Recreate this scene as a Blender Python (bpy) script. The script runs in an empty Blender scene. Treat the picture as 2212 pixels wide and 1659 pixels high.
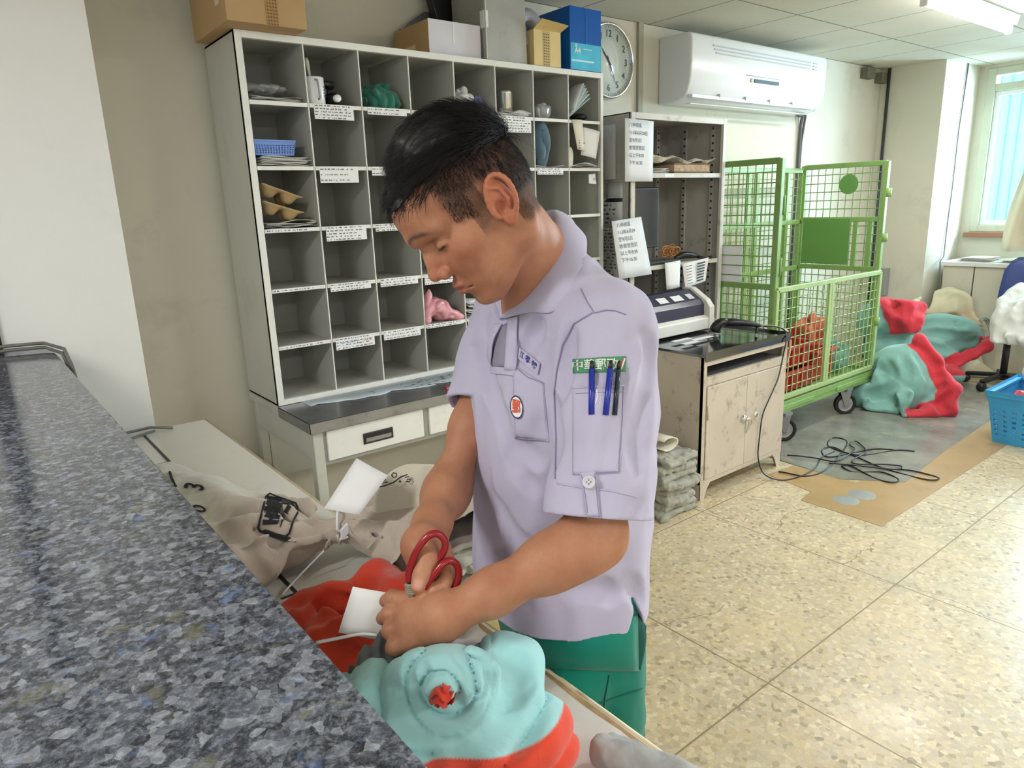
import bpy, bmesh, math, random
import numpy as np
from mathutils import Vector, Matrix
from mathutils.bvhtree import BVHTree
S = bpy.context.scene
COL = S.collection
PI = math.pi

# ---------------------------------------------------------------- camera
RIGHT = Vector((0.7819868, -0.6223682, -0.0339642))
UPV = Vector((0.1806, 0.1741, 0.9681))
def cam_axes(p, r, yw):
    f = Vector((math.sin(yw)*math.cos(p), math.cos(yw)*math.cos(p), -math.sin(p)))
    rt = Vector((math.cos(yw), -math.sin(yw), 0)); up = rt.cross(f)
    c, s = math.cos(r), math.sin(r)
    return c*rt+s*up, -s*rt+c*up, f
RIGHT, UPV, FWD = cam_axes(0.249419222, -0.0350513847, 0.664145523)
FOC = 1511.80105
CAM = Vector((0, 0, 1.5))
cd = bpy.data.cameras.new('camera'); cam = bpy.data.objects.new('camera', cd); COL.objects.link(cam)
cd.sensor_width = 36; cd.sensor_fit = 'HORIZONTAL'; cd.lens = FOC/2212*36; cd.clip_start = 0.02; cd.clip_end = 200
m = Matrix((RIGHT, UPV, -FWD)).transposed().to_4x4(); m.translation = CAM
cam.matrix_world = m
S.camera = cam

# ---------------------------------------------------------------- world, exposure, lights
S.view_settings.view_transform = 'Standard'; S.view_settings.look = 'None'
S.view_settings.exposure = 0.15; S.view_settings.gamma = 1; S.view_settings.use_curve_mapping = False
W = bpy.data.worlds.new('sky'); S.world = W; W.use_nodes = True
_n = W.node_tree.nodes; _l = W.node_tree.links
_bg = _n['Background']; _bg.inputs['Color'].default_value = (0.74, 0.88, 1.0, 1); _bg.inputs['Strength'].default_value = 1.7

def lamp_area(name, loc, rot, sx, sy, power, color=(1, 1, 1)):
    d = bpy.data.lights.new(name, 'AREA'); d.shape = 'RECTANGLE'; d.size = sx; d.size_y = sy; d.energy = power; d.color = color
    o = bpy.data.objects.new(name, d); COL.objects.link(o); o.location = loc; o.rotation_euler = rot
    return o
# the ceiling's fluorescent tubes: x centre, y centre, power (the fixtures themselves are built further down)
TUBES = [(4.78, 1.77, 20), (6.2, -1.5, 24), (2.9, 0.1, 30), (-1.3, 0.9, 36), (1.2, -1.9, 28), (-1.3, -1.9, 28), (3.9, -2.3, 24)]
for tx, ty, tp in TUBES:
    lamp_area('tube_light', (tx, ty, 2.395), (0, 0, 0), 1.16, 0.07, tp, (1.0, 0.985, 0.96))
# daylight coming in at the window on the right
lamp_area('window_daylight', (8.0, 0.85, 2.0), (0, math.radians(80), 0), 1.6, 2.0, 480, (0.66, 0.86, 1.0))

# ---------------------------------------------------------------- helpers
def lin(c):
    if isinstance(c, str):
        c = tuple(int(c[i:i+2], 16) for i in (0, 2, 4))
    return tuple(((v/255)/12.92 if v/255 <= 0.04045 else ((v/255+0.055)/1.055)**2.4) for v in c)+(1,)

class NT:
    """tiny node helper"""
    def __init__(s, mat):
        s.t = mat.node_tree; s.n = s.t.nodes; s.l = s.t.links; s.b = s.n['Principled BSDF']
    def add(s, kind, **kw):
        nd = s.n.new(kind)
        for k, v in kw.items():
            if k.startswith('_'): setattr(nd, k[1:], v)
            else: nd.inputs[k.replace('__', ' ')].default_value = v
        return nd
    def link(s, a, b): s.l.new(a, b)
    def coord(s, scale=(1, 1, 1), rot=(0, 0, 0), loc=(0, 0, 0), kind='Object'):
        tc = s.n.new('ShaderNodeTexCoord'); mp = s.n.new('ShaderNodeMapping')
        mp.inputs['Scale'].default_value = scale; mp.inputs['Rotation'].default_value = rot; mp.inputs['Location'].default_value = loc
        s.l.new(tc.outputs[kind], mp.inputs['Vector']); return mp.outputs['Vector']
    def noise(s, vec, scale, detail=3, rough=0.55, out='Fac'):
        nd = s.n.new('ShaderNodeTexNoise'); nd.inputs['Scale'].default_value = scale; nd.inputs['Detail'].default_value = detail
        nd.inputs['Roughness'].default_value = rough; s.l.new(vec, nd.inputs['Vector']); return nd.outputs[out]
    def ramp(s, fac, stops, interp='LINEAR'):
        nd = s.n.new('ShaderNodeValToRGB'); cr = nd.color_ramp; cr.interpolation = interp
        while len(cr.elements) < len(stops): cr.elements.new(0.5)
        for e, (p, c) in zip(cr.elements, stops):
            e.position = p; e.color = c if len(c) == 4 else tuple(c)+(1,)
        s.l.new(fac, nd.inputs['Fac']); return nd.outputs['Color']
    def mix(s, fac, a, b, mode='MIX'):
        nd = s.n.new('ShaderNodeMix'); nd.data_type = 'RGBA'; nd.blend_type = mode
        for sock, v in ((nd.inputs[0], fac), (nd.inputs[6], a), (nd.inputs[7], b)):
            if hasattr(v, 'node'): s.l.new(v, sock)
            else: sock.default_value = v
        return nd.outputs[2]
    def math(s, op, a, b=0.0):
        nd = s.n.new('ShaderNodeMath'); nd.operation = op
        for sock, v in ((nd.inputs[0], a), (nd.inputs[1], b)):
            if hasattr(v, 'node'): s.l.new(v, sock)
            else: sock.default_value = v
        return nd.outputs[0]
    def bump(s, h, strength=0.3, dist=0.002):
        nd = s.n.new('ShaderNodeBump'); nd.inputs['Strength'].default_value = strength; nd.inputs['Distance'].default_value = dist
        s.l.new(h, nd.inputs['Height']); s.l.new(nd.outputs['Normal'], s.b.inputs['Normal'])

MATS = {}
def newmat(name):
    mt = bpy.data.materials.new(name); mt.use_nodes = True; MATS[name] = mt
    return mt, NT(mt)
def mat(name, col, rough=0.55, metal=0.0, var=0.06, vscale=6.0, dirt=None, dirt_amt=0.35, dirt_scale=9.0, bump=0.0, bscale=120.0, spec=0.5, sheen=0.0, fine=0.0):
    """plain surface with a little tonal wear of its own"""
    if name in MATS: return MATS[name]
    mt, t = newmat(name); c = lin(col) if isinstance(col, str) else tuple(col)+(1,)
    b = t.b; b.inputs['Roughness'].default_value = rough; b.inputs['Metallic'].default_value = metal
    b.inputs['Specular IOR Level'].default_value = spec
    if sheen: b.inputs['Sheen Weight'].default_value = sheen
    v = t.coord()
    lo = tuple(x*(1-var) for x in c[:3])+(1,); hi = tuple(min(1, x*(1+var)) for x in c[:3])+(1,)
    out = t.ramp(t.noise(v, vscale, 4), [(0.3, lo), (0.7, hi)])
    if dirt:
        f = t.ramp(t.noise(v, dirt_scale, 8, 0.7), [(0.56, (0, 0, 0)), (0.72, (dirt_amt,)*3)])
        out = t.mix(f, out, lin(dirt))
    t.link(out, b.inputs['Base Color'])
    if bump: t.bump(t.noise(v, bscale, 3), bump, 0.002)
    return mt

class MB:
    """collects shapes (world coordinates) for ONE mesh object"""
    def __init__(s): s.v = []; s.f = []; s.mi = []; s.sm = []
    def add(s, vs, fs, mi=0, smooth=False):
        o = len(s.v); s.v += [tuple(v) for v in vs]
        s.f += [tuple(i+o for i in f) for f in fs]; s.mi += [mi]*len(fs); s.sm += [smooth]*len(fs); return s
    def box(s, x0, x1, y0, y1, z0, z1, mi=0, M=None):
        vs = [Vector((x, y, z)) for x in (x0, x1) for y in (y0, y1) for z in (z0, z1)]
        if M: vs = [M @ v for v in vs]
        return s.add(vs, [(0, 1, 3, 2), (4, 6, 7, 5), (0, 4, 5, 1), (2, 3, 7, 6), (0, 2, 6, 4), (1, 5, 7, 3)], mi)
    def bar(s, a, b, w, h=None, mi=0, up=(0, 0, 1)):
        a = Vector(a); b = Vector(b); h = h or w; d = (b-a).normalized(); u = Vector(up)
        if abs(d.dot(u)) > 0.95: u = Vector((1, 0, 0))
        x = d.cross(u).normalized(); y = x.cross(d)
        vs = [p+x*sx*w/2+y*sy*h/2 for p in (a, b) for sx, sy in ((-1, -1), (1, -1), (1, 1), (-1, 1))]
        return s.add(vs, [(3, 2, 1, 0), (4, 5, 6, 7), (0, 1, 5, 4), (1, 2, 6, 5), (2, 3, 7, 6), (3, 0, 4, 7)], mi)
    def tube(s, pts, r, n=8, mi=0, caps=True, closed=False, smooth=True):
        pts = [Vector(p) for p in pts]; N = len(pts); rr = r if hasattr(r, '__len__') else [r]*N
        vs = []; fs = []; pu = None
        for i, p in enumerate(pts):
            a = pts[(i-1) % N] if (i > 0 or closed) else p; b = pts[(i+1) % N] if (i < N-1 or closed) else p
            d = (b-a); d = d.normalized() if d.length > 1e-9 else Vector((0, 0, 1))
            if pu is None:
                u = Vector((0, 0, 1)) if abs(d.z) < 0.9 else Vector((1, 0, 0)); x = d.cross(u).normalized()
            else:
                x = (pu-d*pu.dot(d)); x = x.normalized() if x.length > 1e-6 else d.orthogonal().normalized()
            pu = x; y = d.cross(x)
            vs += [p+(x*math.cos(2*PI*k/n)+y*math.sin(2*PI*k/n))*rr[i] for k in range(n)]
        R = N if closed else N-1
        for i in range(R):
            for k in range(n):
                a = i*n+k; b = i*n+(k+1) % n; c = ((i+1) % N)*n+(k+1) % n; d = ((i+1) % N)*n+k
                fs.append((a, b, c, d))
        if caps and not closed: fs += [tuple(range(n))[::-1], tuple((N-1)*n+k for k in range(n))]
        return s.add(vs, fs, mi, smooth)
    def lathe(s, prof, c, axis=(0, 0, 1), n=24, mi=0, smooth=True, xd=None):
        """prof = [(radius, height)]"""
        ax = Vector(axis).normalized(); x = (Vector(xd) if xd else ax.orthogonal()).normalized(); y = ax.cross(x); c = Vector(c)
        vs = [c+ax*h+(x*math.cos(2*PI*k/n)+y*math.sin(2*PI*k/n))*max(r, 1e-5) for r, h in prof for k in range(n)]
        fs = [(i*n+k, i*n+(k+1) % n, (i+1)*n+(k+1) % n, (i+1)*n+k) for i in range(len(prof)-1) for k in range(n)]
        return s.add(vs, fs, mi, smooth)
    def prism(s, poly, ext, mi=0):
        """poly = 3D points in a plane, ext = extrusion vector"""
        p = [Vector(q) for q in poly]; e = Vector(ext); n = len(p)
        vs = p+[q+e for q in p]
        return s.add(vs, [tuple(range(n))[::-1], tuple(range(n, 2*n))]+[(i, (i+1) % n, (i+1) % n+n, i+n) for i in range(n)], mi)
    def sheet(s, P, mi=0, smooth=True, thick=0.0):
        """P[i][j] grid of points; thick gives it a body"""
        a = len(P); b = len(P[0]); vs = [Vector(p) for r in P for p in r]
        fs = [(i*b+j, i*b+j+1, (i+1)*b+j+1, (i+1)*b+j) for i in range(a-1) for j in range(b-1)]
        if not thick: return s.add(vs, fs, mi, smooth)
        nr = [Vector((0, 0, 0)) for _ in vs]
        for f in fs:
            nn = (vs[f[2]]-vs[f[0]]).cross(vs[f[3]]-vs[f[1]])
            for i in f: nr[i] += nn
        o = len(vs); v2 = [v-n.normalized()*thick if n.length > 0 else v for v, n in zip(vs, nr)]
        f2 = [tuple(i+o for i in f)[::-1] for f in fs]; ed = []
        rim = [i*b for i in range(a)], [i*b+b-1 for i in range(a)][::-1], list(range(b))[::-1], [(a-1)*b+j for j in range(b)]
        for r in rim:
            for u, w in zip(r, r[1:]): ed.append((u, w, w+o, u+o))
        return s.add(vs+v2, fs+f2+ed, mi, smooth)
    def build(s, name, mats, parent=None, bevel=0.0, seg=2, sub=0, fix=True, shade=None):
        me = bpy.data.meshes.new(name); me.from_pydata(s.v, [], s.f)
        for mm in (mats if isinstance(mats, (list, tuple)) else [mats]): me.materials.append(mm)
        me.polygons.foreach_set('material_index', s.mi)
        me.polygons.foreach_set('use_smooth', s.sm if shade is None else [shade]*len(s.f))
        if fix:
            bm = bmesh.new(); bm.from_mesh(me); bmesh.ops.recalc_face_normals(bm, faces=bm.faces); bm.to_mesh(me); bm.free()
        return link(name, me, parent, bevel, seg, sub)

def link(name, me, parent=None, bevel=0.0, seg=2, sub=0):
    o = bpy.data.objects.new(name, me); COL.objects.link(o)
    if parent is None:
        n = len(me.vertices); co = np.empty(n*3); me.vertices.foreach_get('co', co); co = co.reshape(-1, 3)
        c = (co.min(0)+co.max(0))/2; c[2] = co[:, 2].min()
        me.vertices.foreach_set('co', (co-c).ravel()); o.location = c
    else: attach(o, parent)
    if bevel:
        b = o.modifiers.new('bevel', 'BEVEL'); b.width = bevel; b.segments = seg; b.limit_method = 'ANGLE'; b.angle_limit = 0.7
    if sub:
        b = o.modifiers.new('sub', 'SUBSURF'); b.levels = sub; b.render_levels = sub
    return o
def wmat(o):
    """world matrix from the parent chain (no depsgraph update needed)"""
    if o.parent is None: return Matrix.LocRotScale(o.location, o.rotation_euler, o.scale)
    return wmat(o.parent) @ o.matrix_parent_inverse @ Matrix.LocRotScale(o.location, o.rotation_euler, o.scale)
def attach(o, parent):
    o.parent = parent; o.matrix_parent_inverse = wmat(parent).inverted()

def tag(o, label=None, cat=None, group=None, kind=None):
    if label: o['label'] = label
    if cat: o['category'] = cat
    if group: o['group'] = group
    if kind: o['kind'] = kind
    return o
def thing(name, label, cat, loc, group=None):
    o = bpy.data.objects.new(name, None); COL.objects.link(o); o.location = loc; o.empty_display_size = 0.05
    return tag(o, label, cat, group)
def struct(name, mb, mats, parent=None, **kw):
    o = mb.build(name, mats, parent, **kw)
    if parent is None: o['kind'] = 'structure'
    return o
def copy_tree(o, parent=None):
    c = o.copy(); COL.objects.link(c)
    if parent is not None:
        c.parent = parent; c.matrix_parent_inverse = o.matrix_parent_inverse.copy()
    for ch in list(o.children): copy_tree(ch, c)
    return c

# text turned into a thin mesh laid on a plane: o = origin (centre), xd = reading direction, yd = up of the letters
def text_mb(mb, body, size, o, xd, yd, mi=0, thick=0.0004, align='CENTER', fn=None, bold=0.0, lines=1.0):
    cu = bpy.data.curves.new('tmp_text', 'FONT'); cu.body = body; cu.size = size; cu.align_x = align; cu.align_y = 'CENTER'; cu.resolution_u = 3
    cu.offset = bold; cu.space_line = lines
    ob = bpy.data.objects.new('tmp_text', cu); COL.objects.link(ob)
    me = bpy.data.meshes.new_from_object(ob)
    xd = Vector(xd).normalized(); yd = Vector(yd).normalized(); nz = xd.cross(yd); o = Vector(o)
    if fn: vs = [fn(v.co.x, v.co.y) for v in me.vertices]
    else: vs = [o+xd*v.co.x+yd*v.co.y+nz*thick for v in me.vertices]
    mb.add(vs, [tuple(p.vertices) for p in me.polygons], mi)
    bpy.data.objects.remove(ob); bpy.data.meshes.remove(me); bpy.data.curves.remove(cu)
    return mb

# ---------------------------------------------------------------- numeric noise and signed distance meshing
_rs = np.random.RandomState(7); _PERM = _rs.permutation(4096); _VAL = _rs.rand(4096).astype(np.float32)*2-1
def vnoise(P):
    P = np.asarray(P, dtype=np.float64); i = np.floor(P).astype(np.int64); f = P-i; f = f*f*(3-2*f); out = 0
    for dx in (0, 1):
        wx = f[..., 0] if dx else 1-f[..., 0]
        for dy in (0, 1):
            wy = f[..., 1] if dy else 1-f[..., 1]
            for dz in (0, 1):
                wz = f[..., 2] if dz else 1-f[..., 2]
                h = _PERM[(i[..., 0]+dx+_PERM[(i[..., 1]+dy+_PERM[(i[..., 2]+dz) & 4095]) & 4095]) & 4095]
                out = out+wx*wy*wz*_VAL[h]
    return out
def fbm(P, oct=3):
    P = np.asarray(P, dtype=np.float64); s = 0; a = 1
    for k in range(oct): s = s+a*vnoise(P*(2**k)+k*17.3); a *= 0.5
    return s
def crease(P, k, seed=0, n=5, warp=.55):
    """flat facets meeting in sharp creases, like crumpled cloth; about -0.5..0.5"""
    r = np.random.RandomState(seed+100); P = np.asarray(P, float)*k; w = warp*vnoise(P*.45+seed*3.7)+.25*warp*vnoise(P*1.1+seed); s = 0
    for i in range(n):
        d = r.normal(size=3); d /= np.linalg.norm(d); x = P@d*r.uniform(.6, 1.25)+r.uniform(0, 9)+w*r.choice((-1, 1)); s = s+(np.abs((x % 1)-.5)*2)
    return s/n*1.6-.8
def smin(a, b, k):
    if k <= 0: return np.minimum(a, b)
    h = np.clip(0.5+0.5*(b-a)/k, 0, 1); return b*(1-h)+a*h-k*h*(1-h)
def smax(a, b, k): return -smin(-a, -b, k)
def sd_cone(P, a, b, r1, r2):
    a = np.asarray(a, float); b = np.asarray(b, float); ba = b-a; h = np.clip(((P-a)@ba)/(ba@ba), 0, 1)
    return np.linalg.norm(P-a-h[:, None]*ba, axis=1)-(r1+(r2-r1)*h)
def sd_ell(P, c, r, R=None):
    q = P-np.asarray(c, float)
    if R is not None: q = q@np.asarray(R)       # columns of R are the local axes
    r = np.asarray(r, float); k0 = np.linalg.norm(q/r, axis=1); k1 = np.linalg.norm(q/(r*r), axis=1)
    return k0*(k0-1)/np.maximum(k1, 1e-9)
class SDF:
    def __init__(s): s.p = []; s.post = []
    def prim(s, fn, c, rad, k=0.01, op='u'): s.p.append((fn, np.asarray(c, float), rad, k, op)); return s
    def cone(s, a, b, r1, r2, k=0.01, op='u'):
        a = np.asarray(a, float); b = np.asarray(b, float)
        return s.prim(lambda P: sd_cone(P, a, b, r1, r2), (a+b)/2, np.linalg.norm(b-a)/2+max(r1, r2), k, op)
    def chain(s, pts, rs, k=0.01, op='u'):
        for i in range(len(pts)-1): s.cone(pts[i], pts[i+1], rs[i], rs[i+1], k, op)
        return s
    def ell(s, c, r, R=None, k=0.01, op='u'):
        return s.prim(lambda P: sd_ell(P, c, r, R), c, max(r), k, op)
    def eval(s, P, cen=None, brad=0.0, mar=0.02):
        d = np.full(len(P), 0.2)
        for fn, c, rad, k, op in s.p:
            if cen is not None and np.linalg.norm(cen-c) > rad+brad+mar+k: continue
            q = fn(P)
            d = smin(d, q, k) if op == 'u' else (smax(d, -q, k) if op == 's' else smax(d, q, k))
        for g in s.post: d = g(P, d)
        return d
def sdf_mesh(sd, lo, hi, h, B=12):
    lo = np.asarray(lo, float); hi = np.asarray(hi, float); nb = np.ceil((hi-lo)/(h*B)).astype(int); bs = h*B; br = bs*math.sqrt(3)/2
    G = np.stack(np.meshgrid(*[np.arange(n) for n in nb], indexing='ij'), -1).reshape(-1, 3)
    cen = lo+(G+0.5)*bs; keep = []
    for i in range(len(G)):
        d = sd.eval(cen[i:i+1], cen[i], br, 0.05)[0]
        if abs(d) < br*1.5+0.004: keep.append(i)
    N = nb*B+2; ci = []; cv = []; ed = []
    g = np.arange(B+1); GX, GY, GZ = np.meshgrid(g, g, g, indexing='ij'); L = np.stack((GX, GY, GZ), -1).reshape(-1, 3)
    offs = [(x, y, z) for x in (0, 1) for y in (0, 1) for z in (0, 1)]
    edges = [(a, b) for a in range(8) for b in range(a+1, 8) if bin(a ^ b).count('1') == 1]
    for i in keep:
        base = G[i]*B; P = lo+(base+L)*h; D = sd.eval(P, cen[i], br).reshape(B+1, B+1, B+1)
        Sg = D < 0
        if Sg.all() or not Sg.any(): continue
        c8 = np.stack([D[x:x+B, y:y+B, z:z+B] for x, y, z in offs], -1); s8 = c8 < 0; ns = s8.sum(-1); m_ = (ns > 0) & (ns < 8)
        idx = np.argwhere(m_)
        if len(idx) == 0: continue
        c = c8[m_]; s_ = s8[m_]; acc = np.zeros((len(c), 3)); cnt = np.zeros(len(c))
        for a, b in edges:
            x = s_[:, a] != s_[:, b]; den = np.where(x, c[:, a]-c[:, b], 1); t = np.where(x, c[:, a]/den, 0)
            pa = np.array(offs[a], float); pb = np.array(offs[b], float)
            acc += np.where(x[:, None], pa+t[:, None]*(pb-pa), 0); cnt += x
        v = acc/cnt[:, None]; gi = idx+base
        ci.append((gi[:, 0]*N[1]+gi[:, 1])*N[2]+gi[:, 2]); cv.append(lo+(gi+v)*h)
        for ax in range(3):
            o = [0, 0, 0]; o[ax] = 1; A = Sg[:B, :B, :B]; Bq = Sg[o[0]:o[0]+B, o[1]:o[1]+B, o[2]:o[2]+B]
            e = np.argwhere(A != Bq)
            if len(e): ed.append(np.column_stack((e+base, np.full(len(e), ax), A[e[:, 0], e[:, 1], e[:, 2]])))
    ci = np.concatenate(ci); cv = np.concatenate(cv); o = np.argsort(ci); ci = ci[o]; cv = cv[o]; E = np.concatenate(ed); F = []
    for ax in range(3):
        e = E[E[:, 3] == ax]; u = np.zeros(3, int); w = np.zeros(3, int); u[(ax+1) % 3] = 1; w[(ax+2) % 3] = 1
        q = []
        for dd in (-u-w, -w, 0*u, -u):
            p = e[:, :3]+dd; q.append((p[:, 0]*N[1]+p[:, 1])*N[2]+p[:, 2])
        q = np.stack(q, 1); k = np.searchsorted(ci, q); k = np.minimum(k, len(ci)-1); ok = (ci[k] == q).all(1)
        k = k[ok]; fl = e[ok, 4] == 0; k[fl] = k[fl][:, ::-1]; F.append(k)
    return cv, np.concatenate(F)
def np_mesh(name, V, F, mats, parent=None, attrs=None, mi=None, smooth=True, sub=0):
    me = bpy.data.meshes.new(name); me.vertices.add(len(V)); me.vertices.foreach_set('co', np.asarray(V, float).ravel())
    F = np.asarray(F); me.loops.add(F.size); me.loops.foreach_set('vertex_index', F.ravel().astype(np.int32))
    me.polygons.add(len(F)); me.polygons.foreach_set('loop_start', (np.arange(len(F))*F.shape[1]).astype(np.int32))
    me.update(calc_edges=True); me.validate()
    for mm in (mats if isinstance(mats, (list, tuple)) else [mats]): me.materials.append(mm)
    if mi is not None: me.polygons.foreach_set('material_index', np.asarray(mi, dtype=np.int32))
    me.polygons.foreach_set('use_smooth', [smooth]*len(F))
    for k, a in (attrs or {}).items():
        at = me.attributes.new(k, 'FLOAT', 'POINT'); at.data.foreach_set('value', np.asarray(a, dtype=np.float32))
    return link(name, me, parent, sub=sub)
def relax(V, F, it=1, lam=0.5):
    V = V.copy(); n = len(V)
    for _ in range(it):
        acc = np.zeros_like(V); cnt = np.zeros(n)
        for a, b in ((0, 1), (1, 2), (2, 3), (3, 0)):
            np.add.at(acc, F[:, a], V[F[:, b]]); np.add.at(acc, F[:, b], V[F[:, a]]); np.add.at(cnt, F[:, a], 1); np.add.at(cnt, F[:, b], 1)
        V += lam*(acc/np.maximum(cnt, 1)[:, None]-V)
    return V
# ================================================================ materials of the room
def wall_mat(name, col, grime='8f8b78', amt=0.25):
    return mat(name, col, rough=0.75, var=0.035, vscale=1.3, dirt=grime, dirt_amt=amt, dirt_scale=2.2, bump=0.15, bscale=60, spec=0.3)
M_WALL = wall_mat('painted_wall', 'd6d3c3')
M_WALL2 = wall_mat('painted_wall_white', 'e3e3e1', amt=0.08)
M_GREY = mat('grey_enamel', 'c4c5bc', rough=0.38, var=0.03, dirt='8d8a7c', dirt_amt=0.25, dirt_scale=5)
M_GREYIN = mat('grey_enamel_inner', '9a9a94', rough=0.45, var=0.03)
M_EDGE = mat('white_enamel', 'e6e6e2', rough=0.35, var=0.02, dirt='a8a596', dirt_amt=0.2, dirt_scale=7)
M_CAB = mat('worn_beige_enamel', 'c3b8a8', rough=0.42, var=0.05, dirt='5d4f42', dirt_amt=0.75, dirt_scale=10, bump=0.1, bscale=40)
M_CABD = mat('dark_recess', '3a3734', rough=0.6)
M_STEEL = mat('stainless_sheet', '8f9092', rough=0.26, metal=0.55, var=0.12, vscale=8, dirt='4f4c46', dirt_amt=0.6, dirt_scale=14)
M_CHROME = mat('chrome', 'd5d5d5', rough=0.14, metal=1.0, var=0.02)
M_BLACK = mat('black_plastic', '17171a', rough=0.35, var=0.1)
M_DGREY = mat('dark_grey', '3b3c3e', rough=0.5, var=0.1)
M_RUBBER = mat('rubber', '1b1a19', rough=0.7)
M_TABLE = mat('white_laminate', 'e4e1da', rough=0.22, var=0.02, dirt='b9ad97', dirt_amt=0.3, dirt_scale=5, spec=0.5)
M_PAPER = mat('paper', 'eceef0', rough=0.75, var=0.015)
M_PAPERW = mat('paper_warm', 'e2ddd0', rough=0.8, var=0.04, vscale=20)
M_INK = mat('ink', '35353c', rough=0.8, var=0.0)
M_INKB = mat('ink_blue', '4a6fc4', rough=0.8, var=0.0)
M_INKR = mat('ink_red', 'c4453c', rough=0.8, var=0.0)
M_CARD = mat('cardboard', 'b8986c', rough=0.8, var=0.06, vscale=5, bump=0.1, bscale=150)
M_CARDL = mat('cardboard_light', 'dcc690', rough=0.8, var=0.05, vscale=8)
M_GREEN = mat('green_enamel', '7ea25c', rough=0.4, var=0.06, dirt='4f5f38', dirt_amt=0.6, dirt_scale=12)
M_GREEND = mat('green_enamel_deep', '62924a', rough=0.45, var=0.05)
M_WHITE = mat('white_plastic', 'e9ecee', rough=0.22, var=0.01)
M_BLUE = mat('blue_basket_plastic', '3a9ad0', rough=0.35, var=0.05)

def granite():
    mt, t = newmat('granite'); v = t.coord(); b = t.b
    wv = t.n.new('ShaderNodeVectorMath'); wv.operation = 'ADD'; sc = t.n.new('ShaderNodeVectorMath'); sc.operation = 'SCALE'; sc.inputs['Scale'].default_value = 0.012
    t.link(t.noise(v, 45, 3, 0.6, 'Color'), sc.inputs[0]); t.link(v, wv.inputs[0]); t.link(sc.outputs[0], wv.inputs[1]); v2 = wv.outputs[0]
    vo = t.add('ShaderNodeTexVoronoi', Scale=92.0); t.link(v2, vo.inputs['Vector'])
    sep = t.n.new('ShaderNodeSeparateColor'); t.link(vo.outputs['Color'], sep.inputs[0])
    base = t.ramp(sep.outputs[0], [(0.0, lin('22252d')), (0.35, lin('373c48')), (0.55, lin('545b6a')), (0.78, lin('7c818e')), (0.93, lin('9ca2ad'))])
    n1 = t.ramp(t.noise(v2, 130, 6, 0.75), [(0.38, lin('1a1c20')), (0.5, lin('4f535b')), (0.62, lin('9196a0'))])
    c = t.mix(0.55, base, n1)
    sp = t.ramp(t.noise(v2, 32, 3, 0.6), [(0.62, (0, 0, 0)), (0.72, (0.5, 0.5, 0.5))]); c = t.mix(sp, c, lin('6480b4'))
    sp2 = t.ramp(t.noise(v2, 21, 3, 0.6), [(0.62, (0, 0, 0)), (0.7, (0.5, 0.5, 0.5))]); c = t.mix(sp2, c, lin('6b6a52'))
    t.link(c, b.inputs['Base Color']); b.inputs['Roughness'].default_value = 0.12; b.inputs['Specular IOR Level'].default_value = 0.55
    return mt
M_GRAN = granite()

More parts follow.
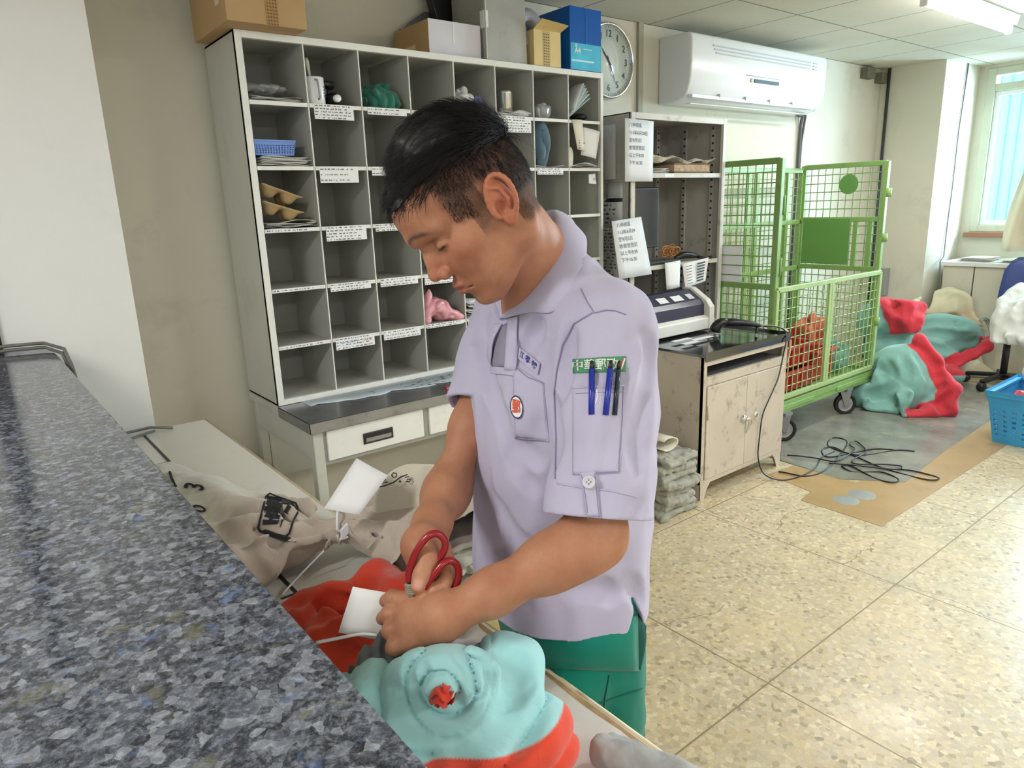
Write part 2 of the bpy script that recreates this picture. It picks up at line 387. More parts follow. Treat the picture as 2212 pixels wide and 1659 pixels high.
def terrazzo():
    mt, t = newmat('terrazzo'); b = t.b
    g = t.n.new('ShaderNodeNewGeometry'); P = g.outputs['Position']
    vo = t.add('ShaderNodeTexVoronoi', Scale=62.0); vo.inputs['Randomness'].default_value = 1; t.link(P, vo.inputs['Vector'])
    sep = t.n.new('ShaderNodeSeparateColor'); t.link(vo.outputs['Color'], sep.inputs[0])
    chips = t.ramp(sep.outputs[0], [(0.0, lin('a0957f')), (0.15, lin('c4b698')), (0.4, lin('d8cfba')), (0.62, lin('bfb6a6')), (0.8, lin('d6c7a4')), (1.0, lin('e6dec9'))])
    ve = t.add('ShaderNodeTexVoronoi', Scale=62.0); ve.feature = 'DISTANCE_TO_EDGE'; t.link(P, ve.inputs['Vector'])
    ed = t.ramp(ve.outputs['Distance'], [(0.02, (1, 1, 1)), (0.09, (0, 0, 0))]); c = t.mix(t.mix(0.5, (0, 0, 0, 1), ed), chips, lin('cdbd98'))
    fine = t.ramp(t.noise(P, 160, 4, 0.7), [(0.3, lin('93856c')), (0.48, lin('ddd2b8'))]); c = t.mix(0.45, c, fine, 'MULTIPLY')
    bl = t.ramp(t.noise(P, 2.3, 6, 0.7), [(0.45, (0, 0, 0)), (0.72, (0.5, 0.5, 0.5))]); c = t.mix(bl, c, lin('dcc79c'))
    bl2 = t.ramp(t.noise(P, 3.1, 5, 0.7), [(0.55, (0, 0, 0)), (0.75, (0.45, 0.45, 0.45))]); c = t.mix(bl2, c, lin('aaa79b'))
    sx = t.n.new('ShaderNodeSeparateXYZ'); t.link(P, sx.inputs[0])
    def line(sock, off, per, w):
        a = t.math('ADD', sock, -off+per*40); a = t.math('MODULO', a, per); a = t.math('SUBTRACT', a, per/2); a = t.math('ABSOLUTE', a); return t.math('GREATER_THAN', a, per/2-w)
    l1 = line(sx.outputs[0], 1.797, 0.897, 0.0028); l2 = line(sx.outputs[1], 1.028, 0.92, 0.0028)
    l = t.math('MAXIMUM', l1, l2); c = t.mix(l, c, lin('8a7a5c'))
    cr = t.add('ShaderNodeTexVoronoi', Scale=1.1); cr.feature = 'DISTANCE_TO_EDGE'
    wv = t.n.new('ShaderNodeVectorMath'); wv.operation = 'ADD'; sc = t.n.new('ShaderNodeVectorMath'); sc.operation = 'SCALE'; sc.inputs['Scale'].default_value = 0.25
    t.link(t.noise(P, 3, 5, 0.6, 'Color'), sc.inputs[0]); t.link(P, wv.inputs[0]); t.link(sc.outputs[0], wv.inputs[1]); t.link(wv.outputs[0], cr.inputs['Vector'])
    ck = t.math('LESS_THAN', cr.outputs['Distance'], 0.0022); ckm = t.math('MULTIPLY', ck, t.math('GREATER_THAN', t.noise(P, 1.2, 2), 0.53)); c = t.mix(ckm, c, lin('8d7f66'))
    t.link(c, b.inputs['Base Color'])
    r = t.ramp(t.noise(P, 4, 4), [(0.3, (0.27,)*3), (0.7, (0.42,)*3)]); t.link(r, b.inputs['Roughness']); b.inputs['Specular IOR Level'].default_value = 0.55
    return mt
M_FLOOR = terrazzo()

# ================================================================ room shell
CEIL = 2.53; YB = 3.09
struct('floor', MB().box(-3, 7.5, -3.2, 3.3, -0.1, 0), M_FLOOR)
def ceil_mat():
    mt, t = newmat('ceiling_board'); g = t.n.new('ShaderNodeNewGeometry'); P = g.outputs['Position']
    sx = t.n.new('ShaderNodeSeparateXYZ'); t.link(P, sx.inputs[0])
    c = t.ramp(t.noise(P, 1.4, 4), [(0.3, lin('cfccba')), (0.7, lin('d6d4c6'))])
    f = t.ramp(t.noise(P, 90, 3), [(0.3, (0.94,)*3), (0.6, (1, 1, 1))]); c = t.mix(1.0, c, f, 'MULTIPLY')
    def line(sock, off, per, w):
        a = t.math('ADD', sock, -off+per*40); a = t.math('MODULO', a, per); a = t.math('SUBTRACT', a, per/2); a = t.math('ABSOLUTE', a); return t.math('GREATER_THAN', a, per/2-w)
    l = t.math('MAXIMUM', line(sx.outputs[0], 3.552, 0.612, 0.006), line(sx.outputs[1], 2.47, 0.612, 0.006))
    c = t.mix(l, c, lin('8b887a')); t.link(c, t.b.inputs['Base Color']); t.b.inputs['Roughness'].default_value = 0.8
    return mt
struct('ceiling', MB().box(-3, 7.5, -3.2, 3.3, CEIL, CEIL+0.1), ceil_mat())
struct('wall_back', MB().box(-3, 7.5, YB, YB+0.12, 0, CEIL), M_WALL)
struct('wall_left', MB().box(-3.1, -2.9, -3.2, YB, 0, CEIL), M_WALL2)
struct('wall_front', MB().box(-3, 7.5, -3.3, -3.15, 0, CEIL), M_WALL2)
struct('wall_pillar_left', MB().box(-2.9, 0.485, 2.76, YB, 0, CEIL), M_WALL2)
struct('wall_pillar_right', MB().box(6.60, 7.34, 2.58, YB, 0, CEIL), M_WALL)
# window wall on the right: x = 7.3, with one big window opening
wx0, wx1 = 7.30, 7.42; wy0, wy1, wz0, wz1 = 0.55, 2.51, 1.13, 2.50
struct('wall_right', MB().box(wx0, wx1, -3.2, wy0, 0, CEIL).box(wx0, wx1, wy1, 2.62, 0, CEIL).box(wx0, wx1, wy0, wy1, 0, wz0).box(wx0, wx1, wy0, wy1, wz1, CEIL), M_WALL)
M_FRAME = mat('window_frame_paint', 'c9cbb8', rough=0.5, var=0.05, dirt='8c8970', dirt_amt=0.4)
M_GLASS, _t = newmat('window_glass'); _ms = _t.add('ShaderNodeMixShader'); _ms.inputs[0].default_value = .07; _tb = _t.add('ShaderNodeBsdfTransparent'); _tb.inputs[0].default_value = (.92, .98, 1, 1); _gl = _t.add('ShaderNodeBsdfGlossy'); _gl.inputs['Roughness'].default_value = .02
_t.link(_tb.outputs[0], _ms.inputs[1]); _t.link(_gl.outputs[0], _ms.inputs[2]); _t.link(_ms.outputs[0], _t.n['Material Output'].inputs[0])
wmb = MB()
for y in (wy0, wy1-0.07): wmb.box(7.29, 7.40, y, y+0.07, wz0, wz1)
for z in (wz0, 2.31, wz1-0.06): wmb.box(7.29, 7.40, wy0+.07, wy1-.07, z, z+0.06)
wmb.box(7.29, 7.40, 1.45, 1.51, wz0+.06, 2.31)
win = struct('window_1', wmb, M_FRAME, bevel=0.004)
sash = MB()
for a, b in ((0.62, 1.45), (1.51, wy1-0.07)):
    for y in (a, b-0.035): sash.box(7.31, 7.35, y, y+0.035, wz0+0.06, 2.31)
    for z in (wz0+0.06, 2.275): sash.box(7.31, 7.35, a+.035, b-.035, z, z+0.035)
sash.build('window_sash', mat('sash_white', 'dfe9ea', rough=0.4), win, bevel=0.003)
MB().box(7.328, 7.332, wy0+0.03, wy1-0.03, wz0+0.03, wz1-0.03).build('glass_pane', M_GLASS, win)
MB().box(7.22, 7.30, wy0-0.05, wy1+0.02, 1.085, 1.125).build('sill_board', mat('brown_sill', '9a6a50', rough=0.6), win, bevel=0.004)
struct('trim_1', MB().box(0.03, 0.085, 2.745, 2.80, 0, CEIL), M_BLACK)       # dark upright at the far end of the counter
struct('trim_2', MB().box(3.457, 3.498, 3.07, 3.095, 0, CEIL), mat('groove_grey', 'a9a795', rough=0.7))
struct('trim_3', MB().tube([(6.585, 3.02, CEIL), (6.585, 3.02, 0)], 0.013, 8), M_DGREY)
# boxed-in ledge below the window
lg = struct('wall_ledge_right', MB().box(6.80, 7.30, -1.2, 2.50, 0, 0.865), wall_mat('ledge_paint', 'cfcbb9'), bevel=0.003)
MB().box(6.775, 7.30, -1.2, 2.52, 0.865, 0.90).build('ledge_top', M_EDGE, lg, bevel=0.004)
MB().box(6.797, 6.801, 2.255, 2.262, 0.0, 0.865).build('panel_seam', M_DGREY, lg)

# outside the window
M_CORR, _t = newmat('corrugated_sheet'); v = _t.coord((1, 1, 1)); sx = _t.n.new('ShaderNodeSeparateXYZ'); _t.link(v, sx.inputs[0])
w = _t.math('ABSOLUTE', _t.math('SINE', _t.math('MULTIPLY', sx.outputs[1], 28.0))); _t.link(_t.ramp(w, [(0.0, lin('5fa9b8')), (0.25, lin('a9dfe6')), (1.0, lin('b9ebef'))]), _t.b.inputs['Base Color'])
bld = MB().box(9.6, 9.7, 2.72, 4.5, -1, 4.6); tag(bld.build('corrugated_screen', M_CORR), 'pale blue corrugated sheet screen seen through the window', 'screen', kind='structure')
b2 = MB().box(13, 19, 1.0, 3.95, -1, 1.62); b2o = tag(b2.build('far_building', mat('far_plaster', 'd6e6ee', rough=0.8, var=0.03, dirt='8ea6b8', dirt_amt=0.5, dirt_scale=1.5)), 'pale low building outside the window', 'building')
MB().box(12.7, 19, 0.9, 4.05, 1.62, 1.76).build('roof_edge', mat('far_roof', '9fb2cf', rough=0.7), b2o)
MB().box(12.93, 13.02, 3.62, 3.86, 0.75, 1.35).build('shutter', mat('far_shutter', '7fa9c0'), b2o)
M_TILE, _t = newmat('far_tiles'); br = _t.add('ShaderNodeTexBrick', Scale=1.0, Mortar__Size=0.012, Brick__Width=0.22, Row__Height=0.09); _t.link(_t.coord((1, 1, 1), (0, PI/2, 0)), br.inputs['Vector'])
br.inputs['Color1'].default_value = lin('ece7d2'); br.inputs['Color2'].default_value = lin('e2dcc5'); br.inputs['Mortar'].default_value = lin('a9a890'); _t.link(br.outputs['Color'], _t.b.inputs['Base Color'])
tag(MB().box(11.0, 11.2, 1.2, 3.15, -1, 1.02).build('tiled_wall', M_TILE), 'low cream tiled wall outside the window', 'wall', kind='structure')
random.seed(4); tb = MB()
for k in range(260):
    a = random.uniform(0, 2*PI); r = random.uniform(0.1, 1.5); c = Vector((20+random.uniform(-.6, .6), 4.8+r*math.cos(a), 1.9+0.45*r*abs(math.sin(a)))); s_ = random.uniform(0.06, 0.16)
    tb.lathe([(0, -s_), (s_*.9, -s_*.3), (s_*.7, s_*.5), (0, s_)], c, (random.random()-.5, random.random()-.5, 1), 6)
tb.lathe([(0.12, -2.5), (0.08, 0.2)], (20, 4.8, 1.9), n=8)
tag(tb.build('tree', mat('far_leaves', '8fae86', rough=0.8, var=0.3, vscale=3)), 'leafy green tree crown far beyond the window', 'tree')
tag(MB().box(8, 40, -12, 14, -1.1, -1.0).build('yard_ground', mat('yard', 'b9bcb6', rough=0.9)), kind='structure')

# ================================================================ granite counter
ct = thing('service_counter', 'speckled blue-grey granite counter along the left foreground', 'counter', (-0.15, 1.0, 0))
MB().box(-0.50, 0.17, -1.2, 2.72, 0, 1.078).build('base', mat('counter_base', 'b9b6ae', rough=0.5), ct)
MB().box(-0.55, 0.21, -1.2, 2.735, 1.078, 1.10).build('granite_top', M_GRAN, ct, bevel=0.0025)
cb = MB()
for k, (dz, dr) in enumerate(((0.0, 0.0), (0.013, 0.006))):
    cb.tube([(-0.5, 2.66+dr, 1.109+dz), (-0.1, 2.68+dr, 1.111+dz), (0.1, 2.69+dr, 1.112+dz), (0.19, 2.66+dr, 1.112+dz), (0.225+dr, 2.55, 1.103+dz), (0.222+dr, 2.40, 1.075+dz), (0.224+dr, 2.30, 1.0), (0.224+dr, 2.30, 0.80)], 0.0055, 8)
tag(cb.build('counter_cable', mat('grey_cable', '6d6d6a', rough=0.5)), 'grey cable running over the far end of the granite counter', 'cable')
cb = MB().tube([(0.23, 2.52, 0.757), (0.28, 2.62, 0.765), (0.36, 2.69, 0.772), (0.46, 2.71, 0.770), (0.53, 2.69, 0.757)], 0.005, 8).tube([(0.23, 2.50, 0.757), (0.29, 2.58, 0.757), (0.38, 2.66, 0.757), (0.47, 2.70, 0.757)], 0.005, 8)
tag(cb.build('table_cable', MATS['grey_cable']), 'grey cable looping on the white table in front of the white pillar', 'cable')

# ================================================================ white work table
wt = thing('work_table', 'long white laminate work table between granite counter and worker', 'table', (0.44, 1.3, 0))
MB().box(0.20, 0.655, 0.05, 2.745, 0.722, 0.75).build('table_top', M_TABLE, wt, bevel=0.002)
MB().tube([(0.6575, 0.05, 0.746), (0.6575, 2.745, 0.746)], 0.0055, 8).build('edge_strip', mat('yellowed_edge', 'd8cbaa', rough=0.4, dirt='86683c', dirt_amt=0.8, dirt_scale=14), wt)
MB().box(0.22, 0.63, 2.60, 2.63, 0, 0.722).build('end_panel', M_TABLE, wt); MB().box(0.22, 0.63, 0.12, 0.15, 0, 0.722).build('end_panel', M_TABLE, wt)
MB().box(0.225, 0.25, 0.15, 2.60, 0.25, 0.722).build('modesty_panel', M_TABLE, wt)
MB().box(0.428, 0.437, 2.33, 2.70, 0.7495, 0.7512).build('cable_slot', M_DGREY, wt); MB().box(0.428, 0.436, 1.284, 1.43, 0.7495, 0.7512).box(0.40, 0.428, 1.284, 1.291, 0.7495, 0.7512).build('cable_slot', M_DGREY, wt)
MB().box(0.205, 0.428, 2.33, 2.334, 0.7498, 0.7508).build('cover_seam', mat('seam', 'a8a59c'), wt)
# brownish water stain that has its own shape along the table edge
st = MB(); random.seed(5); prev = None
P = [[(0.652, y, 0.7503), (0.652-(0.002+0.008*abs(vnoise(np.array([[y*9, 2, 0]]))[0])+(0.004 if y < 0.95 else 0)), y, 0.7503)] for y in np.linspace(0.07, 1.3, 90)]
st.sheet(P); st.build('edge_stain', mat('stain', 'b09468', rough=0.6, var=0.3, vscale=30), wt)

# ================================================================ sorting desk with drawers
dk = thing('drawer_desk', 'grey metal drawer desk with steel top carrying the pigeonhole rack', 'desk', (1.85, 2.72, 0))
MB().box(0.925, 2.775, 2.39, 3.06, 0.716, 0.75).build('desk_top', M_GREY, dk, bevel=0.003)
MB().box(0.919, 2.777, 2.380, 2.694, 0.7505, 0.7535).box(0.919, 2.777, 2.380, 2.3835, 0.712, 0.7535).box(0.919, 0.9225, 2.380, 2.694, 0.712, 0.7535).build('steel_cover', M_STEEL, dk, bevel=0.0008)
for x in (0.94, 2.73):
    for y in (2.40, 3.00): MB().box(x-0.005, x+0.035, y, y+0.04, 0, 0.716).build('leg', M_GREY, dk, bevel=0.003)
MB().box(0.937, 0.95, 2.43, 3.01, 0.60, 0.716).box(2.77, 2.778, 2.43, 3.01, 0.60, 0.716).box(0.97, 2.74, 3.0, 3.02, 0.35, 0.716).build('apron', M_GREY, dk)
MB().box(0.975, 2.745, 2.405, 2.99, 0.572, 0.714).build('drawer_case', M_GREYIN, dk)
for x in (0.988, 1.436, 1.884, 2.332):
    dr = MB().box(x, x+0.42, 2.396, 2.412, 0.588, 0.706).build('drawer', M_EDGE, dk, bevel=0.003)
    hb = MB().box(x+0.145, x+0.275, 2.391, 2.397, 0.619, 0.664); hb.build('pull_frame', M_BLACK, dr, bevel=0.003)
    MB().box(x+0.155, x+0.265, 2.3895, 2.3915, 0.627, 0.643).build('pull_lip', M_STEEL, dr)

# ================================================================ pigeonhole rack
RX0, RX1, RY0, RY1, RZ0, RZ1 = 0.927, 2.772, 2.70, 3.05, 0.754, 2.136
rk = thing('pigeonhole_rack', 'grey metal pigeonhole rack of eight columns and six rows on the desk', 'rack', (1.85, 2.87, RZ0))
XS = [0.952+k*0.2253 for k in range(9)]; XS[8] = 2.754
ZS = [0.776, 0.990, 1.215, 1.443, 1.673, 1.903, 2.111]
MB().box(RX0, RX0+0.006, RY0+.003, RY1, RZ0, RZ1).box(RX1-0.006, RX1, RY0+.003, RY1, RZ0, RZ1).box(RX0, RX1, RY0+.003, RY1, RZ1-0.006, RZ1).box(RX0, RX1, RY0+.003, RY1, RZ0, RZ0+0.006).build('carcass', M_GREY, rk)
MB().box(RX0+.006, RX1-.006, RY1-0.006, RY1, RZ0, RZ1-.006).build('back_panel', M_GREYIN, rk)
MB().box(RX0, XS[0], RY0, RY0+0.02, RZ0, RZ1).box(XS[8], RX1, RY0, RY0+0.02, RZ0, RZ1).box(XS[0], XS[8], RY0, RY0+0.02, ZS[6], RZ1).box(XS[0], XS[8], RY0, RY0+0.02, RZ0, ZS[0]).build('front_frame', M_EDGE, rk, bevel=0.0015)
MB().box(RX0+.006, RX1-.006, RY0+0.02, RY1-.006, ZS[0]-0.004, ZS[0]-.001).build('bottom_board', M_GREY, rk)
M_SHELF = mat('shelf_grey', 'b9b9b2', rough=0.4, var=0.03)
for z in ZS[1:6]:
    sh = MB().box(XS[0], XS[8], RY0+0.004, RY1-.006, z-0.003, z).build('shelf', M_SHELF, rk)
    lip = MB()
    for c in range(8): lip.box(XS[c]+0.002+(0.0 if c == 0 else 0.003), XS[c+1]-0.004, RY0+0.001, RY0+0.005, z-0.0135, z+0.001)
    lip.build('shelf_lip', M_EDGE, sh)
for x in XS[1:8]:
    dv = MB().box(x-0.001, x+0.001, RY0+0.006, RY1-.006, ZS[0]-.003, ZS[6]+.01).build('divider', M_SHELF, rk)
    MB().box(x-0.0022, x+0.0022, RY0, RY0+0.006, ZS[0]-.001, ZS[6]+.001).build('divider_edge', M_EDGE, dv)

random.seed(11)
def print_rows(mb, o, xd, yd, w, h, rows, mi=0, ch=0.0048, colour=None, gap=0.25):
    """rows of tiny printed characters too small to read in the photo"""
    o = Vector(o); xd = Vector(xd); yd = Vector(yd); n = xd.cross(yd); rh = h/rows
    for r in range(rows):
        x = 0.003; yy = h-(r+0.5)*rh; end = w*random.uniform(0.75, 0.97)
        while x < end:
            L = random.randint(1, 4)*ch*0.8
            if x+L > w-0.002: break
            hh = min(rh*0.55, ch)/2; p = o+xd*x+yd*(yy-hh)+n*0.0006
            # a word = small separate strokes
            k = 0
            while k < L-ch*0.3:
                a = p+xd*k; s = ch*random.uniform(0.45, 0.62); t = random.uniform(0.55, 1.0)*2*hh
                mb.add([a, a+xd*s, a+xd*s+yd*t, a+yd*t], [(0, 1, 2, 3)], colour if colour is not None else mi); k += ch*0.75
            x += L+ch*random.choice((0.8, 1.0, 2.2))
def rack_label(col, row, w, h, dx=0.03, rows=4, drop=0.0, red=False, blue=False):
    """row = shelf index from the top (1..5); the card hangs on the shelf's lip"""
    z = ZS[6-row]+0.001-drop; x = XS[col-1]+dx; y = RY0-0.0006
    lb = MB().box(x, x+w, y-0.0005, y, z-h, z).build('shelf_label', M_PAPER, rk)
    pr = MB(); print_rows(pr, (x, y-0.0005, z-h), (1, 0, 0), (0, 0, 1), w, h, rows)
    if red: print_rows(pr, (x+w*0.7, y-0.0007, z-h), (1, 0, 0), (0, 0, 1), w*0.28, h*0.7, max(rows-2, 1), colour=1)
    if blue: print_rows(pr, (x+w*0.12, y-0.0007, z-h*0.6), (1, 0, 0), (0, 0, 1), w*0.5, h*0.3, 1, colour=2)
    pr.build('print', [M_INK, M_INKR, M_INKB], lb)
for (c, r, w, h, dx, rows, kw) in [
    (1, 3, 0.19, 0.013, 0.006, 1, {}), (1, 4, 0.19, 0.013, 0.006, 1, {}), (1, 5, 0.19, 0.013, 0.006, 1, {}),
    (2, 1, 0.165, 0.055, 0.02, 5, {}), (2, 2, 0.165, 0.062, 0.018, 3, {}), (2, 3, 0.178, 0.058, 0.02, 5, {}), (2, 4, 0.182, 0.032, 0.016, 3, {}), (2, 5, 0.178, 0.050, 0.016, 4, dict(red=True, blue=True)),
    (3, 1, 0.18, 0.028, 0.022, 2, {}), (3, 2, 0.18, 0.035, 0.02, 2, {}), (3, 3, 0.19, 0.030, 0.016, 3, {}), (3, 4, 0.185, 0.034, 0.018, 3, {}), (3, 5, 0.185, 0.040, 0.014, 3, {}),
    (4, 1, 0.18, 0.030, 0.02, 2, {}), (4, 4, 0.185, 0.046, 0.012, 4, {}), (4, 5, 0.20, 0.018, 0.010, 2, {}),
    (5, 1, 0.18, 0.03, 0.02, 2, {}), (6, 1, 0.165, 0.072, 0.04, 6, {}), (6, 2, 0.15, 0.02, 0.04, 2, {}), (7, 2, 0.17, 0.032, 0.012, 3, {}), (5, 5, 0.19, 0.03, 0.01, 3, {})]:
    rack_label(c, r, w, h, dx, rows, **kw)

# ================================================================ tall open shelf unit
tx0, tx1, ty0, ty1, tz1 = 2.90, 3.728, 2.62, 3.06, 1.95
ts = thing('open_shelf_unit', 'tall worn grey metal shelf unit right of the pigeonhole rack', 'shelf unit', (3.31, 2.84, 0))
M_TS = mat('worn_grey_enamel', 'b3b0a8', rough=0.45, var=0.05, dirt='6d685e', dirt_amt=0.6, dirt_scale=9)
MB().box(tx0, tx0+.004, ty0+.01, ty1, 0, tz1).box(tx1-.004, tx1, ty0+.01, ty1, 0, tz1).box(tx0, tx1, ty0+.01, ty1, tz1-.005, tz1).build('carcass', M_TS, ts)
MB().box(tx0+.004, tx1-.004, ty1-.006, ty1, 0, tz1-.005).build('back_panel', mat('shelf_back', '8c8883', rough=0.5, var=0.06), ts)
MB().box(tx0, tx0+.032, ty0, ty0+.02, 0, tz1).box(tx1-.032, tx1, ty0, ty0+.02, 0, tz1).box(tx0+.032, tx1-.032, ty0, ty0+.02, tz1-.032, tz1).build('front_frame', mat('worn_white_enamel', 'c9c6bc', rough=0.4, var=0.03, dirt='857c6c', dirt_amt=0.7, dirt_scale=12), ts, bevel=0.002)
for x, y, w in ((tx0+.12, ty1-.03, 1), (tx1-.14, ty1-.03, 1), (tx1-.012, ty1-.16, 0), (tx1-.012, ty0+.07, 0)):
    p = MB().box(x, x+.028, y, y+.02, 0.8, tz1-.03) if w else MB().box(x-.006, x+.006, y, y+.028, 0.8, tz1-.03)
    hl = p
    for k in range(26):
        z = 0.85+k*0.042
        hl.box(x+.007, x+.021, y-.0006, y, z, z+.011, 1) if w else hl.box(x-.0066, x-.006, y+.007, y+.021, z, z+.011, 1)
    hl.build('slotted_upright', [mat('upright_grey', 'aeaca4', rough=0.45, dirt='6d685e', dirt_amt=0.4), M_BLACK], ts)
for z in (1.645, 1.145, 0.775):
    sh = MB().box(tx0+.034, tx1-.012, ty0+.012, ty1-.04, z-.004, z).build('shelf', M_TS, ts)
    MB().box(tx0+.034, tx1-.034, ty0+.008, ty0+.013, z-.024, z).build('shelf_lip', MATS['worn_white_enamel'], sh)
MB().box(tx0+.28, tx0+.36, ty0+.007, ty0+.0078, 1.625, 1.642).build('shelf_sticker', M_PAPER, ts)

# ================================================================ low cabinet
cx0, cx1, cy0, cy1 = 2.785, 3.53, 2.035, 2.585
cb = thing('low_cabinet', 'worn beige metal cabinet with two doors and steel top', 'cabinet', (3.16, 2.31, 0))
MB().box(cx0, cx0+.004, cy0, cy1, 0.082, 0.752).box(cx1-.004, cx1, cy0, cy1, 0.082, 0.752).box(cx0, cx1, cy1-.004, cy1, 0.082, .752).box(cx0+.004, cx1-.004, cy0+.004, cy1-.004, 0.082, 0.60).build('carcass', M_CAB, cb)
MB().box(cx0, cx0+.026, cy0-.001, cy0+.02, 0.082, .752).box(cx1-.026, cx1, cy0-.001, cy0+.02, 0.082, .752).box(cx0+.026, cx1-.026, cy0-.001, cy0+.02, 0.704, .752).box(cx0+.026, cx1-.026, cy0-.001, cy0+.02, .082, .106).box(cx0+.026, cx1-.026, cy0-.001, cy0+.02, .602, .648).build('front_frame', M_CAB, cb, bevel=0.002)
MB().box(cx0+.026, cx1-.026, cy0+.02, cy1-.01, .644, .648).build('inner_shelf', M_STEEL, cb)
MB().box(cx0-.006, cx1+.008, cy0-.012, cy1+.01, .752, .765).box(cx0-.006, cx1+.008, cy0-.014, cy0-.010, .732, .777).box(cx1+.005, cx1+.009, cy0-.012, cy1+.01, .74, .777).build('steel_top', mat('dark_steel', '6f7072', rough=0.1, metal=0.95, var=0.1, vscale=6, dirt='46423d', dirt_amt=0.5), cb, bevel=0.001)
xm = (cx0+cx1)/2-0.005
for i, (a, b) in enumerate(((cx0+.029, xm), (xm+.002, cx1-.029))):
    d = MB().box(a, b, cy0-.006, cy0+.002, .108, .598).build('door', M_CAB, cb, bevel=0.003)
    if i == 0:
        h = MB().lathe([(0, 0.022), (.016, .018), (.02, .006), (.02, 0)], (3.125, cy0-.006, .372), (0, -1, 0), 16)
        h.tube([(3.125, cy0-.022, .372), (3.148, cy0-.030, .368), (3.158, cy0-.030, .345), (3.150, cy0-.027, .315), (3.132, cy0-.024, .292)], [.008, .009, .008, .006, .0035], 8); h.build('handle', M_CHROME, d)
        MB().tube([(a+.004, cy0-.010, .50), (a+.004, cy0-.010, .43)], .005, 8).build('hinge', M_CAB, d)
    else:
        MB().lathe([(0, .008), (.012, .007), (.016, .002), (.016, 0)], (3.243, cy0-.006, .366), (0, -1, 0), 16).build('lock', M_CHROME, d)
for x, y, sx_, sy_ in ((cx0, cy0, 1, 1), (cx1, cy0, -1, 1), (cx0, cy1, 1, -1), (cx1, cy1, -1, -1)):
    f = MB(); f.prism([(x, y, .082), (x+sx_*.085, y, .082), (x+sx_*.06, y, .055), (x+sx_*.035, y, 0), (x, y, 0)], (0, sy_*.003, 0)); f.prism([(x, y, .082), (x, y+sy_*.085, .082), (x, y+sy_*.06, .055), (x, y+sy_*.035, 0), (x, y, 0)], (sx_*.003, 0, 0))
    f.build('foot', M_CAB, cb)

# ================================================================ air conditioner
ac = thing('air_conditioner', 'white wall-mounted split air conditioner high on the back wall', 'air conditioner', (4.45, 3.09, 2.08))
ax0, ax1 = 3.66, 5.215; prof = [(3.09, 2.463), (2.87, 2.463), (2.845, 2.455), (2.838, 2.42), (2.838, 2.30), (2.842, 2.22), (2.852, 2.17), (2.872, 2.125), (2.905, 2.098), (3.0, 2.083), (3.09, 2.083)]
MB().prism([(ax0, y, z) for y, z in prof], (ax1-ax0, 0, 0)).build('casing', M_WHITE, ac, bevel=0.012, seg=3, shade=True)
for k in range(3): MB().box(3.86+k*.015, 4.98, 2.832, 2.842, 2.398-k*.020, 2.405-k*.020).build('vent_slot', mat('vent_grey', 'b9c0c0', rough=0.4), ac)
for k in range(3): MB().box(5.02, 5.075, 2.832, 2.842, 2.398-k*.020, 2.405-k*.020).build('vent_slot', MATS['vent_grey'], ac)
MB().tube([(4.22, 2.836, 2.262), (4.40, 2.836, 2.262), (4.62, 2.836, 2.262)], 0.002, 6).build('panel_line', MATS['vent_grey'], ac)
MB().box(4.315, 4.60, 2.833, 2.84, 2.222, 2.246).build('display_window', mat('display_blue_grey', '4f6270', rough=0.2), ac, bevel=0.006)
MB().lathe([(0, .004), (.014, .003), (.014, 0)], (4.285, 2.838, 2.234), (0, -1, 0), 16).build('badge', mat('badge_cream', 'd8d6bb', rough=0.3), ac)
MB().box(3.70, 5.10, 2.856, 2.884, 2.100, 2.120).box(3.72, 5.08, 2.885, 2.93, 2.068, 2.073).build('louvre', M_WHITE, ac, bevel=0.002)
for x in (3.97, 4.25, 4.53, 4.81): MB().box(x, x+.01, 2.852, 2.87, 2.112, 2.135).build('louvre_clip', MATS['vent_grey'], ac)
pp = MB().tube([(5.30, 3.05, 2.11), (5.312, 3.07, 2.02), (5.318, 3.075, 1.6), (5.32, 3.075, 0.02)], 0.012, 8).tube([(5.34, 3.05, 2.11), (5.335, 3.07, 1.9), (5.33, 3.075, 1.0), (5.34, 3.075, 0.02)], 0.009, 8)
tag(pp.build('drain_pipe', mat('dark_pipe', '5b5a57', rough=0.6)), 'dark twin pipes dropping down the wall from the air conditioner', 'pipe', kind='structure')
MB().tube([(5.08, 2.99, 2.10), (5.2, 3.02, 2.085), (5.30, 3.05, 2.115), (5.34, 3.05, 2.115)], 0.016, 8).build('hose', MATS['dark_pipe'], ac)

# ================================================================ clock
kc = Vector((3.185, 3.06, 2.29)); kr = 0.205
ck = thing('wall_clock', 'round white wall clock with chrome rim, partly behind the blue box', 'clock', (kc.x, 3.09, kc.z-kr))
MB().lathe([(kr*.93, -.03), (kr, -.028), (kr+.004, -.005), (kr, .012), (kr-.008, .018), (kr-.016, .012), (kr-.018, 0)], kc, (0, -1, 0), 56).build('rim', M_CHROME, ck)
MB().lathe([(0, 0), (kr-.016, 0), (kr-.016, -.02)], kc, (0, -1, 0), 48).build('dial', mat('dial', 'd9e2da', rough=0.12, var=0.01, spec=0.8), ck)
nm = MB(); tk = MB()
for h in range(1, 13):
    a = h*PI/6; text_mb(nm, str(h), 0.052, kc+Vector((math.sin(a)*.145, -.0015, math.cos(a)*.145)), (1, 0, 0), (0, 0, 1), bold=0.0006)
for q in range(60):
    a = q*PI/30; d = Vector((math.sin(a), 0, math.cos(a))); tk.bar(kc+d*.176+Vector((0, -.001, 0)), kc+d*(.184 if q % 5 else .187)+Vector((0, -.001, 0)), .0015 if q % 5 else .003, .0006, up=(0, 1, 0))
nm.build('numerals', M_DGREY, ck); tk.build('minute_marks', M_DGREY, ck)
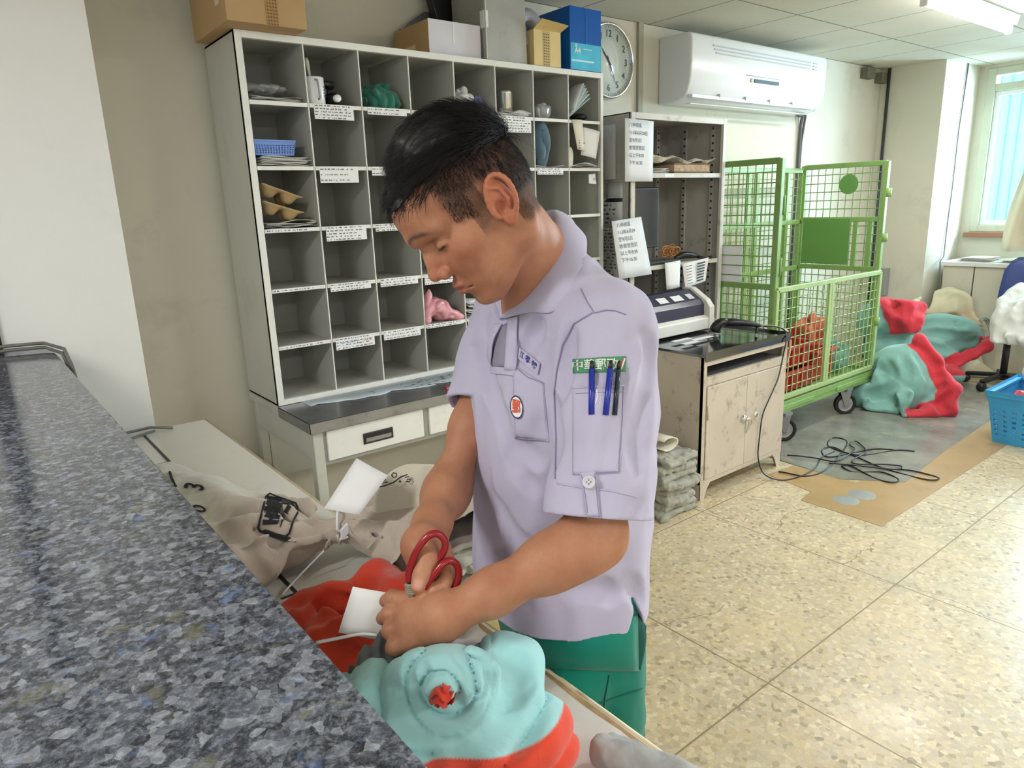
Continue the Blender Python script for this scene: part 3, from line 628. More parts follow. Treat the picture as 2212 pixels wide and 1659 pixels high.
def hand(name, ang, L, w, y):
    d = Vector((math.sin(ang), 0, math.cos(ang))); n = Vector((d.z, 0, -d.x)); p = kc+Vector((0, y, 0))
    MB().prism([p-d*.03-n*w, p-d*.03+n*w, p+d*L*.6+n*w*.9, p+d*L, p+d*L*.6-n*w*.9], (0, -.001, 0)).build(name, M_BLACK, ck)
hand('hour_hand', math.radians(318), .09, .0045, -.003); hand('minute_hand', math.radians(155), .135, .0035, -.005)

# ================================================================ ceiling light fixtures
M_TUBE, _t = newmat('glowing_tube'); _t.b.inputs['Emission Color'].default_value = (1, 1, .98, 1); _t.b.inputs['Emission Strength'].default_value = 26.0
for i, (tx, ty, tp) in enumerate(TUBES):
    f = thing('ceiling_light', ('single tube ceiling light near the window, seen at the top right', 'tube ceiling light out of frame at the far right front of the room', 'tube ceiling light out of frame above the open floor right of the worker', 'tube ceiling light out of frame over the left end of the counter', 'tube ceiling light out of frame behind the camera, middle one', 'tube ceiling light out of frame behind the camera, leftmost', 'tube ceiling light out of frame behind the camera, rightmost')[i], 'ceiling light', (tx, ty, CEIL))
    MB().prism([(tx-.64, ty-.045, CEIL-.001), (tx-.64, ty+.045, CEIL-.001), (tx-.64, ty+.03, CEIL-.055), (tx-.64, ty-.03, CEIL-.055)], (1.28, 0, 0)).build('housing', M_WHITE, f, bevel=0.003)
    for sx_ in (-.62, .60): MB().box(tx+sx_, tx+sx_+.02, ty-.018, ty+.018, CEIL-.105, CEIL-.05).build('tube_holder', M_WHITE, f, bevel=0.003)
    MB().tube([(tx-.60, ty, CEIL-.088), (tx+.60, ty, CEIL-.088)], .0145, 16).build('glowing_tube', M_TUBE, f)
# two small square holes with boxes at the top of the back wall
for k, (x, dz) in enumerate(((6.22, 0.0), (6.47, -.02))):
    tag(MB().box(x, x+.14, 3.03, 3.09, 2.43+dz, 2.51+dz).build('junction_box', mat('box_khaki', '6f6d5c', rough=0.7)), 'small dark square box at the ceiling corner, '+('left' if k == 0 else 'right')+' one of the two', 'junction box')
tag(MB().box(6.52, 6.60, 2.86, 2.98, 0.60, 0.84).box(6.515, 6.52, 2.90, 2.94, .7, .74).build('socket_box', mat('socket_grey', '9a9b95', rough=0.5), bevel=0.006), 'grey socket box low on the pillar beside the green cart', 'socket box')
tag(MB().tube([(7.02, 2.572, CEIL), (7.0, 2.570, 2.3), (6.98, 2.572, 2.0), (6.985, 2.572, 1.5), (6.97, 2.572, 1.2), (6.94, 2.56, .93), (6.78, 2.525, .90), (6.765, 2.50, .7), (6.77, 2.51, .4), (6.78, 2.52, .02)], .006, 6).build('wall_cable', MATS['grey_cable']), 'thin grey cable running down the bright pillar beside the window', 'cable')
# floor patches
M_BROWN = mat('brown_screed', 'aa8c60', rough=0.32, var=0.1, vscale=3, dirt='85683e', dirt_amt=0.4)
M_LINO = mat('grey_lino', '7f7e74', rough=0.24, var=0.3, vscale=4, dirt='b3a778', dirt_amt=0.8, dirt_scale=7)
struct('floor_patch_brown', MB().prism([(3.165, 1.70, .001), (3.16, 1.295, .001), (6.9, 1.30, .001), (6.9, 1.52, .001), (3.58, 1.62, .001), (3.58, 1.98, .001), (3.35, 2.0, .001), (3.30, 1.72, .001)], (0, 0, .0006)), M_BROWN)
struct('floor_patch_grey', MB().prism([(3.60, 2.15, .002), (3.57, 1.70, .002), (3.77, 1.45, .002), (4.4, 1.50, .002), (5.3, 1.54, .002), (6.1, 1.58, .002), (6.2, 2.0, .002), (5.6, 2.95, .002), (3.62, 3.0, .002)], (0, 0, .0008)), M_LINO)
fp = MB()
for x, y, r in ((3.325, 1.545, .062), (3.45, 1.525, .066)): fp.lathe([(0, .0035), (r*.9, .003), (r, .0015)], (x, y, 0), n=24)
struct('floor_cover_plates', fp, mat('cement_plate', '8f9390', rough=0.5, var=0.1, dirt='5d5d55', dirt_amt=0.4))
# ================================================================ the worker
def D(px, py, t):
    """the point t metres ahead along the sight line of a spot of the photograph (used to find where body joints are)"""
    return np.array(CAM+t*(FWD+RIGHT*((px-1106)/FOC)-UPV*((py-829.5)/FOC)))
def spl(P, n):
    P = [np.asarray(p) for p in P]; o = []
    for i in range(len(P)-1):
        a = P[max(i-1, 0)]; b = P[i]; c = P[i+1]; d = P[min(i+2, len(P)-1)]
        for k in range(n):
            t = k/n; o.append(.5*((2*b)+(c-a)*t+(2*a-5*b+4*c-d)*t*t+(3*b-a-3*c+d)*t**3))
    o.append(P[-1]); return np.array(o)
def unit(v): v = np.asarray(v, float); return v/np.linalg.norm(v)
def trace(sd, px, py, t0=.6, t1=7.5):
    """where the sight line first meets the cloth"""
    d = np.array(Vector(D(px, py, 1.0))-CAM); t = t0
    for _ in range(90):
        v = sd.eval((np.array(CAM)+d*t)[None])[0]
        if v < .0008: break
        t += max(v*.7, .0008)
        if t > t1: return None
    return np.array(CAM)+d*t
def creases(sd, lines, r=.008, k=.02, depth=0.0):
    """fold valleys along lines seen on the cloth: shallow rounded grooves, fading at their ends"""
    L = []
    for ln in lines:
        P = [trace(sd, x, y) for x, y in ln]; P = [p for p in P if p is not None]
        if len(P) > 1 and max(np.linalg.norm(a-b) for a, b in zip(P, P[1:])) < .5: L.append(spl(P, 3))
    for Q in L:
        n = len(Q); rr = [r*(.45+.55*math.sin(PI*(i+.6)/(n+.2))) for i in range(n)]; V_ = [unit(q-np.array(CAM)) for q in Q]
        sd.chain([q+v*(depth-x*.35) for q, v, x in zip(Q, V_, rr)], rr, k, 's')
def skin_mat():
    mt, t = newmat('skin'); b = t.b; v = t.coord()
    c = t.ramp(t.noise(v, 14, 4, 0.6), [(0.3, lin('a06a50')), (0.5, lin('ae795d')), (0.72, lin('ba876b'))])
    c = t.mix(t.ramp(t.noise(v, 220, 2), [(0.35, (0, 0, 0)), (0.7, (0.18,)*3)]), c, lin('9d6747'))
    def at(n):
        a = t.n.new('ShaderNodeAttribute'); a.attribute_name = n; return a.outputs['Fac']
    c = t.mix(at('ruddy'), c, lin('b8694f'))
    c = t.mix(at('lips'), c, lin('9c5a50'))
    hn = t.ramp(t.noise(v, 420, 3, 0.8), [(0.35, (0.72,)*3), (0.65, (1.1,)*3)])
    c = t.mix(t.math('MULTIPLY', at('stubble'), hn), c, lin('3a2f2d'))
    c = t.mix(at('nail'), c, lin('d9a696'))
    t.link(c, b.inputs['Base Color']); t.link(t.math('ADD', t.math('MULTIPLY', at('stubble'), .3), .54), b.inputs['Roughness']); b.inputs['Specular IOR Level'].default_value = 0.36
    b.inputs['Subsurface Weight'].default_value = 0.12; b.inputs['Subsurface Radius'].default_value = (0.012, 0.005, 0.003); b.inputs['Subsurface Scale'].default_value = 0.6
    t.bump(t.noise(v, 320, 3, 0.7), 0.25, 0.001)
    return mt
M_SKIN = skin_mat()
def cloth_mat(name, col, var=0.05, rough=0.85, weave=700, bump=0.25, sheen=0.2, vs=5, dirt=None, amt=0.3):
    mt = mat(name, col, rough=rough, var=var, vscale=vs, sheen=sheen, bump=bump, bscale=weave, spec=0.25, dirt=dirt, dirt_amt=amt)
    return mt
M_SHIRT = cloth_mat('lavender_polo_knit', 'bab6d0', var=0.03, bump=0.3, weave=900)
M_PANTS = cloth_mat('green_trouser_twill', '057b6a', var=0.06, bump=0.2, weave=800)

HT = np.array([0.603, 0.831, 1.506])
def head_axes(a, b, c):
    f = np.array([-math.cos(a)*math.cos(b), math.sin(a)*math.cos(b), -math.sin(b)]); l = np.array([-math.sin(a), -math.cos(a), 0.]); u = np.cross(f, l)
    return np.array([f, math.cos(c)*l+math.sin(c)*u, -math.sin(c)*l+math.cos(c)*u])
HM = head_axes(math.radians(24.2), math.radians(36.5), math.radians(-0.7))
def hl(P): return (np.asarray(P)-HT)@HM.T            # world -> head (forward, left, up)
def hw(q): return HT+np.asarray(q)@HM                # head -> world
_ear = [np.array([-.011+.0175*math.cos(a)-.10*.031*math.sin(a), .0775+.0045+.011*(0.5-0.5*math.cos(a+0.2))*(1 if math.cos(a) < .3 else .5), -.006+.031*math.sin(a)]) for a in np.linspace(-1.9, 1.9, 5)]
def ear_pts():
    out = []
    for a in np.linspace(math.radians(-35), math.radians(262), 18):     # from the root above the canal over the top and round the back
        f = -.011-.018*math.cos(a-PI/2+PI/2)*-1 if False else -.012+.018*math.cos(a)-.006*math.sin(a); u = -.003+.030*math.sin(a)
        back = max(0, -math.cos(a)); out.append((f, .0785+.0115*back+.004*max(0, math.sin(a)), u))
    return out
EARP = ear_pts()
def head_sdf(q):
    a = q.copy(); a[:, 1] = np.abs(a[:, 1]); E = lambda c, r, R=None: sd_ell(a, c, r, R); C = lambda p, s, r1, r2: sd_cone(a, p, s, r1, r2)
    d = E((.000, 0, .038), (.080, .076, .080))
    d = smin(d, E((-.028, 0, .008), (.054, .064, .056)), .02)
    d = smin(d, E((.050, 0, .042), (.064, .062, .052)), .02)
    d = smin(d, E((.030, 0, -.030), (.060, .058, .066)), .02)
    d = smin(d, E((.050, .043, -.024), (.028, .021, .022)), .015)
    d = smin(d, C((-.004, .056, -.02), (-.014, .053, -.062), .018, .018), .02)
    d = smin(d, C((-.014, .053, -.062), (.060, .018, -.106), .018, .016), .02)
    d = smin(d, E((.052, 0, -.082), (.036, .038, .036)), .02)
    d = smin(d, E((.040, .034, -.066), (.026, .020, .034)), .02)
    d = smin(d, E((.073, 0, -.108), (.0175, .021, .014)), .012)
    d = smin(d, E((.071, 0, -.072), (.029, .029, .024)), .015)
    d = smin(d, C((.103, .008, .018), (.075, .047, .020), .0135, .010), .012)
    d = smin(d, E((.068, .020, -.040), (.023, .024, .026)), .014)
    d = smax(d, -E((.104, .034, -.004), (.018, .0165, .0095)), .010)
    d = smin(d, E((.0755, .031, -.0065), (.0138, .0150, .0122)), .003)
    lid = np.abs(np.linalg.norm((a-np.array([.0755, .031, -.0065]))/np.array([1., 1.05, 1.]), axis=1)-.0136)-.0009
    d = smax(d, -np.maximum(C((.090, .018, .0050), (.083, .046, .0035), .0014, .0010), -1), .002)      # fold of the upper lid
    d = smax(d, -C((.0905, .019, -.0125), (.082, .044, -.0095), .0010, .0009), .0015)                    # lash line, eye cast down
    d = smin(d, C((.094, 0, .008), (.112, 0, -.034), .0085, .0092), .010)
    d = smin(d, E((.090, 0, -.024), (.020, .0150, .026)), .010)
    d = smin(d, E((.1125, 0, -.039), (.0115, .0105, .0095)), .006)
    d = smin(d, E((.1010, .0135, -.0440), (.0110, .0075, .0085)), .005)
    d = smax(d, -E((.107, .0065, -.0525), (.0065, .0034, .0040)), .002)
    d = smin(d, E((.0965, 0, -.0685), (.0085, .021, .0058)), .005)
    d = smin(d, E((.0955, 0, -.0805), (.0085, .018, .0066)), .005)
    d = smax(d, -C((.1055, 0, -.0745), (.083, .027, -.0790), .0013, .0016), .0025)
    d = smax(d, -E((.103, 0, -.0925), (.008, .014, .004)), .010)
    d = smax(d, -C((.097, .021, -.047), (.088, .032, -.072), .0012, .0012), .006)
    # ear
    e = E((-.012, .0790, -.002), (.0165, .0055, .0280))
    for i in range(len(EARP)-1): e = smin(e, C(EARP[i], EARP[i+1], .0036, .0036), .002)
    e = smin(e, E((-.006, .0795, -.0310), (.0085, .0042, .0095)), .009)
    e = smin(e, C((.004, .0800, -.020), (.003, .0800, -.010), .0042, .0035), .002)
    for p, s in (((-.006, .0850, -.026), (-.0185, .0885, -.008)), ((-.0185, .0885, -.008), (-.0165, .0870, .010)), ((-.0165, .087, .010), (-.006, .083, .018))): e = smin(e, C(p, s, .0028, .0026), .002)
    d = smin(d, e, .004)
    d = smax(d, -E((-.0055, .0855, -.0130), (.0078, .0090, .0110)), .003)
    d = smax(d, -E((-.014, .0900, .019), (.0070, .0050, .0050)), .004)
    return d

# joints, world coordinates
LS, LE, LW = np.array([.738, .708, 1.318]), D(1290, 1162, .985), D(962, 1332, .945)
RS, RE, RW = np.array([.812, 1.025, 1.318]), D(972, 1048, 1.18), D(912, 1178, 1.005)
NB = np.array([.762, .862, 1.355])
BF = np.array([-.94, .342, 0.]); BL = np.array([-.342, -.94, 0.])     # torso facing, torso left

def slab_prim(sl, R=None):
    """rounded column through slices (z, cx, cy, half width along BL, half depth along BF, squareness)"""
    z = np.array([s[0] for s in sl]); A = np.array([s[1:] for s in sl])
    def fn(P):
        zz = np.clip(P[:, 2], z[0], z[-1]); v = [np.interp(zz, z, A[:, k]) for k in range(5)]
        dx = P[:, 0]-v[0]; dy = P[:, 1]-v[1]; l = np.abs(dx*BL[0]+dy*BL[1])/v[2]; f = np.abs(dx*BF[0]+dy*BF[1])/v[3]; p = v[4]
        r = (l**p+f**p)**(1/p); d = (r-1)*np.minimum(v[2], v[3])*0.9
        return np.maximum(d, np.maximum(z[0]-P[:, 2], P[:, 2]-z[-1]))
    c = np.array([A[:, 0].mean(), A[:, 1].mean(), (z[0]+z[-1])/2]); rad = math.hypot((z[-1]-z[0])/2, A[:, 2].max()+.05)
    return fn, c, rad
# hands: chains of points with radii
def hand_chains(Wp, K, s, pn, curls, lens, rad, row=.074):
    """K = centre of the knuckle row, s = row direction towards the little finger, pn = palm side"""
    d = (K-Wp)/np.linalg.norm(K-Wp); out = []; kn = []
    for i in range(4):
        k = K+s*(i-1.5)*row/3.3-d*(0, -.004, 0, .008)[i]; kn.append(k); p = [k]; th = 0
        for c_, L in zip(curls[i], lens[i]):
            th += math.radians(c_); p.append(p[-1]+(d*math.cos(th)+pn*math.sin(th))*L)
        out.append((p, rad[i]))
    return d, kn, out
FL = [(.044, .026, .022), (.048, .029, .023), (.044, .027, .022), (.036, .021, .020)]
FR = [(.0102, .0096, .0088, .0074), (.0104, .0098, .0090, .0076), (.0100, .0093, .0086, .0073), (.0090, .0084, .0078, .0068)]
def unit(v): v = np.asarray(v, float); return v/np.linalg.norm(v)
body = SDF()
fore = SDF()
# ---- left hand: closed fist around the neck of the sack
LK = D(846, 1345, .975)
dL = unit(LK-LW); sL = D(856, 1418, .950)-D(838, 1300, .995); sL = unit(sL-dL*(sL@dL)); pL = unit(np.cross(dL, sL));
if pL@unit(D(850, 1500, 1.0)-D(850, 1300, 1.0)) < 0 and pL@np.array(FWD) < 0: pL = -pL
if pL@np.array(FWD) < 0: pL = -pL
dL, knL, chL = hand_chains(LW, LK, sL, pL, [(22, 92, 50), (32, 92, 45), (40, 92, 45), (48, 90, 40)], FL, FR)
for p, r in chL: fore.chain(p, r, .0015)
for i, k in enumerate(knL):
    fore.cone(LW+sL*(i-1.5)*.011+dL*.012, k, .0160, .0112, .008)
    fore.ell(k-pL*.0035, (.0105,)*3, k=.005)
th0 = LW-sL*.020+dL*.022+pL*.012; th1 = LW-sL*.034+dL*.052+pL*.024; th2 = LK-sL*.030+dL*.016+pL*.032; th3 = LK-sL*.020+dL*.036+pL*.034
fore.chain([th0, th1, th2, th3], [.0165, .0135, .0112, .0095], .010)
fore.ell((LW+LK)/2+pL*.012, (.030,)*3, k=.02)
fore.chain([LW+dL*.02, LW], [.020, .0235], .02)
fdir = unit(LE-LW)
fore.chain([LW, LW+fdir*.07, LW+fdir*.16, LE-fdir*.03, LE+fdir*.005], [.0225, .0275, .0360, .0370, .0345], .03)
fore.chain([LE, LE+(LS-LE)*.28, LE+(LS-LE)*.6], [.035, .040, .042], .03)
# ---- right hand: thumb in the upper ring, fingers in the lower ring of the scissors
RKc = D(945, 1215, .995)
fore.chain([RW, D(925, 1200, 1.005)], [.026, .028], .02)
fore.ell(D(938, 1212, 1.01), (.027, .026, .025), k=.02)
tR = [D(912, 1188, .985), D(925, 1210, .970), D(914, 1240, .962), D(903, 1266, .958)]
fore.chain(tR, [.0185, .0145, .0128, .0105], .01)
for pts in ([D(950, 1192, 1.015), D(972, 1222, .995), D(962, 1256, .972), D(938, 1272, .962)],
            [D(955, 1200, 1.03), D(982, 1232, 1.01), D(974, 1268, .985), D(948, 1290, .97)],
            [D(950, 1212, 1.045), D(976, 1250, 1.03), D(968, 1286, 1.0), D(946, 1306, .985)],
            [D(940, 1217, 1.06), D(960, 1262, 1.05), D(952, 1294, 1.02), D(930, 1312, 1.0)]):
    fore.chain(pts, [.0125, .0105, .0095, .0078], .005)
rdir = unit(RE-RW)
fore.chain([RW, RW+rdir*.06, RW+rdir*.14, RE-rdir*.02, RE+rdir*.005], [.0220, .0245, .031, .032, .029], .03)
fore.chain([RE, RE+(RS-RE)*.3, RE+(RS-RE)*.6], [.028, .032, .042], .03)

headS = SDF()
headS.prim(lambda P: head_sdf(hl(P)), hw((0, 0, 0)), .17, .001)
n0 = hw((-.018, 0, -.045)); n1 = hw((-.018, 0, -.085))
headS.chain([n0, np.array([.722, .838, 1.415]), NB+np.array([.004, 0, -.01])], [.049, .052, .062], .022)
headS.chain([n1, NB+BF*.035-np.array([0, 0, .035])], [.036, .045], .025)
for sgn in (1, -1): headS.cone(hw((-.03, .055*sgn, -.045)), NB+BF*.055+BL*.028*sgn-np.array([0, 0, .03]), .013, .013, .022)
headS.chain([NB, NB-np.array([0, 0, .12])], [.065, .09], .03)
headS.cone(LS-BL*.02+np.array([0, 0, .015]), NB+BL*.03+np.array([0, 0, .0]), .045, .05, .03)
headS.cone(RS+BL*.02+np.array([0, 0, .015]), NB-BL*.03+np.array([0, 0, .0]), .045, .05, .03)

TORSO = [(.70, .800, .868, .160, .112, 2.3), (.82, .800, .868, .166, .118, 2.3), (.95, .800, .868, .152, .112, 2.3), (1.08, .798, .870, .155, .112, 2.3), (1.22, .790, .872, .165, .115, 2.4), (1.31, .788, .872, .160, .100, 2.3), (1.36, .780, .870, .10, .075, 2.2)]
core = SDF(); fn, c, rad = slab_prim([(z, x, y, w*.86, h_*.82, p) for z, x, y, w, h_, p in TORSO]); core.prim(fn, c, rad, .03)
core.chain([LS, LE+(LS-LE)*.5], [.043, .040], .03); core.chain([RS, RE+(RS-RE)*.5], [.042, .040], .03)
HIPL = np.array([.800, .868, .80])+BL*.085; HIPR = np.array([.800, .868, .80])-BL*.085
FTL = np.array([.86, .74, .06]); FTR = np.array([.90, .98, .06])
for hp, ft in ((HIPL, FTL), (HIPR, FTR)): core.chain([hp, (hp+ft)/2+BF*.01, ft], [.078, .052, .036], .03)

def body_attrs(V):
    q = hl(V); F, L, U = q[:, 0], np.abs(q[:, 1]), q[:, 2]; near = (np.linalg.norm(q, axis=1) < .17) & (U > -.14)
    sm = lambda x, a, b: np.clip((x-a)/(b-a), 0, 1)
    nz = vnoise(q*90)*.004+vnoise(q*30)*.004
    front = .050+.028*sm(L, .060, .0)+.006*np.clip(U/.06, 0, 1)               # hair only behind this
    low = np.where(F > .012, -.012-.35*(F-.012)*0+.55*(F-.012)*1.0, np.where(F > -.022, .030, -.055-(-.022-F)*.15))
    low = np.where((F > .004) & (F <= .030) & (L > .055), -.030, low)
    m = sm(front-F+nz, -.003, .008)*sm(U-low+nz*1.5, -.004, .012)*near
    earz = (L > .0765) & (F > -.036) & (F < .012) & (U > -.055) & (U < .034)
    m = np.where(earz, 0, m)
    fade = np.maximum(.66+.34*sm(U, -.01, .05), .70+.30*sm(-F, .01, .04))
    br = near*np.exp(-((U-(.0195+.004*np.sin((L-.012)/.034*PI))+nz*.3)/.0042)**2)*sm(L, .010, .016)*sm(.053-L, 0, .010)*(F > .055)*.85
    lash = near*1.1*np.exp(-((U+.0113-.0015*(L-.031)/.013)/.0021)**2)*sm(L, .015, .020)*sm(.047-L, 0, .004)*(F > .074)
    beard = near*.16*np.exp(-((np.hypot(F-.085, (U+.075)*.9))/.035)**2)*(F > .03)
    stub = np.clip(m*fade*.92+br*1.1+lash+beard*0.5, 0, 1)
    lips = near*np.exp(-((U+.0745)/.0095)**4)*sm(.024-L, 0, .006)*(F > .086)*.75
    rud = near*(.45*np.exp(-(((F-.105)/.02)**2+((U+.042)/.018)**2+(L/.02)**2))+.30*np.exp(-(((L-.045)/.022)**2+((U+.030)/.025)**2))*(F > .04)+.55*earz)
    return dict(stubble=stub, lips=lips, ruddy=np.clip(rud, 0, .7))
def mesh_join(parts):
    V = []; F = []; o = 0
    for v, f in parts: V.append(v); F.append(f+o); o += len(v)
    return np.concatenate(V), np.concatenate(F)
person = thing('person', 'man in lavender polo shirt and green trousers bending over the table, cutting with scissors', 'person', (.82, .87, 0))
hv = sdf_mesh(headS, HT-.26, HT+np.array([.30, .26, .17]), .0019)
hv = (hv[0], hv[1]); cut = hv[0][:, 2] < 1.26
fv = sdf_mesh(fore, (.28, .50, .86), (.98, 1.16, 1.32), .0019)
cv = sdf_mesh(core, (.50, .55, -.02), (1.15, 1.2, 1.42), .007)
BV, BFa = mesh_join([hv, fv, cv])
at = body_attrs(BV)
nail = np.zeros(len(BV))
for c_, n_, r_ in ((tR[3]*.8+tR[2]*.2, unit(np.array(CAM)-tR[3]), .0085),):
    q = BV-(c_+n_*.0095); nail = np.maximum(nail, np.clip(1.6-np.linalg.norm(q, axis=1)/r_*1.2, 0, 1))
at['nail'] = nail*.8
bo = np_mesh('body', BV, BFa, M_SKIN, person, at)

# ---- hair: a cap over the crown and combed strands
M_HAIR, _t = newmat('black_hair'); v = _t.coord(); _t.link(_t.ramp(_t.noise(v, 60, 3), [(0.3, lin('0d0c0e')), (0.7, lin('231f21'))]), _t.b.inputs['Base Color']); _t.b.inputs['Roughness'].default_value = 0.5; _t.b.inputs['Specular IOR Level'].default_value = .35
def cap_edge(F, L):      # lowest U the long hair reaches
    return np.interp(F, [-.11, -.08, -.04, .0, .04, .07, .10], [.034, .046, .062, .070, .074, .074, .064])
def cap_sdf(P):
    q = hl(P); a = q.copy(); a[:, 1] = np.abs(a[:, 1])
    d = smin(smin(sd_ell(a, (.000, 0, .038), (.080, .076, .080)), sd_ell(a, (.050, 0, .042), (.064, .062, .052)), .02), sd_ell(a, (-.028, 0, .008), (.054, .064, .056)), .02)
    e = q[:, 2]-cap_edge(q[:, 0], a[:, 1]); th = .003+np.interp(q[:, 0], [-.08, -.045, -.01, .04, .09], [.001, .010, .026, .030, .010])*np.clip(e/.045, 0, 1)**.7+.003*vnoise(q*np.array([30, 220, 160]))+.003*vnoise(q*np.array([18, 70, 60])+4)
    return np.maximum(d-th*.88, -e*.8+.002*vnoise(q*140))
cap = SDF(); cap.prim(cap_sdf, hw((0, 0, .05)), .16, .001)
cvv, cff = sdf_mesh(cap, HT-.16, HT+.2, .0028)
rs = np.random.RandomState(3)
def scalp(a):
    a = a.copy(); a[:, 1] = np.abs(a[:, 1])
    return smin(smin(sd_ell(a, (.000, 0, .038), (.080, .076, .080)), sd_ell(a, (.050, 0, .042), (.064, .062, .052)), .02), sd_ell(a, (-.028, 0, .008), (.054, .064, .056)), .02)
def strands(n, region, length, lift, dirf, w, steps=6, name='s'):
    C0 = np.array([.000, 0, .038]); R0 = np.array([.080, .076, .080]); PT = []; GG = []; HH = []; UU = []
    while n > 0:
        u = rs.normal(size=3); u /= np.linalg.norm(u); base = C0+u*R0
        if u[0] > .1: base = base+np.array([.010, 0, 0])*u[0]
        if not region(base): continue
        n -= 1; fr = min(max((.080-base[0])/.075, .16), 1); lf = rs.uniform(.62, 1.12)*(.38+.62*fr); L = length*rs.uniform(.6, 1.25)*fr; p = base.copy(); dr = dirf(base)+rs.normal(size=3)*.22
        for k in range(steps+1):
            g = (p-C0)/R0**2; g /= np.linalg.norm(g); surf = C0+(p-C0)/np.linalg.norm((p-C0)/R0)
            PT.append(surf); GG.append(g); HH.append(lift*lf*(k/steps)**.6+.0008); t_ = dr-g*(dr@g); t_ /= max(np.linalg.norm(t_), 1e-6); p = surf+t_*L/steps
        UU.append(u)
    PT = np.array(PT); GG = np.array(GG); HH = np.array(HH)
    for _ in range(3): PT = PT+GG*(HH-scalp(PT))[:, None]
    PT = PT.reshape(-1, steps+1, 3); N = len(PT); u = np.array(UU); ax = np.cross(PT[:, 1]-PT[:, 0], u); ax /= np.maximum(np.linalg.norm(ax, axis=1), 1e-9)[:, None]
    r_ = (w*(1-np.arange(steps+1)/steps*.85))[None, :, None]; a_ = ax[:, None, :]*r_; b_ = u[:, None, :]*r_
    V = np.stack((PT+a_, PT-a_*.6+b_*.8, PT-a_*.6-b_*.8), 2).reshape(-1, 3)
    o = (np.arange(N)*(steps+1)*3)[:, None, None]; k = (np.arange(steps)*3)[None, :, None]; j = np.arange(3)[None, None, :]; j2 = (j+1) % 3
    F = np.stack((o+k+j, o+k+j2, o+k+j2+3, o+k+j+3), -1).reshape(-1, 4); return hw(V), F
sA = strands(12000, lambda b: b[2] > cap_edge(b[0], abs(b[1]))-.002 and b[2] > .04, .045, .028, lambda b: np.array([1.0, -.25+b[1]*2, .15]), .00045)
sF = strands(700, lambda b: b[0] > .045 and b[2] > .055 and abs(b[1]) < .065, .060, .014, lambda b: np.array([1.0, b[1]*3, -.4]), .00045)
sC = strands(160, lambda b: b[0] < -.02 and b[2] > .115, .045, .034, lambda b: np.array([.6, rs.normal()*.8, .5]), .0004)
sB = strands(5200, lambda b: b[2] > -.005 and b[2] <= cap_edge(b[0], abs(b[1]))+.012 and b[0] < .050 and not (abs(b[1]) > .06 and b[2] < .035 and -.035 < b[0] < .02), .010, .0035, lambda b: np.array([.25, 0, -1.]), .00032, steps=3)
HV, HF = mesh_join([(cvv, cff), sA, sF, sC, sB])
np_mesh('hair', HV, HF, M_HAIR, person)

# ---- trousers and shoes
pants = SDF()
PSL = [(.60, .795, .870, .148, .108, 2.5), (.72, .793, .871, .160, .120, 2.5), (.80, .790, .872, .158, .122, 2.5), (.86, .790, .872, .150, .115, 2.4), (.93, .795, .870, .140, .108, 2.4)]
fn, c, rad = slab_prim(PSL); pants.prim(fn, c, rad, .04)
for hp, ft in ((HIPL, FTL), (HIPR, FTR)): pants.chain([hp-np.array([0, 0, .03]), (hp+ft)/2+BF*.015, ft+np.array([0, 0, .02])], [.080, .078, .064], .04)
pk = HIPL+BL*.045+BF*.035-np.array([0, 0, .075])
pants.ell(pk-np.array([0, 0, .02]), (.085, .055, .070), k=.012)
def pants_post(P, d):
    q = P*np.array([16, 16, 9]); return d-.0035*vnoise(q+3)-.0018*vnoise(P*np.array([50, 50, 22]))
pants.post.append(pants_post)
pv, pf = sdf_mesh(pants, (.50, .52, .03), (1.18, 1.24, .95), .005)
po = np_mesh('trousers', pv, pf, M_PANTS, person)
M_SHOE = mat('black_shoe', '222222', rough=0.5)
for ft in (FTL, FTR):
    s_ = SDF(); s_.chain([ft-BF*.05-np.array([0, 0, .015]), ft+BF*.08-np.array([0, 0, .025]), ft+BF*.17-np.array([0, 0, .03])], [.042, .042, .034], .02); s_.cone(ft, ft+np.array([0, 0, .03]), .042, .044, .02)
    s_.post.append(lambda P, d: np.maximum(d, .001-P[:, 2]))
    v_, f_ = sdf_mesh(s_, ft-.24, ft+.26, .005); np_mesh('shoe', v_, f_, M_SHOE, person)

#==SHIRT
shirt = SDF()
SSL = [(.785, .778, .878, .180, .148, 2.5), (.86, .782, .878, .180, .150, 2.5), (.95, .790, .876, .180, .148, 2.5), (1.08, .783, .877, .180, .150, 2.5), (1.20, .780, .876, .176, .138, 2.5), (1.29, .778, .872, .152, .110, 2.3), (1.35, .772, .864, .120, .090, 2.2), (1.40, .752, .858, .080, .070, 2.1)]
fn, c, rad = slab_prim(SSL); SHT = (fn,); shirt.prim(fn, c, rad, .04)
shirt.ell(LS+np.array([.0, .0, -.005]), (.056, .056, .058), k=.05); shirt.ell(RS+np.array([.0, .0, -.005]), (.060, .060, .060), k=.05)
TR = np.array([.748, .850, 1.395]); shirt.cone(LS-BL*.02, TR+BL*.03, .056, .056, .04); shirt.cone(RS+BL*.02, TR-BL*.03, .054, .054, .04)
LD = unit(LE-LS); LEN = np.linalg.norm(LE-LS); CUF = LS+LD*(LEN-.030); CU0 = LS+LD*(LEN-.095)
shirt.chain([LS, LS+LD*.12, CU0], [.062, .071, .066], .035)
RD = unit(RE-RS); RLEN = np.linalg.norm(RE-RS); RCU = RS+RD*(RLEN*.60)
shirt.chain([RS, RS+RD*.10, RCU], [.055, .057, .057], .035)
shirt.cone(CU0+LD*.001, CUF, .0745, .0745, .004)
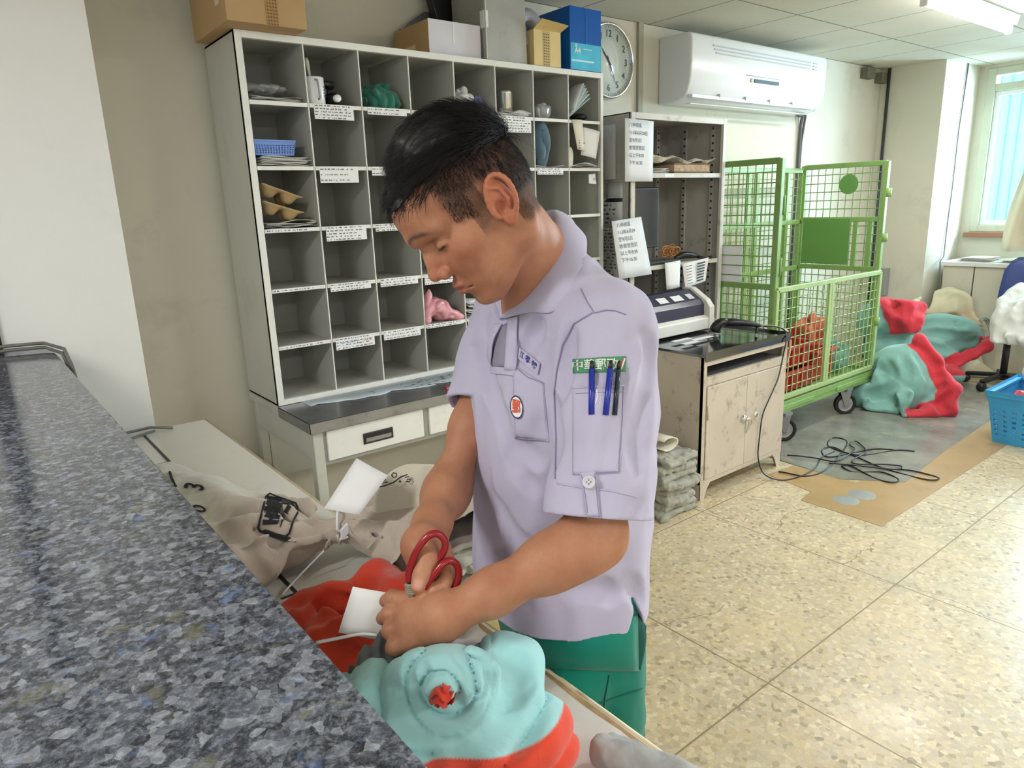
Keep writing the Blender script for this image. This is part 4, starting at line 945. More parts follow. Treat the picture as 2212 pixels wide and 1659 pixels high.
def shirt_post(P, d):
    # necks and cuffs opened, hem cut with a side vent, folds in the cloth
    w = .0055*vnoise(P*np.array([15, 15, 5.5])+5)+.003*(np.abs(vnoise(P*np.array([11, 11, 4])+31))*2-.5)*-1+.0022*vnoise(P*np.array([42, 42, 15])+9)
    ar = LS+BF*.05-np.array([0, 0, .09]); v = P-ar; t = v@unit(BF*.5-BL*.25+np.array([0, 0, -1.0])); s_ = v@unit(np.cross(unit(BF*.5-BL*.25+np.array([0, 0, -1.0])), BL))
    fold = (np.sin(s_*150+1.2*np.sin(t*14))*.0034)*np.exp(-(t/.16)**2)*np.exp(-(s_/.06)**2)
    w = w*np.clip((P[:, 2]-.79)/.10, .15, 1); d = d-w-fold
    # groove where the sleeve meets the body
    al = (P-LS)@LD; rr = np.linalg.norm(P-LS-al[:, None]*LD, axis=1)
    tor = SHT[0](P)-.004; d = np.maximum(d, np.minimum(LS_cut(P, LD, LS, LEN-.030), tor)); d = np.maximum(d, np.minimum(LS_cut(P, RD, RS, RLEN*.60), tor))
    inner = np.maximum(sd_cone(P, CUF-LD*.05, CUF+LD*.03, .060, .064), -tor); d = smax(d, -inner, .004)
    inner = np.maximum(sd_cone(P, RCU-RD*.04, RCU+RD*.06, .046, .052), -tor); d = smax(d, -inner, .004)
    neck = sd_cone(P, NB+np.array([.0, 0, -.02])+BF*.004, NB+np.array([-.03, 0, .09]), .058, .075); d = smax(d, -neck, .006)
    side = (P[:, :2]-np.array([.80, .872]))@BF[:2]; lat = (P[:, :2]-np.array([.80, .872]))@BL[:2]
    hem = .806+.012*np.clip(-side/.1, -1, 1)*-1
    vent = np.where((lat > .1) & (np.abs(side+.055) < .02), (.055-np.abs(side+.055)*2.6), 0)
    return np.maximum(d, hem+np.maximum(vent, 0)-P[:, 2])
def LS_cut(P, Dr, O, L):
    al = (P-O)@Dr; r = np.linalg.norm(P-O-al[:, None]*Dr, axis=1)
    return np.where(r < .095, al-L, -.05)
def _shirt_folds():
    lines = [[(1050, 800), (1075, 900), (1100, 985), (1150, 1060)], [(1105, 965), (1150, 990), (1192, 985)], [(1185, 860), (1192, 930), (1190, 1010)], [(1060, 1080), (1100, 1150), (1150, 1190)], [(1385, 1080), (1370, 1180), (1330, 1290)],
        [(1230, 720), (1215, 780), (1205, 850)], [(1390, 720), (1412, 770), (1400, 820)], [(1395, 840), (1375, 930), (1380, 1020)], [(1350, 1220), (1370, 1270), (1390, 1300)], [(1240, 1285), (1290, 1275), (1330, 1290)], [(1160, 700), (1140, 740), (1120, 770)], [(1035, 700), (1045, 780), (1055, 860)]]
    creases(shirt, lines, .0075, .022, -.001)
_shirt_folds()
shirt.post.append(shirt_post)
sv, sf = sdf_mesh(shirt, (.52, .52, .78), (1.10, 1.24, 1.44), .0035)
sv = relax(sv, sf, 1, .3)
so = np_mesh('polo_shirt', sv, sf, M_SHIRT, person)
#==DRESS details of the shirt, lying on its surface
_dg_shirt = BVHTree.FromPolygons([tuple(v) for v in sv.tolist()], [tuple(int(i) for i in f) for f in sf])
def on(tree, px, py, off=0.0015):
    d = Vector(D(px, py, 1.0))-CAM; h = tree.ray_cast(CAM, d.normalized())
    if h[0] is None: h = tree.find_nearest(Vector(D(px, py, 1.0)))
    n = h[1] if h[1].dot(d) < 0 else -h[1]
    return h[0]+n*off
class Patch:
    """a piece of cloth following the surface between four corners (TL, TR, BR, BL)"""
    def __init__(s, tree, q, off=0.0012, bow=0.0): s.t = tree; s.q = [np.array(c, float) for c in q]; s.off = off; s.bow = bow
    def at(s, u, v, off=None):      # u to the right, v downwards, 0..1
        a, b, c, d = s.q; p = (1-v)*((1-u)*a+u*b)+v*((1-u)*d+u*c)
        return on(s.t, p[0], p[1], (s.off if off is None else off)+s.bow*math.sin(PI*min(max(u, 0), 1))*math.sin(PI*min(max(v, 0), 1)))
    def sheet(s, name, m_, parent, nu=12, nv=12, thick=.001, shape=None):
        P = [[s.at(*(shape(i/nu, j/nv) if shape else (i/nu, j/nv))) for j in range(nv+1)] for i in range(nu+1)]
        mb = MB().sheet(P, thick=thick); return mb.build(name, m_, parent, shade=True)
    def text(s, name, body, m_, parent, size, cu=.5, cv=.5, w=1.0, h=1.0, bold=0.0, off=.0008, squeeze=1.0):
        """size in the patch's height units; w, h = physical width and height of the patch"""
        mb = MB(); text_mb(mb, body, size, (0, 0, 0), (1, 0, 0), (0, 1, 0), fn=lambda x, y: s.at(cu+x*squeeze/w, cv-y/h, s.off+off), bold=bold)
        return mb.build(name, m_, parent, fix=False)
    def line(s, name, pts, r, m_, parent, n=6, sub=10):
        P = []
        for (a, b), (c, d) in zip(pts, pts[1:]):
            for k in range(sub): P.append(s.at(a+(c-a)*k/sub, b+(d-b)*k/sub))
        P.append(s.at(*pts[-1])); return MB().tube(P, r, n).build(name, m_, parent)
# collar: stand and turned-down leaf, left side then its mirror on the right
def mirror(P): P = np.asarray(P); return P-2*((P-NB)@BL)*BL
top = [D(1190, 452, 1.115), D(1200, 464, 1.080), D(1200, 492, 1.058), D(1188, 535, 1.058), D(1163, 590, 1.068), D(1130, 648, 1.095), D(1097, 690, 1.13)]
out = [D(1240, 495, 1.135), D(1264, 515, 1.095), D(1262, 555, 1.060), D(1242, 612, 1.040), D(1205, 670, 1.040), D(1160, 672, 1.060), D(1118, 684, 1.11)]
NBp = NB+np.array([0, 0, .03])
def collar(mir):
    T_ = spl(top, 5); O = spl(out, 5)
    if mir: T_ = np.array([mirror(p) for p in T_]); O = np.array([mirror(p) for p in O])
    P = []
    for a, b in zip(T_, O):
        n = a-NBp; n[2] = 0; n = unit(n); row = []
        for k in range(9):      # inside stand, over the fold, down the leaf
            if k < 3: row.append(a-n*.0035+np.array([0, 0, -.030*(1-k/3)])-n*.001*(3-k))
            else:
                t = (k-3)/5; q = a*(1-t)+b*t+n*(.010*math.sin(PI*min(t*1.1, 1))**.7+.003*t)+np.array([0, 0, .002*math.sin(PI*t)])
                dd = shirt.eval(q[None])[0]
                if dd < .006: q = q+n*(.006-dd)
                row.append(q)
        P.append(row)
    return MB().sheet([[tuple(q) for q in r] for r in P], thick=.003 if not mir else -.003)
for mir in (0, 1): collar(mir).build('collar', M_SHIRT, so, sub=1, shade=True)
M_SEAM = mat('shirt_seam', '908cab', rough=.9)
# placket below the throat
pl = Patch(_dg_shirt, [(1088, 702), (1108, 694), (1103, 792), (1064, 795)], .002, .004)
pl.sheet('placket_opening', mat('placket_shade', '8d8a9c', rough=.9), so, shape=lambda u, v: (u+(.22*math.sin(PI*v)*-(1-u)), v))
Patch(_dg_shirt, [(1102, 690), (1122, 684), (1117, 800), (1094, 800)], .005, .002).sheet('placket', M_SHIRT, so, thick=.0025)
Patch(_dg_shirt, [(1062, 792), (1118, 796), (1112, 812), (1060, 806)], .003).sheet('placket_end', M_SHIRT, so, thick=.0015)
Patch(_dg_shirt, [(1074, 700), (1090, 700), (1066, 790), (1058, 775)], .006, .003).sheet('placket', M_SHIRT, so, thick=.002, shape=lambda u, v: (u-.35*math.sin(PI*v), v))
# chest pocket with emblem and name tag
cpk = Patch(_dg_shirt, [(1108, 786), (1176, 828), (1187, 955), (1114, 946)], .002, .004)
cp = cpk.sheet('chest_pocket', M_SHIRT, so, thick=.0018)
cpk.line('stitching', [(.98, .0), (.985, .93), (.93, .98), (.05, .98)], .0007, M_SEAM, cp); cpk.line('stitching', [(.0, .0), (.5, .06), (1, 0)], .0009, M_SEAM, cp)
em = Patch(_dg_shirt, [(1108, 851), (1136, 858), (1136, 908), (1108, 900)], .0062)
def disc(p, name, r0, r1, m_, parent, off, n=40):
    P = [[p.at(.5+r*math.cos(a)*.5, .5+r*math.sin(a)*.5, p.off+off) for r in (r0, r1)] for a in np.linspace(0, 2*PI, n+1)]
    return MB().sheet(P).build(name, m_, parent)
e0 = disc(em, 'emblem', 0.0, .92, mat('emblem_white', 'ececec', rough=.8), cp, .0006); disc(em, 'emblem_ring', .84, .97, mat('emblem_navy', '2b3566', rough=.8), e0, .0010)
em.text('emblem_sign', '郵', mat('emblem_red', 'd05a3c', rough=.8), e0, .021, w=.027, h=.034, bold=.0007, off=.0014, squeeze=.8, cv=.52)
tg = Patch(_dg_shirt, [(1122, 749), (1170, 786), (1164, 810), (1119, 776)], .004)
t0 = tg.sheet('name_tag', M_SHIRT, so, thick=.001); tg.text('embroidery', '江 孝 錦', mat('thread_navy', '3a3f86', rough=.8), t0, .015, w=.058, h=.024, bold=.0004, squeeze=.9)
# sleeve: green patch, pocket, tab
gp = Patch(_dg_shirt, [(1238, 776), (1352, 769), (1352, 803), (1239, 807)], .0015)
g0 = gp.sheet('sleeve_patch', mat('patch_green', '4f8f68', rough=.85), so, nu=16)
gp.text('lettering', '中華郵政', mat('patch_white', 'd9e4da', rough=.8), g0, .0165, cu=.42, cv=.54, w=.070, h=.0205, bold=.0003, off=.001, squeeze=.9)
for k, mm in ((0, mat('patch_red', 'c23c3c')), (1, MATS['patch_white'])):
    P = [[gp.at(.945+.055*u-.07*v+k*.035-.02, .15+.7*v, gp.off+.0009) for v in (0, .5, 1)] for u in (0, .55)]
    MB().sheet(P).build('slash', mm, g0)
sp = Patch(_dg_shirt, [(1238, 838), (1348, 834), (1338, 1022), (1238, 1026)], .002, .005)
s0 = sp.sheet('sleeve_pocket', M_SHIRT, so, nu=14, nv=18, thick=.0018)
sp.line('stitching', [(.985, 0), (.985, .985), (.35, .985)], .0008, M_SEAM, s0); sp.line('stitching', [(0, .0), (1, .0)], .0014, M_SHIRT, s0); sp.line('stitching', [(.06, .07), (.98, .07)], .0006, M_SEAM, s0)
sp.line('bartack', [(.48, .03), (.50, .12), (.47, .20)], .0009, M_PAPER, s0)
tb_ = Patch(_dg_shirt, [(1255, 1022), (1285, 1016), (1304, 1160), (1274, 1157)], .0035, .001)
tt = tb_.sheet('sleeve_tab', M_SHIRT, so, nu=6, nv=22, thick=.0022); tb_.line('stitching', [(.08, .03), (.09, .98)], .0006, M_SEAM, tt); tb_.line('stitching', [(.92, .03), (.92, .98)], .0006, M_SEAM, tt)
bc = tb_.at(.45, .15, .006); bn = (CAM-bc).normalized(); bb = MB().lathe([(0, .0012), (.0055, .001), (.0068, .0022), (.0085, .0018), (.009, 0), (.0085, -.0012), (0, -.0015)], bc, bn, 24)
bt = bb.build('button', mat('button', 'cfccd8', rough=.3), tt); hb = MB()
for a in (0, 1, 2, 3):
    hb.lathe([(.0009, .0016), (0, .0018)], bc+bn.orthogonal().normalized()*(.0018 if a < 2 else -.0018)+bn.cross(bn.orthogonal().normalized())*(.0018 if a % 2 else -.0018), bn, 6)
hb.build('button_holes', M_DGREY, bt)
def seam_line(pts, r=.0008, m_=None, off=.001):
    P = []
    for (a, b), (c, d) in zip(pts, pts[1:]):
        n = max(2, int(math.hypot(c-a, d-b)/8))
        for k in range(n): P.append(on(_dg_shirt, a+(c-a)*k/n, b+(d-b)*k/n, off))
    P.append(on(_dg_shirt, *pts[-1], off)); MB().tube(P, r, 6).build('seam', m_ or M_SEAM, so)
seam_line([(1255, 625), (1270, 655), (1284, 676), (1310, 670), (1330, 672), (1352, 680)])
seam_line([(1280, 676), (1240, 700), (1215, 745), (1203, 800), (1198, 850), (1202, 950), (1200, 1035)], .0011)
seam_line([(1204, 1044), (1250, 1052), (1320, 1060), (1378, 1074)], .0012, M_SHIRT)
# pens in the sleeve pocket (they rest in it, so they are things of their own)
for i, (a, b, c1, c2, lab) in enumerate([((1283, 783), (1281, 850), '1d2f9e', '14161f', 'blue pen in the sleeve pocket, leftmost of the three'), ((1317, 783), (1311, 850), '1d2f9e', '14161f', 'blue pen in the middle of the sleeve pocket'), ((1331, 781), (1328, 850), '1b2a3a', '101216', 'dark slim pen in the sleeve pocket, rightmost of the three')]):
    A = on(_dg_shirt, *a, .008); B = on(_dg_shirt, *b, .0045); d = (B-A).normalized(); nn = (CAM-A).normalized()
    pr = .0042 if i < 2 else .0034
    pen = thing('pen', lab, 'pen', A, 'pens in the sleeve pocket')
    MB().tube([A+d*.012, B, B+d*.03], pr, 12).build('barrel', mat('pen_'+c1, c1, rough=.25), pen)
    MB().tube([A, A+d*.004, A+d*.013], [pr*.5, pr*.75, pr*.8], 12).build('push_button', mat('pen_'+c2, c2, rough=.3), pen)
    MB().bar(A+d*.014+nn*.006, A+d*.040+nn*.0055, .003, .0012, up=nn).bar(A+d*.014+nn*.002, A+d*.014+nn*.0066, .003, .002).build('clip', mat('pen_'+c1, c1), pen)

_dg_pants = BVHTree.FromPolygons([tuple(v) for v in pv.tolist()], [tuple(int(i) for i in f) for f in pf])
pkt = Patch(_dg_pants, [(1128, 1352), (1374, 1330), (1376, 1448), (1150, 1446)], .004, .014)
pk0 = pkt.sheet('pocket_flap', M_PANTS, po, nu=16, nv=10, thick=.003)
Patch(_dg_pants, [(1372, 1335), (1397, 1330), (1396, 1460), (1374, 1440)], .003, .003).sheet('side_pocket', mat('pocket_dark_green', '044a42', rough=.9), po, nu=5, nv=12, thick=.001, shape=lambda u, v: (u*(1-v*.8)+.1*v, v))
sd_ = Patch(_dg_pants, [(1250, 1460), (1395, 1455), (1390, 1560), (1245, 1560)], .001); sd_.line('seam', [(.45, 0), (.40, .5), (.38, 1)], .0012, mat('green_seam', '03584c', rough=.9), po); sd_.line('seam', [(.05, .75), (.5, .5), (.95, .3)], .0012, MATS['green_seam'], po)
# ================================================================ scissors, card and tie in the hands
M_RED = mat('red_handle', '8f1a22', rough=.22, var=.03); M_BLADE = mat('blade_steel', 'a9abad', rough=.2, metal=1)
sc = thing('scissors', 'steel scissors with red ring handles held in the right hand', 'scissors', D(893, 1262, .962))
R1 = [D(x, y, t) for x, y, t in [(884, 1256, .962), (884, 1235, .960), (892, 1208, .957), (905, 1182, .955), (925, 1158, .955), (945, 1153, .958), (960, 1166, .962), (961, 1184, .965), (951, 1206, .966), (935, 1230, .966), (918, 1252, .964), (903, 1268, .962)]]
R2 = [D(x, y, t) for x, y, t in [(905, 1284, .962), (922, 1262, .957), (938, 1240, .955), (956, 1219, .956), (974, 1211, .960), (988, 1222, .966), (991, 1242, .970), (986, 1262, .972), (974, 1285, .974), (955, 1302, .974), (930, 1306, .970), (910, 1296, .966)]]
MB().tube(spl(R1, 4), .0052, 12, closed=False).build('ring_handle', M_RED, sc); MB().tube(spl(R2, 4), .0052, 12).build('ring_handle', M_RED, sc)
pv_ = D(893, 1268, .962); bd = unit(D(900, 1352, .975)-pv_); bx = unit(np.cross(bd, np.array(FWD)))
for k in (-1, 1):
    q = pv_+np.array(FWD)*.0012*k; e = unit(bd+bx*.06*k)
    MB().prism([tuple(q-e*.012+bx*.006), tuple(q-e*.012-bx*.006), tuple(q+e*.02-bx*.007), tuple(q+e*.085-bx*.001*k), tuple(q+e*.02+bx*.007)], tuple(np.array(FWD)*.0018)).build('blade', M_BLADE, sc)
MB().lathe([(0, .004), (.005, .003), (.0055, -.003), (0, -.004)], tuple(pv_), tuple(-np.array(FWD)), 16).build('pivot', M_CHROME, sc)
wr = MB()
for k in range(5): wr.tube([tuple(pv_+bx*.010*math.cos(a)+np.array(FWD)*.007*math.sin(a)-bd*(.004-.0028*k)) for a in np.linspace(0, 2*PI, 14)], .0022, 6)
wr.build('cloth_wrap', mat('grubby_tape', '8f877a', rough=.9, var=.2, vscale=80), sc)
def flat(name, pts, m_, thick=.0004, parent=None, sub=5, bend=0.0, bdir=(0, 0, 1)):
    """four corners TL TR BR BL, a thin sheet of paper with a slight bend"""
    a, b, c, d = [np.asarray(p, float) for p in pts]; P = []
    for i in range(sub+1):
        u = i/sub; P.append([tuple((1-v)*((1-u)*a+u*b)+v*((1-u)*d+u*c)+np.asarray(bdir)*bend*math.sin(PI*u)*math.sin(PI*(.25+.5*v))) for v in np.linspace(0, 1, sub+1)])
    return MB().sheet(P, thick=thick).build(name, m_, parent, shade=True)
tag(flat('paper_card', [D(762, 1267, 1.0), D(862, 1283, 1.005), D(842, 1385, .995), D(731, 1366, .985)], M_PAPER, bend=.003, bdir=-np.array(FWD)), 'blank white card held between thumb and forefinger of the left hand', 'card')
# ================================================================ cloth sacks on the table
def at_z(px, py, z):
    d = np.array(Vector(D(px, py, 1.0))-CAM); t = (z-CAM.z)/d[2]; return np.array(CAM)+t*d
def band_mat(name, a, b, rough=.8, var=.06, sheen=.25):
    if name in MATS: return MATS[name]
    mt, t = newmat(name); v = t.coord(); f = t.n.new('ShaderNodeAttribute'); f.attribute_name = 'band'
    A = t.ramp(t.noise(v, 7, 4), [(.3, tuple(x*(1-var) for x in lin(a)[:3])), (.7, tuple(min(1, x*(1+var)) for x in lin(a)[:3]))])
    B = t.ramp(t.noise(v, 7, 4), [(.3, tuple(x*(1-var) for x in lin(b)[:3])), (.7, tuple(min(1, x*(1+var)) for x in lin(b)[:3]))])
    c = t.mix(f.outputs['Fac'], A, B); t.link(c, t.b.inputs['Base Color']); t.b.inputs['Roughness'].default_value = rough; t.b.inputs['Sheen Weight'].default_value = sheen; t.b.inputs['Specular IOR Level'].default_value = .25
    t.b.inputs['Roughness'].default_value = rough
    ns = t.n.new('ShaderNodeTexNoise'); ns.inputs['Scale'].default_value = 6; ns.inputs['Detail'].default_value = 4; ns.inputs['Roughness'].default_value = .55; ns.inputs['Distortion'].default_value = 1.6; t.link(v, ns.inputs['Vector'])
    rd = t.math('ABSOLUTE', t.math('SUBTRACT', ns.outputs['Fac'], .5)); t.bump(rd, .22, .03); return mt
M_AQUA = band_mat('aqua_nylon', 'a0d4d8', 'dc4a33')
M_TEAL = band_mat('teal_nylon', '7ba9a1', 'c4333f')
M_CANVAS = band_mat('canvas', 'b9aca0', 'c9c3b6', var=.05); M_CANW = band_mat('canvas_white', 'd3cdbb', 'bfb197', var=.05)
M_ORANGE = band_mat('orange_nylon', 'cb3a24', 'dd5236')
def sacksdf(sd, lo, hi, h, name, mt, label, cat, band=None, group=None, it=1, parent=None):
    v, f = sdf_mesh(sd, lo, hi, h); v = relax(v, f, it, .4)
    o = np_mesh(name, v, f, mt, parent, dict(band=np.clip(band(v), 0, 1) if band else np.zeros(len(v))))
    if label: tag(o, label, cat, group)
    return o, BVHTree.FromPolygons([tuple(q) for q in v.tolist()], [tuple(int(i) for i in q) for q in f])
TZ = .7508
IR = unit(np.array(RIGHT)); IU = unit(np.array(UPV)); IFW = unit(np.array(FWD))
def camell(sd, px, py, t, r, k=.03, tilt=0):
    a = math.radians(tilt); R = np.stack([IR*math.cos(a)+IU*math.sin(a), -IR*math.sin(a)+IU*math.cos(a), IFW], 1)
    sd.ell(D(px, py, t), r, R, k)
# aqua sack in the foreground: body, rolled neck, flap
aq = SDF()
camell(aq, 975, 1590, .93, (.165, .085, .10), .03, -4); camell(aq, 1085, 1500, .985, (.058, .085, .065), .03)
camell(aq, 983, 1466, .90, (.072, .040, .046), .003, -12)
camell(aq, 1085, 1432, .99, (.055, .030, .040), .02, 10); aq.cone(D(1095, 1395, 1.03), D(1128, 1440, 1.02), .020, .030, .02)
aq.cone(D(905, 1465, .925), D(800, 1475, .955), .034, .022, .02)
camell(aq, 860, 1520, .95, (.09, .045, .06), .03, -15)
SC = D(958, 1494, .865)        # the eye of the rolled neck
def aq_post(P, d):
    q = P-SC; x = q@IR; y = q@IU; r = np.hypot(x, y); a = np.arctan2(y, x)
    ps = (a/(2*PI)-r/.020); ps = np.abs(ps-np.round(ps)); sw = -.009*np.exp(-(ps/.10)**2)*np.exp(-(np.maximum(r-.015, 0)/.042)**4)
    x2 = x+.05; rr_ = np.hypot((x-.02)*.8, y*1.1); ph = rr_*62+1.6*vnoise(P*6)+.5*a; dr = (np.abs(np.sin(ph))**.55-.6)*.016*np.clip((rr_-.062)/.02, 0, 1)*np.exp(-((rr_-.11)/.07)**2)
    w = .006*vnoise(P*9+2)+.003*crease(P, 16, 3)
    d = d-sw-dr-w
    d = smax(d, -(np.linalg.norm(q/np.array([1, 1, 1])-0, axis=1)-.013), .004)
    return np.maximum(d, TZ-P[:, 2])
creases(aq, [[(880, 1435), (890, 1490), (925, 1524), (975, 1540), (1035, 1522), (1066, 1480), (1062, 1440)]], .011, .012)
creases(aq, [[(800, 1510), (870, 1536), (950, 1566), (1040, 1562), (1110, 1525), (1148, 1470)], [(1068, 1430), (1088, 1470), (1078, 1515)], [(1092, 1425), (1118, 1465), (1112, 1505), (1075, 1545)],
    [(905, 1560), (960, 1592), (1010, 1640)], [(1085, 1585), (1130, 1560), (1158, 1520)], [(850, 1560), (900, 1590), (930, 1640)], [(1010, 1605), (1080, 1600), (1140, 1575)], [(1090, 1400), (1110, 1430), (1140, 1450)]], .014, .022)
creases(aq, [[(985, 1418), (1010, 1440), (1020, 1470), (1008, 1500)], [(1020, 1412), (1045, 1440), (1050, 1475), (1035, 1505)], [(905, 1425), (915, 1450), (912, 1480)], [(1000, 1500), (985, 1515), (1000, 1530)]], .0045, .012)
aq.post.append(aq_post)
# line of the red hem in the cloth: everything on the near side of it
h0, h1 = at_z(905, 1655, .80), at_z(1165, 1535, .80); hn = unit(np.cross(h1-h0, h0-np.array(CAM))); hn = hn if hn@IU < 0 else -hn
def aq_band(v):
    s = (v-h0)@hn+.004*vnoise(v*22)-.030*np.sin(np.clip((v-h0)@unit(h1-h0)/.2, 0, 1)*PI)
    e = np.clip((s)/.003+.5, 0, 1)
    lab = np.clip((.011-np.linalg.norm((v-D(1137, 1400, 1.03)), axis=1)*.35)/.002, 0, 1)
    return np.maximum(e, lab)
aqo, aqt = sacksdf(aq, D(930, 1500, .95)-.30, D(930, 1500, .95)+.32, .0032, 'mail_sack', M_AQUA, 'aqua nylon mail sack with red hem, rolled neck gripped by the left hand', 'sack', aq_band)
rc = SDF(); rc.cone(SC-IFW*.010, SC+IFW*.02, .0125, .014, .004); rc.cone(SC-IR*.008-IU*.006-IFW*.006, SC-IR*.010-IU*.012+IFW*.01, .007, .007, .003)
rc.post.append(lambda P, d: d-.0035*np.sin((P-SC)@IU*500+3*np.sin((P-SC)@IR*260)))
sacksdf(rc, SC-.045, SC+.045, .0016, 'red_lining', M_ORANGE, None, None, parent=aqo)
# orange-red sack lying flat beyond the hands
og = SDF()
oa, ob, oc_, od = at_z(640, 1320, .775), at_z(830, 1275, .80), at_z(760, 1420, .80), at_z(860, 1330, .82)
og.cone(oa, ob, .030, .048, .03); og.cone(ob, od, .046, .05, .03); og.cone(oa, oc_, .03, .05, .03); og.cone(oc_, od, .05, .05, .03); og.cone(at_z(850, 1262, .82), at_z(878, 1270, .84), .030, .020, .02); og.cone(oc_, at_z(800, 1470, .79), .05, .045, .03)
def og_post(P, d):
    q = (P-od); a = np.arctan2(q[:, 1], q[:, 0]); r = np.hypot(q[:, 0], q[:, 1])
    return np.maximum(d-.007*np.sin(a*11+3*vnoise(P*6))*np.clip(r/.15, 0, 1)-.005*vnoise(P*13)-.012*crease(P, 9, 7)-.003*crease(P, 24, 8), TZ-P[:, 2])
creases(og, [[(625, 1292), (670, 1312), (715, 1290), (760, 1300)], [(690, 1345), (740, 1350)], [(780, 1262), (830, 1268), (868, 1290)], [(700, 1395), (760, 1400), (800, 1395)], [(730, 1425), (770, 1445)]], .012, .022)
og.post.append(og_post)
sacksdf(og, np.array([.235, .70, .745]), np.array([.655, 1.50, .95]), .0038, 'mail_sack', M_ORANGE, 'orange-red nylon sack lying flat on the table behind the white card', 'sack', lambda v: vnoise(v*9)*.5+.4)
# dark bunched neck under the left fist
nk = SDF(); nk.chain([D(838, 1400, .985), D(812, 1448, .97), D(795, 1492, .975)], [.024, .030, .036], .01); nk.cone(D(812, 1448, .97), D(862, 1462, .955), .026, .03, .01)
def nk_post(P, d):
    q = P-D(812, 1448, .97); return np.maximum(d-.004*np.sin((q@IR)*330+2*vnoise(P*20)), TZ-P[:, 2])
nk.post.append(nk_post)
sacksdf(nk, D(820, 1450, .97)-.1, D(820, 1450, .97)+.1, .0028, 'gathered_neck', mat('charcoal_nylon', '51585a', rough=.7, sheen=.2, var=.15, vscale=30), None, None, parent=aqo)
# ---- tied canvas sack, shaped like a bow tie
TIE = at_z(733, 1138, .835); TH = TIE[2]
e1, e2, e3, e4 = at_z(372, 1018, .79)-TIE, at_z(585, 1285, .765)-TIE, at_z(935, 1010, .88)-TIE, at_z(835, 1235, .79)-TIE
def sector(ea, eb, maxr, thick, zend):
    a1 = math.atan2(ea[1], ea[0]); a2 = math.atan2(eb[1], eb[0]); df = (a2-a1+PI) % (2*PI)-PI; am = a1+df/2; hw_ = abs(df)/2
    m = np.array([math.cos(am), math.sin(am)])
    def fn(P):
        q = P[:, :2]-TIE[:2]; r = np.hypot(q[:, 0], q[:, 1]); th = np.arctan2(q[:, 1], q[:, 0])-am; th = (th+PI) % (2*PI)-PI; al = q@m
        lat = r*np.sin(np.clip(np.abs(th)-hw_, -PI/2, PI/2)); lat = np.where(np.abs(th) > hw_+PI/2, r, lat)
        edge = np.maximum(lat-.022, al-maxr); g = np.clip(al/maxr, 0, 1)
        tt = .026+(thick-.026)*np.clip(g*1.8, 0, 1)*(1-.35*g); tt = tt*np.sqrt(np.clip(1-np.clip(1+edge/.09, 0, 1)**2, .02, 1))
        zc = TH+(zend-TH)*np.clip(g*1.3, 0, 1)
        pl = np.sin(th/hw_*9+1.5*vnoise(P*5)+4*g)*.019*np.exp(-((g-.25)/.30)**2)+np.sin(th/hw_*17+2+2*vnoise(P*8))*.008*np.exp(-(g/.35)**2)
        return np.maximum((np.abs(P[:, 2]-zc-pl)-tt)*.8, edge*.8)
    return fn, m
cs = SDF(); f1, m1 = sector(e1, e2, .62, .050, .795); f2, m2 = sector(e3, e4, .40, .040, .86)
cen = np.array([TIE[0], TIE[1], .82])
cs.prim(f1, cen+np.append(m1*.3, 0), .5, .01); cs.prim(f2, cen+np.append(m2*.2, 0), .4, .012); cs.ell(TIE, (.034, .034, .034), k=.01)
def cs_post(P, d):
    w = .006*vnoise(P*np.array([12, 12, 8])+3)+.008*crease(P, 9, 11)+.0025*crease(P, 26, 12)
    q = P[:, :2]-TIE[:2]; r = np.hypot(q[:, 0], q[:, 1]); neck = (.006*np.exp(-(r/.012)**2))
    under = np.where(P[:, 0] < .66, TZ-P[:, 2], .70-P[:, 2])
    return np.maximum(np.maximum(d-w+neck, under), .213-P[:, 0])
creases(cs, [[(741, 1123), (784, 1161), (813, 1199), (818, 1230)], [(746, 1113), (803, 1118), (851, 1132), (870, 1161)], [(746, 1104), (808, 1084), (894, 1051)], [(752, 1128), (818, 1151), (842, 1199)], [(800, 1100), (850, 1095), (905, 1075)],
    [(727, 1104), (688, 1094), (655, 1099), (616, 1118)], [(724, 1132), (679, 1123), (645, 1147), (616, 1161)], [(722, 1147), (674, 1175), (626, 1195), (559, 1175)], [(719, 1156), (664, 1199), (616, 1228), (588, 1266)], [(500, 1110), (560, 1150), (620, 1170)], [(470, 1130), (540, 1190), (570, 1240)]], .012, .022)
cs.post.append(cs_post)
cso, cst = sacksdf(cs, np.array([.20, 1.10, .70]), np.array([1.12, 2.30, .98]), .005, 'mail_sack', M_CANVAS, 'beige canvas mail sack tied in the middle, lying on the white table', 'sack', lambda v: np.clip((np.linalg.norm(v[:, :2]-TIE[:2], axis=1)-.22)/.15, 0, 1)*(((v[:, :2]-TIE[:2])@m1) > 0), it=2)  # band: darker brown-grey round the tie, its shade put into the cloth colour
def stamp(name, body, quad, size, w, h, parent, tree, cu=.5, cv=.5, bold=0.0, squeeze=1.0, m_=None, off=.002):
    return Patch(tree, quad, off).text(name, body, m_ or mat('stencil_black', '26262a', rough=.9), parent, size, cu, cv, w, h, bold, squeeze=squeeze)
stamp('stencil_mark', '郵', [(572, 1070), (640, 1088), (622, 1150), (560, 1140)], .085, .10, .085, cso, cst, bold=.003)
fr = Patch(cst, [(578, 1066), (648, 1090), (622, 1160), (556, 1146)], .003)
fr.line('stencil_frame', [(.0, .1), (.08, .0), (.9, .0), (1, .12), (1, .9), (.92, 1), (.1, 1), (.0, .9), (.0, .1)], .0022, MATS['stencil_black'], cso, n=4, sub=5)
stamp('stencil_mark', '3', [(400, 1035), (447, 1045), (440, 1068), (395, 1060)], .10, .06, .06, cso, cst, bold=.002, m_=None) if False else None
